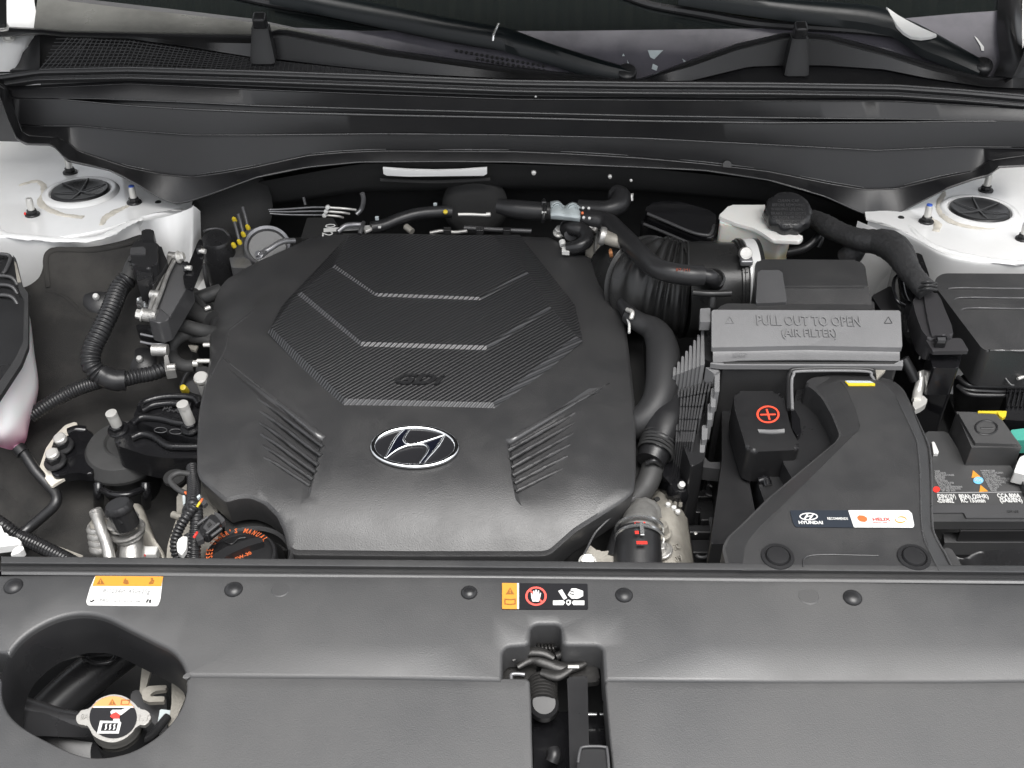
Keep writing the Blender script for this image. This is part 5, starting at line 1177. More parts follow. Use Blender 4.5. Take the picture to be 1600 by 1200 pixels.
n_ = len(pairs)
for i in range(n_): bm.faces.new((Ov[i], Ov[(i + 1) % n_], Iv[(i + 1) % n_], Iv[i]))
ft = bm.faces.new(Iv); bmesh.ops.bevel(bm, geom=list(ft.edges), offset=.0016, segments=3, affect='EDGES', profile=.5, clamp_overlap=True)
finish(bm, 'duct_crown', PL, du, 38, True)
bm = bmesh.new(); add_tube(bm, [U(x + .5, y, (DC[0] + .0002, 0, DC[2])) for _, (x, y) in pairs[3:11]], [.0003, .0009, .0009, .0009, .0006], seg=8, samples=3); finish(bm, 'duct_crease_highlight', PLE, du, 60)  # paler bead paints the highlight on the rounded crease
bm = bmesh.new(); add_tube(bm, [U(x - 1, y, (DP[0] + .001, 0, DP[2])) for (x, y), _ in pairs[4:11]], [.0003, .0014, .0014, .0014, .0010], seg=8, samples=3); finish(bm, 'duct_edge_highlight', PLE, du, 60)  # outer edge highlight, likewise put in as a paler bead
prism('duct_shoulder', [(1246, 604), (1262, 596), (1300, 640), (1318, 680), (1306, 700), (1240, 752), (1222, 720)], .004, .05, PLS, du, r=.006, bev=.006)
DPt = (DC[0] + .0004, 0, DC[2])
tube('duct_bead', [U(1254, 886, DPt), U(1268, 868, DPt), U(1373, 868, DPt)], .0009, PL, du, seg=8)
for x, y in ((1215, 870), (1428, 871)):
    p = U(x, y, DPt)
    cl = lathe('push_clip', [(.0155, .0002), (.0150, .0014), (.0120, .0016), (.0112, 0), (.0108, .0008), (.0100, .0030), (.006, .0034), (0, .0034)], p, PLS, du, seg=36, ang=50)
yt = flat('yellow_tag', [(1320, 597), (1360, 597), (1367, 601), (1367, 604), (1326, 604)], DPt, YEL, du, lift=.0014, t=.001)
flat('tag_silver', [(1320, 596.5), (1359, 597), (1365, 600), (1325, 600)], DPt, PALE, yt, lift=.0018)
sk = flat('maker_sticker', [(1234, 798), (1420, 798), (1426, 803), (1429, 822), (1426, 826), (1243, 824), (1239, 818)], DPt, mat('dark_blue_sticker', (.022, .027, .036), .38), du, lift=.0006, r=.001)
flat('white_field', [(1325, 798.3), (1419, 798.3), (1424.5, 803), (1428.3, 822), (1426, 825.5), (1334, 825)], DPt, WHT, sk, lift=.0010, r=.0008)
bm = bmesh.new(); add_tube(bm, [U(x, y, (DPt[0] + .0009, 0, DP[2])) for x, y in ell(1263.5, 807, 13.5, 5.2, 24)] + [U(1277, 807, (DPt[0] + .0009, 0, DP[2]))], .0007, seg=6, samples=1, cap=False, flat=.3)
add_tube(bm, [U(x, y, (DPt[0] + .0009, 0, DP[2])) for x, y in ((1257, 811), (1262, 803))], .0009, seg=6, flat=.3); add_tube(bm, [U(x, y, (DPt[0] + .0009, 0, DP[2])) for x, y in ((1265, 811), (1271, 803))], .0009, seg=6, flat=.3)
add_tube(bm, [U(x, y, (DPt[0] + .0009, 0, DP[2])) for x, y in ((1259, 808), (1264, 806.5), (1269, 806))], .0007, seg=6, flat=.3); finish(bm, 'oval_logo', WHT, sk, 60)
lettering('maker_name', 'HYUNDAI', (1248, 819.5), (1286, 819.8), DPt, WHT, sk, h=4.5, lift=.0009, bold=.04)
lettering('sticker_word', 'RECOMMENDS', (1293, 813), (1325, 813.3), DPt, WHT, sk, h=3.6, lift=.0009, bold=.02)
flat('shell_logo', [(1339, 809), (1342, 806.5), (1349, 807), (1354, 810), (1355, 814), (1351, 817), (1344, 816), (1340, 813)], DPt, ORD, sk, lift=.0013)
lettering('sticker_word', 'HELIX', (1364, 815), (1391, 815), DPt, RED, sk, h=4.5, lift=.0013, bold=.02)
lettering('sticker_word', 'motor oils', (1364, 819), (1386, 819), DPt, PINKP, sk, h=2.2, lift=.0013)
bm = bmesh.new(); add_tube(bm, [U(x, y, (DPt[0] + .0011, 0, DP[2])) for x, y in ell(1407, 812, 8, 4.4, 14, 20, 200)], [.0004, .0010, .0004], seg=6, samples=1, flat=.3); add_tube(bm, [U(x, y, (DPt[0] + .0011, 0, DP[2])) for x, y in ell(1408, 812, 8, 4.4, 14, 230, 370)], [.0004, .0010, .0004], seg=6, samples=1, flat=.3)
finish(bm, 'swirl_logo', ORG, sk, 60)
d2 = thing('lower_duct_edge', U(1485, 870, .0), 'dark plastic tray flange right of the intake duct, running to the right edge', 'tray')
grid('flange', [[(1490, 866, .0), (1500, 872, .0), (1512, 870, .0), (1526, 862, .002), (1560, 860, .004), (1640, 850, .006)], [(1500, 880, -.004), (1506, 876, -.002), (1516, 876, -.002), (1530, 866, .0), (1560, 864, .002), (1640, 855, .004)], [(1500, 900, -.03), (1510, 900, -.02), (1520, 900, -.02), (1540, 900, -.02), (1570, 900, -.02), (1640, 900, -.02)]], PLS, d2, n=2, ang=50)
prism('side_flap', [(1474, 856), (1486, 856), (1508, 892), (1480, 892)], .030, .02, PL, d2, r=.002)


pb = thing('power_terminal_box', U(1200, 650, .0), 'black terminal cover with red circled plus, in front of the air filter box', 'terminal cover')
TPp = PLN(1195, 650, .022, .02, .05)
prism('lid', [(1146, 611), (1214, 611), (1224, 618), (1236, 670), (1250, 696), (1246, 703), (1178, 706), (1166, 700), (1148, 640)], TPp, .045, PLC, pb, r=.007, bev=.005)
bm = bmesh.new(); Z_ = (TPp[0] + .0006, TPp[1], TPp[2])
add_tube(bm, [U(x, y, Z_) for x, y in ell(1200, 647.5, 16.5, 12.5, 28)] + [U(1216.5, 647.5, Z_)], .0012, seg=6, samples=1, cap=False, flat=.35)
add_tube(bm, [U(1188, 648, Z_), U(1212, 647.5, Z_)], .0012, seg=6, flat=.35); add_tube(bm, [U(1198, 639.5, Z_), U(1202.5, 656, Z_)], .0012, seg=6, flat=.35)
finish(bm, 'plus_symbol', ORD if False else mat('bright_red_print', (.85, .08, .04), .45), pb, 60)
grid('finger_step', [[(1184, 670.5, (TPp[0] + .0026, TPp[1], TPp[2])), (1205, 671.5, (TPp[0] + .0032, TPp[1], TPp[2])), (1226, 670, (TPp[0] + .0026, TPp[1], TPp[2]))], [(1186, 676, (TPp[0] + .0006, TPp[1], TPp[2])), (1205, 677.5, (TPp[0] + .0006, TPp[1], TPp[2])), (1226, 676, (TPp[0] + .0006, TPp[1], TPp[2]))], [(1187, 678, (TPp[0] - .001, TPp[1], TPp[2])), (1205, 679.5, (TPp[0] - .001, TPp[1], TPp[2])), (1225, 678, (TPp[0] - .001, TPp[1], TPp[2]))]], PLG, pb, n=3)
prism('box_body', [(1182, 700), (1256, 698), (1262, 740), (1240, 770), (1200, 800), (1186, 760)], -.020, .10, PLS, pb, r=.004)
prism('side_latch', [(1236, 640), (1242, 640), (1250, 655), (1252, 676), (1246, 682), (1238, 670)], .012, .02, GLB, pb, r=.002)
tube('nut_glint', PX([(1186, 752, -.02), (1196, 750, -.018), (1200, 760, -.02)]), .005, GLB, pb)

# fuse box
fb = thing('fuse_box', U(1540, 480, .04), 'large black fuse box lid with three raised lines at the right edge', 'fuse box')
FPn = PLN(1560, 490, .045, 0, .14)
prism('lid', [(1460, 446), (1462, 434), (1474, 427), (1700, 428), (1700, 549), (1544, 549), (1534, 544)], FPn, .05, PL, fb, r=.006, bev=.009, taper=.04)
for (x0, y0, x1, y1, x2) in ((1480, 454, 1491, 450, 1640), (1489, 470, 1502, 465, 1640), (1499, 487, 1512, 481.5, 1640)):
    tube('raised_line', [U(x0, y0, (FPn[0] - .002, 0, FPn[2])), U(x1, y1, (FPn[0] + .0010, 0, FPn[2])), U((x1 + x2) / 2, y1 + .6, (FPn[0] + .0004, 0, FPn[2])), U(x2, y1 + 1, (FPn[0] + .0004, 0, FPn[2]))], .0012, PLG, fb, seg=8)
grid('base', [[(1535, 552, .0), (1560, 556, .0), (1700, 556, .0)], [(1505, 585, -.02), (1535, 600, -.02), (1700, 602, -.02)], [(1490, 596, -.03), (1520, 616, -.03), (1700, 618, -.03)], [(1490, 640, -.10), (1520, 650, -.10), (1700, 650, -.10)]], PLS, fb, n=4)
for y, z in ((603, -.018), (617, -.026)): tube('base_bead', PX([(1496, y - 14, z), (1508, y - 4, z), (1522, y, z), (1556, y + 1, z), (1600, y + 1, z)]), .0028, PLS, fb)
prism('clip_tower', [(1574, 606), (1610, 602), (1640, 606), (1640, 660), (1570, 656)], -.02, .05, GLB, fb, r=.001)
for k in range(5): tube('clip_fin', PX([(1580 + k * 7, 610, -.016), (1574 + k * 7, 636, -.018)]), .0014, GLB, fb)
tube('wire_bit', PX([(1590, 592, .0), (1604, 587, .0)]), .002, ZINC, fb)
tube('wire_bit', PX([(1566, 584, .0), (1578, 600, -.005), (1584, 602, -.006)]), .0012, PLG, fb)

tube('front_edge_highlight', [U(1546, 547.5, (FPn[0] + .0004, 0, FPn[2])), U(1600, 548, (FPn[0] + .0004, 0, FPn[2])), U(1690, 548, (FPn[0] + .0004, 0, FPn[2]))], .0016, PLE, fb, seg=8)  # paler bead paints the bright line of light on the lid's front edge
# big harness plug
hp_ = thing('harness_plug', U(1460, 480, .06), 'black multi-pin plug with taped harness between air filter and fuse box', 'connector')
HPl = PLN(1460, 500, .065, .05, -.05)
PLGL = mat('satin_black_plug', (.035, .034, .036), .34, rv=.06)
prism('socket_base', [(1450, 545), (1505, 545), (1498, 575), (1458, 575)], .045, .04, GLB, hp_, r=.003)
prism('plug_shell', [(1437, 456), (1462, 455), (1470, 466), (1476, 482), (1487, 508), (1490, 524), (1482, 528), (1452, 530), (1440, 516), (1430, 488), (1426, 470)], HPl, .03, PLGL, hp_, r=.004, bev=.004)
prism('plug_ridge', [(1443, 457), (1460, 456), (1466, 470), (1474, 492), (1480, 520), (1476, 524), (1456, 524), (1450, 500), (1446, 478)], (HPl[0] + .004, HPl[1], HPl[2]), .008, PLGL, hp_, r=.003, bev=.003)
prism('lock_tab', [(1462, 525), (1480, 525), (1480, 532), (1463, 532)], (HPl[0] + .006, HPl[1], HPl[2]), .010, GLB, hp_, r=.001)
prism('lock_face', [(1465, 527), (1478, 527), (1478, 532), (1466, 532)], (HPl[0] + .0068, HPl[1], HPl[2]), .004, PLG, hp_, r=.0003, bev=.0003)
prism('socket', [(1446, 530), (1502, 528), (1514, 548), (1458, 549)], .062, .005, PLGL, hp_, r=.002, bev=.0015)
prism('socket_body', [(1398, 400), (1424, 390), (1444, 480), (1458, 550), (1500, 560), (1490, 600), (1440, 590), (1412, 520)], .01, .08, GLB, hp_, r=.004)
prism('rear_guard', [(1424, 394), (1440, 396), (1452, 430), (1452, 450), (1440, 440)], .045, .02, GLB, hp_, r=.004, bev=.003)
tube('guard_edge', PX([(1403, 430, .05), (1398, 436, .05), (1396, 450, .05), (1402, 470, .045), (1414, 478, .04)]), .0022, GLB, hp_)
tube('guard_post', PX([(1408, 440, .04), (1412, 460, .04), (1418, 474, .04)]), .004, GLB, hp_)
prism('mount_block', [(1362, 462), (1392, 446), (1404, 480), (1412, 492), (1376, 484)], .03, .06, PLC, hp_, r=.003)
for x, y in ((1399, 500), (1420, 516), (1437, 559), (1479, 568)): box('glint_clip', U(x, y, .03), (.0015, .001, .004), ZINC, hp_, bev=.0003)
hz = thing('taped_harness', U(1380, 390, .06), 'thick taped black harness running from behind the brake reservoir to the plug', 'wiring harness')
TAPE = mat('cloth_tape', (.030, .030, .031), .50, grain=1, gs=260, bump=.9, rv=.10, gd=.0012)
rough_tube('main_trunk', PX([(1268, 340, .03), (1290, 352, .035), (1318, 366, .04), (1350, 376, .048), (1378, 380, .056), (1402, 396, .064), (1420, 422, .07), (1438, 444, .074), (1450, 456, .072)]), [.011, .014, .013, .0145, .016, .016, .0145, .0125, .0125], TAPE, hz)
rough_tube('trunk_upper', PX([(1355, 372, .056), (1376, 368, .062), (1398, 374, .062), (1416, 392, .06), (1430, 420, .06)]), [.006, .009, .010, .008, .006], TAPE, hz)
tube('branch', PX([(1340, 380, .03), (1332, 396, .02), (1322, 404, .01)]), .014, TAPE, hz)
for k in range(3): tube('tape_cuff', [U(1437, 444 + k * 5, .080), U(1450, 440 + k * 5.5, .088), U(1463, 443 + k * 5, .078)], .0018, TAPE, hz)
tube('thin_branch', PX([(1290, 350, .02), (1276, 372, .01), (1256, 388, .0), (1222, 396, .0)]), .0055, RUB, hz)
tube('thin_branch', PX([(1278, 352, .02), (1284, 372, .01), (1278, 386, .0)]), .003, RUB, hz)
for k in range(10): tube('sleeve_notch', [U(1300 + k * 4, 369 + k * 1.8, .022), U(1302 + k * 4, 373 + k * 1.8, .02)], .0012, RUB, hz)

# bright zinc bracket below the plug
zb = thing('zinc_bracket', U(1440, 590, .01), 'bright zinc bracket and bolt below the plug right of the air duct', 'bracket')
grid('bracket', [[(1436, 580, .02), (1450, 576, .02), (1473, 570, .02)], [(1436, 596, .012), (1452, 594, .01), (1466, 582, .01)], [(1433, 612, .0), (1442, 606, .0), (1456, 598, .0)]], ZINC, zb, n=4, thick=.002)
tube('leg', PX([(1440, 584, .014), (1438, 600, .008), (1434, 614, .002), (1432, 626, .0)]), .0055, ZINC, zb)
prism('foot', [(1430, 618), (1440, 616), (1443, 620), (1449, 622), (1448, 630), (1440, 636), (1430, 640), (1426, 632)], .002, .008, ZINC, zb, r=.002, bev=.0015)
tube('hook', PX([(1460, 590, .01), (1464, 600, .006), (1467, 608, .0)]), .0048, ZINC, zb)
tube('slat', PX([(1412, 560, .03), (1422, 578, .02), (1430, 594, .01)]), .006, PLS, zb)

# battery
bt_ = thing('battery', U(1540, 760, -.05), 'black car battery with printed warnings and a square terminal cover at right', 'battery')
BP = PLN(1520, 740, -.045, 0, .0)
prism('case_top', [(1446, 674), (1480, 674), (1500, 706), (1516, 724), (1576, 724), (1590, 744), (1600, 768), (1700, 768), (1700, 815), (1446, 815)], BP, .012, PLF, bt_, r=.003, bev=.002)
prism('front_rim', [(1446, 789), (1700, 789), (1700, 809), (1510, 809), (1506, 801), (1446, 801)], -.0425, .010, PLG, bt_, r=.001, bev=.0015)
prism('case_wall', [(1508, 806), (1700, 806), (1700, 830), (1500, 830)], -.058, .10, PLC, bt_, r=.002)
prism('lower_ledge', [(1474, 832), (1700, 831), (1700, 848), (1476, 848)], -.075, .02, PLF, bt_, r=.001, bev=.0015)
prism('clamp_slot', [(1466, 804), (1492, 804), (1492, 811), (1466, 811)], -.050, .006, PLG, bt_, r=.0005)
tube('clamp_bolt', PX([(1478, 822, -.06), (1484, 816, -.055), (1490, 820, -.06)]), .004, GLB, bt_)
tc = prism('terminal_cover', [(1497, 645), (1556, 647), (1594, 694), (1524, 692)], -.012, .040, PLF, bt_, r=.001, bev=.0012)
tc2 = prism('cover_chamfer', [(1494, 643), (1558, 645), (1597, 699), (1518, 699)], -.0165, .036, PLF, bt_, r=.001, bev=.003)
bm = bmesh.new(); add_tube(bm, [U(x, y, -.0115) for x, y in ell(1541, 668, 17, 11, 28)] + [U(1558, 668, -.0115)], .0012, seg=8, samples=1, cap=False, flat=.5); add_tube(bm, [U(1532, 669, -.0115), U(1552, 669, -.0115)], .0010, seg=8, flat=.5); finish(bm, 'minus_symbol', PLS, tc, 60)
BL = (BP[0] + .0003, 0, 0)
for tri in ([(1518, 747), (1520, 735), (1532, 745)], [(1530, 769), (1532, 758), (1544, 768)]): flat('warning_triangle', tri, BL, ORG, bt_, lift=.0004)
flat('blue_disc', ell(1528.5, 751, 8, 5.6, 20), BL, SKYB, bt_, lift=.0005)
lettering('disc_print', 'SDS', (1522, 752.5), (1535, 753.5), BL, WHT, bt_, h=4, lift=.0009)
flat('red_disc', ell(1463, 765, 5.5, 4.6, 18), BL, RED, bt_, lift=.0004)
flat('divider_line', [(1464, 769.5), (1640, 768), (1640, 769), (1464, 770.7)], BL, GRYP, bt_, lift=.0003)
words = [("DANGER", "EXPLOSIVE GASES", "No spark"), ("Keep flames", "away from the battery", "Shield eyes"), ("ACID burns", "can cause severe harm", "flush with water"), ("KEEP OUT", "of reach of children", "do not tip")]
random.seed(3)
for i in range(11):
    y = 737 + i * 3.05; x = 1461 + (i > 4) * (i - 4) * 1.7
    w = [8, 17, 30, 16, 16, 18, 26, 20, 36, 32, 22][i]
    lettering('fine_print', ['DANGER', 'EXPLOSIVE', 'GASES CAN CAUSE', 'BLINDNESS', 'OR INJURY', 'NO SPARKS', 'SHIELD YOUR EYES', 'SULFURIC ACID', 'CAN CAUSE SEVERE BURNS', 'FLUSH EYES WITH WATER', 'GET HELP FAST'][i], (x, y + 1), (x + w, y + 1), BL, GRYP, bt_, h=2.6, bold=.012)
    x = 1532 + i * 1.6; w = [23, 34, 22, 26, 40, 36, 30, 22, 16, 12, 10][i]
    lettering('fine_print', ['WARNING KEEP', 'AWAY FROM CHILDREN', 'WEAR GLASSES', 'DO NOT OVERTURN', 'CHARGE ONLY IN OPEN AIR', 'KEEP THE TERMINALS DRY', 'NO OPEN FLAMES', 'READ MANUAL', 'RECYCLE', 'LEAD ACID', 'SEALED'][i], (x, y + .5), (x + w, y + .5), BL, GRYP, bt_, h=2.6, bold=.012)
for s_, a, b_, y, h in (('/DIN(12V)', 1465, 1494, 779, 6), ('-/DIN80Z', 1465, 1491, 786, 6), ('80Ah (20HR)', 1499, 1545, 779, 6), ('RC 155min', 1502, 1540, 785.5, 6), ('CCA 800A', 1559, 1595, 778, 6), ('(SAE/EN)', 1563, 1598, 785, 6)):
    lettering('rating_print', s_, (a, y), (b_, y), BL, WHT, bt_, h=h, bold=.03)
lettering('moulded_date', '2H 05', (1574, 801.5), (1592, 801.5), -.0422, PLF, bt_, h=3.5, ext=.0005)
prism('white_tab', [(1456, 690), (1460, 690), (1467, 706), (1466, 709), (1459, 709)], -.040, .004, WHT, bt_, r=.001)
prism('side_frame', [(1594, 742), (1700, 742), (1700, 770), (1604, 768)], -.035, .02, PLG, bt_, r=.002)
lathe('moulded_boss', [(0, .001), (.005, .001), (.007, 0)], U(1583, 747, BP), PLF, bt_, seg=20)
yc = thing('yellow_clip', U(1560, 645, -.02), 'flat yellow plastic clip behind the battery terminal cover', 'clip')
prism('clip_arm', [(1528, 642), (1572, 642), (1573, 645), (1560, 646), (1528, 645)], -.014, .003, YEL, yc, r=.0005, bev=.0005)
prism('clip_hook', [(1558, 643), (1573, 642), (1572, 650), (1567, 653), (1562, 650)], -.013, .004, YEL, yc, r=.001, bev=.0008)
tg = thing('teal_connector', U(1590, 680, -.03), 'pale teal connector at the right edge beside the terminal cover', 'connector')
prism('connector_body', [(1578, 672), (1610, 668), (1660, 668), (1660, 688), (1588, 688)], -.022, .02, TEAL, tg, r=.002, bev=.002)
prism('connector_base', [(1570, 650), (1660, 650), (1660, 700), (1596, 700)], -.045, .02, GLB, tg, r=.002)
wc = thing('white_cable_end', U(1595, 725, -.03), 'white block at the right edge beside the battery', 'connector')
prism('block', [(1590, 722), (1594, 714), (1604, 710), (1660, 712), (1660, 744), (1600, 742), (1584, 738)], -.025, .015, WHT, wc, r=.002, bev=.002)
# dark inner wing behind all this
iw = thing('inner_wing', U(1560, 700, -.25), 'dark inner wing panel below fuse box and battery', 'body panel')
grid('panel', [[(1400, 520, -.22), (1500, 520, -.22), (1700, 520, -.22)], [(1400, 700, -.22), (1500, 700, -.22), (1700, 700, -.22)], [(1400, 900, -.22), (1500, 900, -.22), (1700, 900, -.22)]], DARK, iw, n=2)
# ================================================================ BACK OF THE BAY
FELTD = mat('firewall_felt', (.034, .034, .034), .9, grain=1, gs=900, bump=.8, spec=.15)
pad = thing('firewall_pad', U(800, 300, y=1.42), 'black felt pad on the firewall under the cowl panel', 'insulation pad')
cl_ = np.linspace(300, 1345, 40)
loft('felt', [([(300, 322), (400, 285), (560, 256), (700, 254), (1000, 262), (1200, 282), (1345, 332)], 1.385), ([(300, 330), (400, 296), (560, 268), (700, 266), (1000, 274), (1200, 294), (1345, 338)], 1.395), ([(300, 345), (400, 320), (560, 292), (800, 288), (1000, 294), (1200, 312), (1345, 345)], 1.40), ([(300, 350), (400, 326), (560, 300), (800, 296), (1000, 300), (1200, 316), (1345, 350)], 1.43)], FELTD, pad, cl_, ang=70)
bulge = lathe('felt_bulge', [(0, .02), (.03, .018), (.055, .008), (.065, -.01)], U(350, 322, y=1.37), FELTD, pad, axis=(0, -.8, .5), seg=30, ang=80)
lathe('round_grommet', [(0, .012), (.02, .016), (.036, .012), (.046, 0), (.046, -.01)], U(742, 322, y=1.40), FELTD, pad, axis=(0, -.9, .3), seg=32, ang=60)
wsn = thing('white_seam_strip', U(680, 269, y=1.37), 'white painted metal strip showing through below the middle of the cowl', 'metal strip')
P = [U(x, y, y=1.375) for x, y in ((598, 263), (640, 266), (680, 267), (720, 266), (761, 263), (761, 272), (756, 275), (720, 275), (640, 276), (604, 275), (599, 272))]
bm = bmesh.new(); add_loop_prism(bm, P, Vector((0, .004, 0)), .0006, 2); finish(bm, 'strip', WHITE, wsn)
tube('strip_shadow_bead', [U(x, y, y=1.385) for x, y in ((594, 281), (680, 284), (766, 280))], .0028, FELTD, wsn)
lathe('glint_stud', [(0, .003), (.003, .002), (.0035, -.002)], U(834, 270, y=1.38), ZINC, pad, axis=(0, -1, .3), seg=10)
lathe('glint_stud', [(0, .003), (.0025, .002), (.003, -.002)], U(953, 276, y=1.38), ZINC, pad, axis=(0, -1, .3), seg=10)
lathe('glint_stud', [(0, .002), (.002, .001), (.002, -.002)], U(986, 282, y=1.38), ZINC, pad, axis=(0, -1, .3), seg=10)
lathe('speck', [(0, .001), (.0014, 0), (.0014, -.001)], U(837, 151, y=1.408), WHT, cw, axis=(0, -1, .3), seg=8)

# intake manifold / engine rear, dark
eb = thing('engine_block', U(650, 500, -.12), 'dark engine casting underneath the cover', 'engine')
prism('rear_casting', [(345, 440), (470, 366), (900, 372), (1000, 460), (1010, 640), (1000, 760), (900, 860), (360, 860), (320, 700)], -.06, .20, DARK, eb, r=.01, bev=.006)
box('gearbox_block', U(1100, 760, -.26), (.30, .30, .10), DARK, eb, bev=.01)

br = thing('brake_booster', U(415, 385, -.02), 'round grey disc unit with pipes behind the left rear of the engine cover', 'pump unit')
c = U(418, 388, -.02); s = sc(418, 388, -.02)
lathe('disc', [(0, .004), (28 * s, .004), (29 * s, .002), (30 * s, 0)], c, mat('pale_grey_disc', (.20, .20, .20), .45, grain=1, gs=900, bump=.3), br, axis=(.15, -.45, .9), seg=40)
lathe('disc_ring', [(30 * s, 0), (31 * s, .006), (35 * s, .008), (37 * s, .004), (37 * s, -.02)], c, STEEL, br, axis=(.15, -.45, .9), seg=48)
prism('housing', [(360, 402), (384, 360), (400, 352), (420, 356), (400, 400), (388, 416), (362, 420)], -.025, .03, STEEL, br, r=.003)
prism('housing_face', [(358, 402), (388, 404), (394, 414), (390, 420), (362, 418)], -.015, .02, STEEL, br, r=.002)
tube('lever', PX([(407, 398, .0), (420, 390, .004), (440, 378, .006), (460, 376, .0)]), .0038, STEEL, br)
prism('lever_clip', [(406, 392), (416, 386), (419, 390), (409, 398)], .006, .006, STEEL, br, r=.001)
bolt('lever_bolt', U(406, 399, .002), .0045, .006, STEEL, br, axis=(-.5, -.3, .8))
for k, (x, y) in enumerate(((387, 355), (380, 366), (374, 378), (365, 383), (366, 343))):
    lathe('yellow_cap', [(0, .004), (.0020, .0035), (.0031, .001), (.0031, -.003)], U(x, y, .0), YEL, br, axis=(-.2, -.2, 1), seg=14)
    if k < 3: tube('brake_line', PX([(x, y - 2, .0), (x - 4, y - 18, .01), (x - 8, y - 32, .02)]), .0022, PLG, br)
blk = thing('solenoid', U(338, 380, -.03), 'black cylindrical unit with pale top rim between white post and grey disc', 'cylinder')
lathe('can', [(0, .0), (22 * s, .0), (25 * s, -.004), (25 * s, -.10)], U(338, 372, .0), PLS, blk, seg=32)
bm = bmesh.new(); add_tube(bm, [U(x, y, .001) for x, y in ((318, 362), (324, 359), (338, 357), (350, 360), (358, 368))], .0018, seg=8); finish(bm, 'rim_line', PLG, blk, 50)
tube('side_edge', PX([(318, 412, -.03), (322, 436, -.05), (326, 452, -.07)]), .003, PLG, blk)
bl = thing('brake_lines', U(500, 330, .02), 'three thin steel lines with bright unions behind the engine cover', 'pipes')
for k in range(3):
    tube('line', [U(400, 331 + k * 1.5 - 3, y=1.37), U(440, 327 + k * 4, y=1.37), U(487, 330 + k * 3 - 6 + k * 3, y=1.365), U(508, 324 + k * 6, y=1.36)], .0014, STEEL, bl)
    tube('line', [U(511 - k * 2, 324 + k * 6, y=1.36), U(540 - k * 6, 326 + k * 6, y=1.36), U(556 - k * 10, 328 + k * 6, y=1.365)], .0017, ZINC, bl)
    lathe('union', [(0, .003), (.003, .002), (.0032, -.003)], U(512 - k * 2.5, 324 + k * 6.3, y=1.357), WHT, bl, axis=(0, -1, .4), seg=12)
tube('curved_pipe', [U(566, 302, y=1.37), U(568, 312, y=1.37), U(565, 326, y=1.37), U(557, 335, y=1.365)], .0032, STEEL, bl)
tube('short_pipe', [U(474, 308, y=1.38), U(477, 320, y=1.375)], .002, PLG, bl)
dg = thing('stencilled_panel', U(495, 355, .0), 'black panel with white number 210 peeking over the engine cover', 'panel')
prism('panel', [(480, 340), (520, 340), (540, 372), (470, 372)], -.005, .02, DARK, dg, r=.002)
m_ = U(495, 358, -.004)
for k, ch in enumerate('012'):
    o = lettering('stencil_digit', ch, (508 - k * 2.2, 351 + k * 6.5), (508 - k * 2.2 - .01, 351 + k * 6.5 + 6), (-.0045, 0, 0), WHT, dg, lift=.0006)
# hoses along the firewall
h1 = thing('rear_hose', U(640, 345, .0), 'black coolant hose arching behind the engine cover with white clamp tabs', 'hose', 'coolant hoses')
tube('hose', PX([(580, 356, .0), (600, 352, .0), (625, 342, .003), (655, 334, .006), (690, 331, .006), (706, 331, .005)]), .0085, RUB, h1)
tube('steel_stub', PX([(570, 362, .0), (582, 357, .0)]), .003, ZINC, h1)
tube('steel_pipe', PX([(528, 362, .0), (540, 353, .004), (556, 351, .006), (568, 352, .004)]), .0035, STEEL, h1)
for x, y in ((589, 341), (680, 320)): box('clamp_tab', U(x, y, .012), (.005, .003, .006), PALE, h1, bev=.001)
box('clamp_tab', U(593, 355, .011), (.004, .003, .0025), WHT, h1, bev=.0006)
lathe('orange_dot', [(0, .002), (.003, .001), (.003, -.002)], U(696, 331, .014), YEL, h1, axis=(0, -.6, 1), seg=12)
tube('steel_pipe', PX([(716, 335, .012), (735, 335, .012), (760, 336, .012)]), .0022, ZINC, h1)
lathe('pipe_end', [(0, .003), (.003, .002), (.003, -.004)], U(764, 335, .012), ZINC, h1, axis=(1, 0, .1), seg=12)
tube('hose_clamp', PX([(562, 372 - 6, .002), (565, 356, .006), (568, 348, .004)]), .003, PLG, h1)
bars = thing('rear_fuel_rail', U(760, 360, -.01), 'bright thin rail glints just behind the top edge of the engine cover', 'pipe')
tube('rail', PX([(672, 364, -.006), (690, 361, -.004), (710, 363, -.006), (730, 361, -.004)]), .0026, ALU, bars)
tube('rail', PX([(725, 356, -.004), (780, 359, -.004), (830, 361, -.006)]), .0032, PLG, bars)
for x in (699, 750, 792): box('rail_bracket', U(x, 361, .0), (.010, .008, .008), PLS, bars, bev=.001)
tube('small_boss', PX([(634, 354, -.004), (644, 362, -.006)]), .0045, ALUD, bars)
h2 = thing('heater_hose', U(900, 330, .02), 'twin black heater hose with pale blue-grey joiner running to the intake', 'hose', 'coolant hoses')
RUBH = mat('dull_hose_rubber', (.024, .024, .025), .5, grain=1, gs=500, bump=.15, rv=.06)
RB2 = mat('satin_hose_rubber', (.020, .020, .021), .36, grain=1, gs=500, bump=.12)
tube('rear_hose', PX([(778, 322, .02), (800, 326, .02), (830, 329, .02), (862, 331, .02)]), [.010, .0125, .0125, .0125], RB2, h2)
for x in (850,):
    box('clamp_tab', U(x, 318, .034), (.006, .003, .006), PLG, h2, bev=.001); box('clamp_tab', U(x, 332, .032), (.006, .003, .003), WHT, h2, bev=.0006)
tube('hose_clamp', PX([(849, 312, .024), (851, 322, .034), (850, 338, .028), (848, 346, .018)]), .0028, PLS, h2)
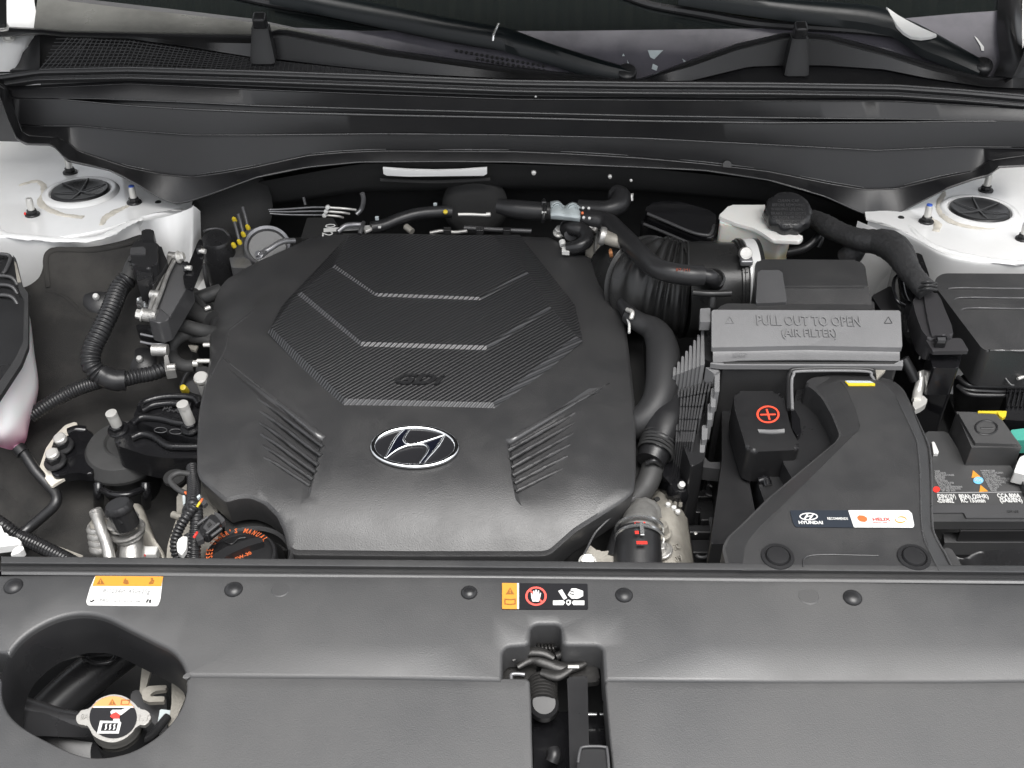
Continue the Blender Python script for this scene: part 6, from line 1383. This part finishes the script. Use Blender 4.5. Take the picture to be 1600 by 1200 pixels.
jn = grid('joiner', [[(860, 316, .030), (872, 315, .034), (882, 323, .030), (894, 317, .034), (907, 322, .030)], [(861, 325, .036), (872, 323, .040), (882, 328, .037), (894, 325, .040), (906, 330, .036)], [(861, 335, .038), (872, 334, .041), (882, 336, .040), (894, 337, .041), (906, 339, .037)], [(861, 341, .030), (872, 342, .032), (882, 343, .032), (894, 344, .032), (906, 346, .030)]], PALE, h2, n=4, thick=.003)
for cx, cy in ((871, 320), (895, 322)):
    for r_ in (9, 6):
        bm = bmesh.new(); add_tube(bm, [U(cx + r_ * math.cos(a), cy + 5 - r_ * .9 * math.sin(a), .0415) for a in np.linspace(.2, math.pi - .2, 9)], .0009, seg=6); finish(bm, 'joiner_rib', PALE, jn, 50)
tube('upper_leg', PX([(904, 325, .026), (930, 327, .028), (950, 327, .03), (966, 320, .032), (970, 308, .032), (962, 303, .03)]), [.0115, .0115, .012, .013, .014, .013], RB2, h2)
tube('lower_leg', PX([(904, 340, .026), (925, 343, .028), (950, 348, .03), (966, 362, .040), (990, 386, .055), (1016, 412, .072), (1040, 424, .078), (1075, 430, .078), (1098, 431, .076)]), .0122, RB2, h2)
for x, y in ((911, 325), (920, 325.5), (912, 340), (921, 341)): lathe('clamp_dot', [(0, .0012), (.0018, .001), (.0018, -.002)], U(x, y, .040), WHT, h2, axis=(0, -.6, 1), seg=10)
lathe('clamp_dot', [(0, .0012), (.0018, .001), (.0018, -.002)], U(910, 333, .040), ORD, h2, axis=(0, -.6, 1), seg=10)
lettering('hose_print', '87-M1', (1056, 424), (1078, 425), .0905, mat('faint_red_print', (.22, .05, .03), .5), h2, h=4.5)
sg = thing('silver_support', U(980, 306, .03), 'small bright bracket hanging behind the heater hose elbow', 'bracket')
prism('flange', [(971, 303), (990, 302), (990, 304), (971, 305)], .03, .003, ZINC, sg, r=.0003, bev=.0004)
for x in (976, 985): tube('pin', PX([(x, 305, .028), (x, 313 + (x > 980) * 1, .022)]), .0030 if x < 980 else .004, ZINC, sg)
ts = thing('throttle_body', U(930, 385, .01), 'cast aluminium throttle body and valve between engine cover and intake hose', 'throttle body')
tube('body', PX([(930, 408, -.035), (950, 408, -.03), (966, 414, -.03)]), [.034, .036, .034], ALUD, ts, seg=28)
for k in range(2): bm = bmesh.new(); add_lathe(bm, [(.038 + k * .001, 0), (.041, .002), (.038, .005)], U(932 + k * 8, 408 + k, -.034), (.8, -.1, .1), 36); finish(bm, 'body_ring', ALU, ts, 50)
tube('actuator', PX([(945, 370, .045), (960, 376, .045), (972, 381, .042)]), [.009, .0085, .007], ALUD, ts)
lathe('actuator_flange', [(0, .004), (.011, .004), (.012, 0), (.011, -.003)], U(942, 369, .045), ALU, ts, axis=(-1, .1, .2), seg=18)
tube('actuator_tip', PX([(970, 380, .045), (980, 385, .044)]), [.006, .003], ZINC, ts)
tube('vent_elbow', PX([(886, 358, .01), (896, 356, .02), (912, 362, .02), (917, 374, .018), (906, 384, .015), (886, 388, .01)]), [.011, .011, .010, .010, .009, .008], PLS, ts)
tube('elbow_collar', PX([(884, 352, .01), (890, 358, .012), (892, 368, .012)]), .0085, STEEL, ts)
lathe('brown_seal', [(.005, 0), (.006, .002), (.005, .004)], U(952, 396, .045), mat('copper_tone', (.4, .18, .08), .4, metal=.6), ts, axis=(1, 0, .2), seg=14)
tube('valve_bits', PX([(908, 350, .02), (918, 354, .022), (930, 356, .022), (926, 362, .02)]), .004, ALU, ts)
prism('small_plate', [(882, 344), (900, 346), (904, 356), (890, 352)], .015, .004, ALUD, ts, r=.001)
bz = thing('rear_cover_bolt', U(874, 360, .01), 'bright flanged bolt standing behind the right rear of the engine cover', 'bolt')
bolt('bolt_head', U(874, 364, .0), .0065, .010, ZINC, bz, axis=(0, -.3, 1), washer=.0085)
w9 = thing('white_nozzle', U(882, 385, .01), 'white plastic nozzle tip by the right rear edge of the engine cover', 'nozzle')
tube('nozzle', PX([(878, 377, .012), (880, 384, .01)]), .0042, WHT, w9)
prism('nozzle_foot', [(878, 386), (886, 385), (890, 394), (878, 393)], .012, .005, WHT, w9, r=.001)
# convoluted intake hose
ih = thing('intake_hose', U(1050, 460, .02), 'wide black ribbed intake hose with metal band clamp leading to the air filter box', 'intake hose')
INT = mat('intake_rubber', (.018, .018, .018), .30, grain=1, gs=500, bump=.12, rv=.04)
tube('throttle_cuff', PX([(966, 424, -.03), (980, 432, -.022), (994, 438, -.012), (1010, 442, -.006)]), [.046, .050, .054], INT, ih, seg=40)
for k in range(2): bm = bmesh.new(); add_lathe(bm, [(.0490, -.004), (.0515, 0), (.0490, .004)], U(972 + k * 12, 428 + k * 4, -.026 + k * .008), (1, -.25, 0), 48); finish(bm, 'cuff_ring', ALUD if k == 0 else INT, ih, 60)
tube('bellows', PX([(1004, 441, -.006), (1020, 446, .0), (1050, 452, .0), (1074, 454, .0)]), .055, INT, ih, seg=48, corr=(.0078, .006))
tube('smooth_body', PX([(1064, 454, .0), (1100, 452, .0), (1140, 450, .0), (1160, 450, .0)]), [.059, .060, .058, .056], INT, ih, seg=44)

tube('moulded_spine', PX([(1083, 457, .060), (1110, 459, .061), (1142, 458, .060)]), .004, INT, ih)
tube('moulded_spine', PX([(1114, 458, .060), (1113, 480, .046)]), .004, INT, ih)
lathe('stub_socket', [(.012, 0), (.0135, .001), (.0135, .010), (.0105, .012), (.009, .009), (0, .007)], U(1113, 441, .052), INT, ih, axis=(.1, -.35, 1), seg=28)
tube('stub_pipe', PX([(1092, 431, .076), (1104, 431, .077), (1112, 434, .074), (1116, 440, .062)]), .0088, PLS, ih)
tube('side_bellows', PX([(1032, 396, .01), (1060, 404, .012), (1092, 410, .012)]), .020, INT, ih, seg=28, corr=(.0065, .004))
tube('side_branch', PX([(1090, 410, .012), (1110, 412, .01), (1130, 414, .0)]), .022, INT, ih, seg=28)
box('white_fleck', U(1090, 412, .036), (.005, .002, .003), PALE, ih, bev=.0006)
for k, (x, r_) in enumerate(((1148, .060), (1152, .062), (1178, .062))):
    bm = bmesh.new(); add_lathe(bm, [(r_ - .004, -.003), (r_, -.002), (r_, .002), (r_ - .004, .003)], U(x, 450, .0), (1, .02, 0), 56); finish(bm, 'collar_ring', INT, ih, 50)
bm = bmesh.new(); add_lathe(bm, [(.0590, -.0075), (.0612, -.0068), (.0612, .0068), (.0590, .0075)], U(1166, 450, .0), (1, .02, 0), 64); finish(bm, 'band_clamp', mat('bright_band_steel', (.80, .80, .79), .35, metal=.3), ih, 40)
lathe('clamp_screw', [(0, .004), (.007, .004), (.0078, .002), (.0078, -.006)], U(1165, 396, .068), ALU, ih, axis=(0, -.8, .6), seg=20)
box('clamp_housing', U(1166, 408, .060), (.015, .012, .008), STEEL, ih, bev=.002)
box('clamp_slot', U(1166, 426, .0645), (.003, .010, .001), DARK, ih, Matrix.Rotation(R(-40), 3, 'X'), bev=.0003)
# reservoir box behind
rb = thing('black_tank', U(1060, 350, .02), 'black box-shaped tank with ribbed rim between heater hose and brake reservoir', 'tank')
prism('tank_body', [(1010, 318), (1050, 312), (1118, 330), (1120, 364), (1112, 372), (1096, 370), (1008, 334)], .020, .03, GLB, rb, r=.008, bev=.004)
prism('tank_base', [(1004, 340), (1100, 376), (1122, 372), (1126, 380), (1110, 388), (1000, 352)], .005, .05, GLB, rb, r=.006, bev=.003)
tube('tank_bead', PX([(1012, 334, .021), (1040, 346, .021), (1078, 362, .021), (1098, 367, .021), (1110, 366, .021), (1116, 352, .021)]), .0022, PLG, rb)
tube('tank_bead', PX([(1006, 350, .008), (1040, 364, .008), (1078, 380, .008), (1100, 386, .008), (1114, 384, .008), (1120, 372, .008)]), .0022, PLG, rb)
# brake fluid reservoir
rv = thing('brake_fluid_reservoir', U(1180, 360, .03), 'yellowed translucent brake fluid reservoir with dark scalloped cap', 'reservoir')
m, t, b = M_('yellowed_polyethylene'); N = t.nodes; L_ = t.links
g = N.new('ShaderNodeNewGeometry'); sx = N.new('ShaderNodeSeparateXYZ'); L_.new(g.outputs['Position'], sx.inputs[0])
mr = N.new('ShaderNodeMapRange'); mr.inputs[1].default_value = .018; mr.inputs[2].default_value = .006; L_.new(sx.outputs['Z'], mr.inputs[0])
ra = N.new('ShaderNodeValToRGB'); ra.color_ramp.elements[0].color = (.68, .67, .62, 1); ra.color_ramp.elements[1].color = (.42, .38, .24, 1); L_.new(mr.outputs[0], ra.inputs[0])
L_.new(ra.outputs[0], b.inputs['Base Color']); b.inputs['Roughness'].default_value = .35; b.inputs['Subsurface Weight'].default_value = .4; b.inputs['Subsurface Scale'].default_value = .012
PEW = mat('white_polyethylene', (.72, .71, .68), .35, sss=.3)
prism('tank', [(1126, 350), (1124, 344), (1132, 332), (1150, 326), (1220, 328), (1240, 350), (1234, 364), (1222, 374), (1196, 366), (1166, 356), (1140, 352)], .040, .085, m, rv, r=.006, bev=.004)
prism('tank_upper', [(1122, 337), (1128, 332), (1140, 320), (1205, 320), (1214, 338), (1226, 354), (1240, 364), (1252, 366), (1256, 371), (1250, 377), (1208, 375), (1192, 364), (1178, 356), (1148, 348)], .046, .005, PEW, rv, r=.004, bev=.002)
prism('tank_foot', [(1188, 392), (1222, 388), (1226, 402), (1224, 412), (1186, 412)], .0, .04, PEW, rv, r=.003)
RC = PLN(1232, 335, .060, 0, .02)
c = U(1231, 334, RC); s = sc(1231, 334, .06); ax = Vector((0, -.35, .94))
bm = bmesh.new(); add_lathe(bm, [(0, .011), (28 * s, .011), (34 * s, .009), (37 * s, .004), (37.5 * s, -.004), (34 * s, -.010), (30 * s, -.012)], c, ax, 90, lobes=(10, .04, .028)); fcap = finish(bm, 'scalloped_cap', PLS, rv, 50)
q_ = ax.to_track_quat('Z', 'Y'); up_ = (Vector((0, 1, 0)) - ax * ax.y).normalized()
def cap_plane_point(): return c + ax * .0112
gy = .35 / .94; CPl = (c.z + .0112 * .94 + .0112 * .35 * gy - gy * c.y, 0, gy)
for i, (s_, w) in enumerate((('CLEAN CAP', 34), ('BEFORE REMOVING', 50), ('WARNING USE ONLY', 54), ('BRAKE FLUID DOT3', 54), ('OR DOT4 FROM A', 50), ('SEALED CAN', 38), ('DOT', 18))):
    lettering('cap_lettering', s_, (1232 - w / 2, 316 + i * 6.6), (1232 + w / 2, 316.4 + i * 6.6), CPl, PLG, fcap, h=4.4, lift=.0004, ext=.0004, bold=.0)
tube('cable', PX([(1214, 398, .0), (1210, 402, .0)]), .004, ORG, rv)
tube('base_strap', PX([(1126, 352, .0), (1124, 372, -.01), (1136, 392, -.02), (1154, 402, -.02)]), .006, PLS, rv)

# ---------------------------------------------------------------- radiator hoses right of the engine cover
h3 = thing('radiator_hose', U(1020, 560, .0), 'thick black hose curving down the right edge of the engine cover', 'hose', 'coolant hoses')
tube('hose', PX([(982, 492, .0), (1000, 504, .0), (1022, 516, .0), (1034, 540, -.002), (1036, 580, -.006), (1030, 620, -.014), (1014, 648, -.024), (992, 664, -.034), (970, 676, -.05)]), [.011, .013, .0175, .020, .0200, .0190, .018, .017, .016], RUBH, h3, seg=24)
tube('spring_clamp', PX([(980, 484, .012), (988, 488, .016), (986, 498, .012)]), .0028, ZINC, h3)
tube('plastic_stub', PX([(974, 474, .0), (984, 490, .0)]), .010, PLS, h3)
tube('white_wire', PX([(978, 492, .004), (983, 506, .002), (983, 520, .0)]), .0016, WHT, h3)
h4 = thing('lower_hose', U(1030, 680, -.03), 'dark rubber boot with ridges and grey pipe below the radiator hose', 'hose', 'coolant hoses')
tube('boot', PX([(1048, 636, -.03), (1040, 662, -.03), (1030, 690, -.034), (1016, 722, -.04)]), [.022, .024, .020, .016], RUB, h4, seg=24)
for k in range(5): bm = bmesh.new(); add_lathe(bm, [(.019, -.0015), (.0212, 0), (.019, .0015)], U(1030 - k * 1.5, 686 + k * 5, -.034), (-.35, -.9, -.2), 30); finish(bm, 'boot_ridge', RUBL, h4, 60)
tube('grey_pipe', PX([(1022, 720, -.05), (1016, 744, -.055), (1004, 766, -.062), (984, 786, -.07)]), .013, RUBL, h4, seg=18)
tube('pipe_collar', PX([(1010, 724, -.038), (1022, 720, -.034), (1032, 726, -.04)]), .003, PLS, h4)
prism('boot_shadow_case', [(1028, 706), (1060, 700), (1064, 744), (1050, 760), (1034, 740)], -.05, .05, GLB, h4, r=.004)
wo = thing('thermostat_outlet', U(1000, 820, -.03), 'bare aluminium coolant elbow with spring clamp and black hose at the front right', 'coolant outlet')
tube('elbow', PX([(1008, 800, -.06), (1003, 808, -.050), (1000, 826, -.045), (998, 846, -.045)]), [.012, .019, .0205, .0205], ALU, wo, seg=28)
lathe('elbow_dome', [(0, .020), (.010, .0175), (.017, .010), (.0195, 0)], U(1006, 806, -.054), ALU, wo, axis=(.1, .75, .65), seg=28, ang=70)
tube('black_hose', PX([(999, 834, -.045), (997, 856, -.048), (996, 900, -.056)]), [.0225, .025, .026], RUB, wo, seg=32)
for y, z in ((828, -.0435), (842, -.0455)): bm = bmesh.new(); add_lathe(bm, [(.0245, -.0018), (.0262, -.0012), (.0262, .0012), (.0245, .0018)], U(999, y, z), (-.05, -1, -.12), 40); finish(bm, 'spring_clamp', SILV, wo, 40)
box('clamp_bridge', U(1003, 826, -.0185), (.004, .016, .0012), SILV, wo, Matrix.Rotation(R(8), 3, 'X'), bev=.0004)
for x, y, z in ((1000, 818, -.024), (1003, 848, -.019), (995, 832, -.0175)): box('red_mark', U(x, y, z), (.011 if x > 998 else .004, .004, .0008), RED, wo, bev=.0002)
lettering('cast_mark', 'GC', (999, 812), (1012, 811), (-.0295, 0, .0), ALU, wo, h=7, ext=.001)
tc_ = thing('transmission_case', U(1050, 830, -.07), 'pale dusty cast aluminium gearbox housing at the front right of the bay', 'gearbox casting')
grid('casting', [[(1012, 770, -.10), (1026, 764, -.085), (1048, 770, -.08), (1070, 776, -.10)], [(1014, 800, -.085), (1030, 796, -.07), (1054, 800, -.07), (1072, 806, -.10)], [(1018, 840, -.08), (1036, 838, -.065), (1060, 842, -.07), (1078, 850, -.10)], [(1020, 900, -.08), (1040, 900, -.065), (1066, 900, -.07), (1086, 900, -.10)]], ALUD, tc_, n=6, thick=.004)
for x in (1048, 1056, 1064): tube('casting_fin', PX([(x, 768, -.075), (x - 1, 790, -.066)]), .0022, ALUD, tc_)
for x, y in ((1044, 788), (1053, 793), (1059, 799)): lathe('bright_chip', [(0, .002), (.0028, .001), (.003, -.002)], U(x, y, -.064), WHT, tc_, seg=8)
lathe('port', [(0, .001), (.003, .001), (.004, -.002)], U(1027, 780, -.072), DARK, tc_, seg=12)
b_ = bolt('case_bolt', U(1036, 836, -.055), .0075, .014, ALUD, tc_, axis=(-.2, .2, 1), washer=.010)
bolt('case_bolt', U(1034, 862, -.06), .007, .010, ALU, tc_, axis=(-.3, .1, 1), washer=.012)
lettering('cast_mark', 'GC', (1052, 862), (1064, 858), -.0640, ALUD, tc_, h=9, ext=.0015)
lettering('cast_mark', '09', (1056, 880), (1068, 876), -.0640, ALUD, tc_, h=9, ext=.0015)
sn = thing('black_sensor', U(1062, 760, -.05), 'glossy black round sensor with bright spot above the gearbox casting', 'sensor')
lathe('sensor_body', [(0, .006), (.009, .005), (.013, 0), (.014, -.012), (.014, -.03)], U(1062, 762, -.055), GLB, sn, axis=(0, -.2, 1), seg=28)
lathe('sensor_pin', [(0, .004), (.0035, .003), (.004, -.002)], U(1065, 758, -.046), WHT, sn, axis=(.2, -.3, 1), seg=14)
# deep clutter between gearbox and duct
dc = thing('lower_valve_block', U(1110, 820, -.13), 'dark hardware deep between the gearbox casting and the intake duct', 'engine parts')
for (x, y, w, h, z) in ((1100, 780, .05, .012, -.14), (1090, 800, .035, .02, -.13), (1112, 812, .03, .02, -.13), (1105, 835, .06, .012, -.12), (1100, 862, .05, .02, -.13), (1120, 750, .03, .02, -.15)):
    box('block', U(x, y, z), (w, h, .02), PLS, dc, bev=.002)
box('block_tab', U(1114, 820, -.11), (.008, .02, .004), PLG, dc, bev=.001)
for (x, y, z) in ((1116, 756, -.13), (1112, 770, -.13), (1098, 866, -.11)): tube('ring', [U(x + 10 * math.cos(a), y + 5 * math.sin(a), z) for a in np.linspace(.3, 2.8, 7)], .002, PLG, dc)
lathe('speck', [(0, .001), (.002, 0), (.002, -.001)], U(1087, 833, -.10), ZINC, dc, seg=8)
fb_ = thing('front_cover_bolt', U(917, 875, .0), 'bright bolt head peeping above the front lip at the right corner of the engine cover', 'bolt')
bolt('bolt_head', U(918, 880, -.025), .0075, .009, ZINC, fb_, axis=(0, -.3, 1), washer=.0095)
cb_ = thing('cover_bracket', U(930, 860, -.04), 'dull metal bracket under the right front corner of the engine cover', 'bracket')
prism('plate', [(920, 850), (935, 862), (1000, 856), (1004, 900), (906, 900), (912, 868)], -.050, .02, ALUD, cb_, r=.003)
tube('edge_seam', PX([(993, 776, -.028), (976, 788, -.030), (940, 822, -.036), (928, 836, -.038), (918, 856, -.038), (910, 872, -.036)]), .0012, PLG, cb_)
tube('side_tube', PX([(986, 800, -.06), (978, 830, -.06), (962, 880, -.06)]), .014, PLS, cb_)
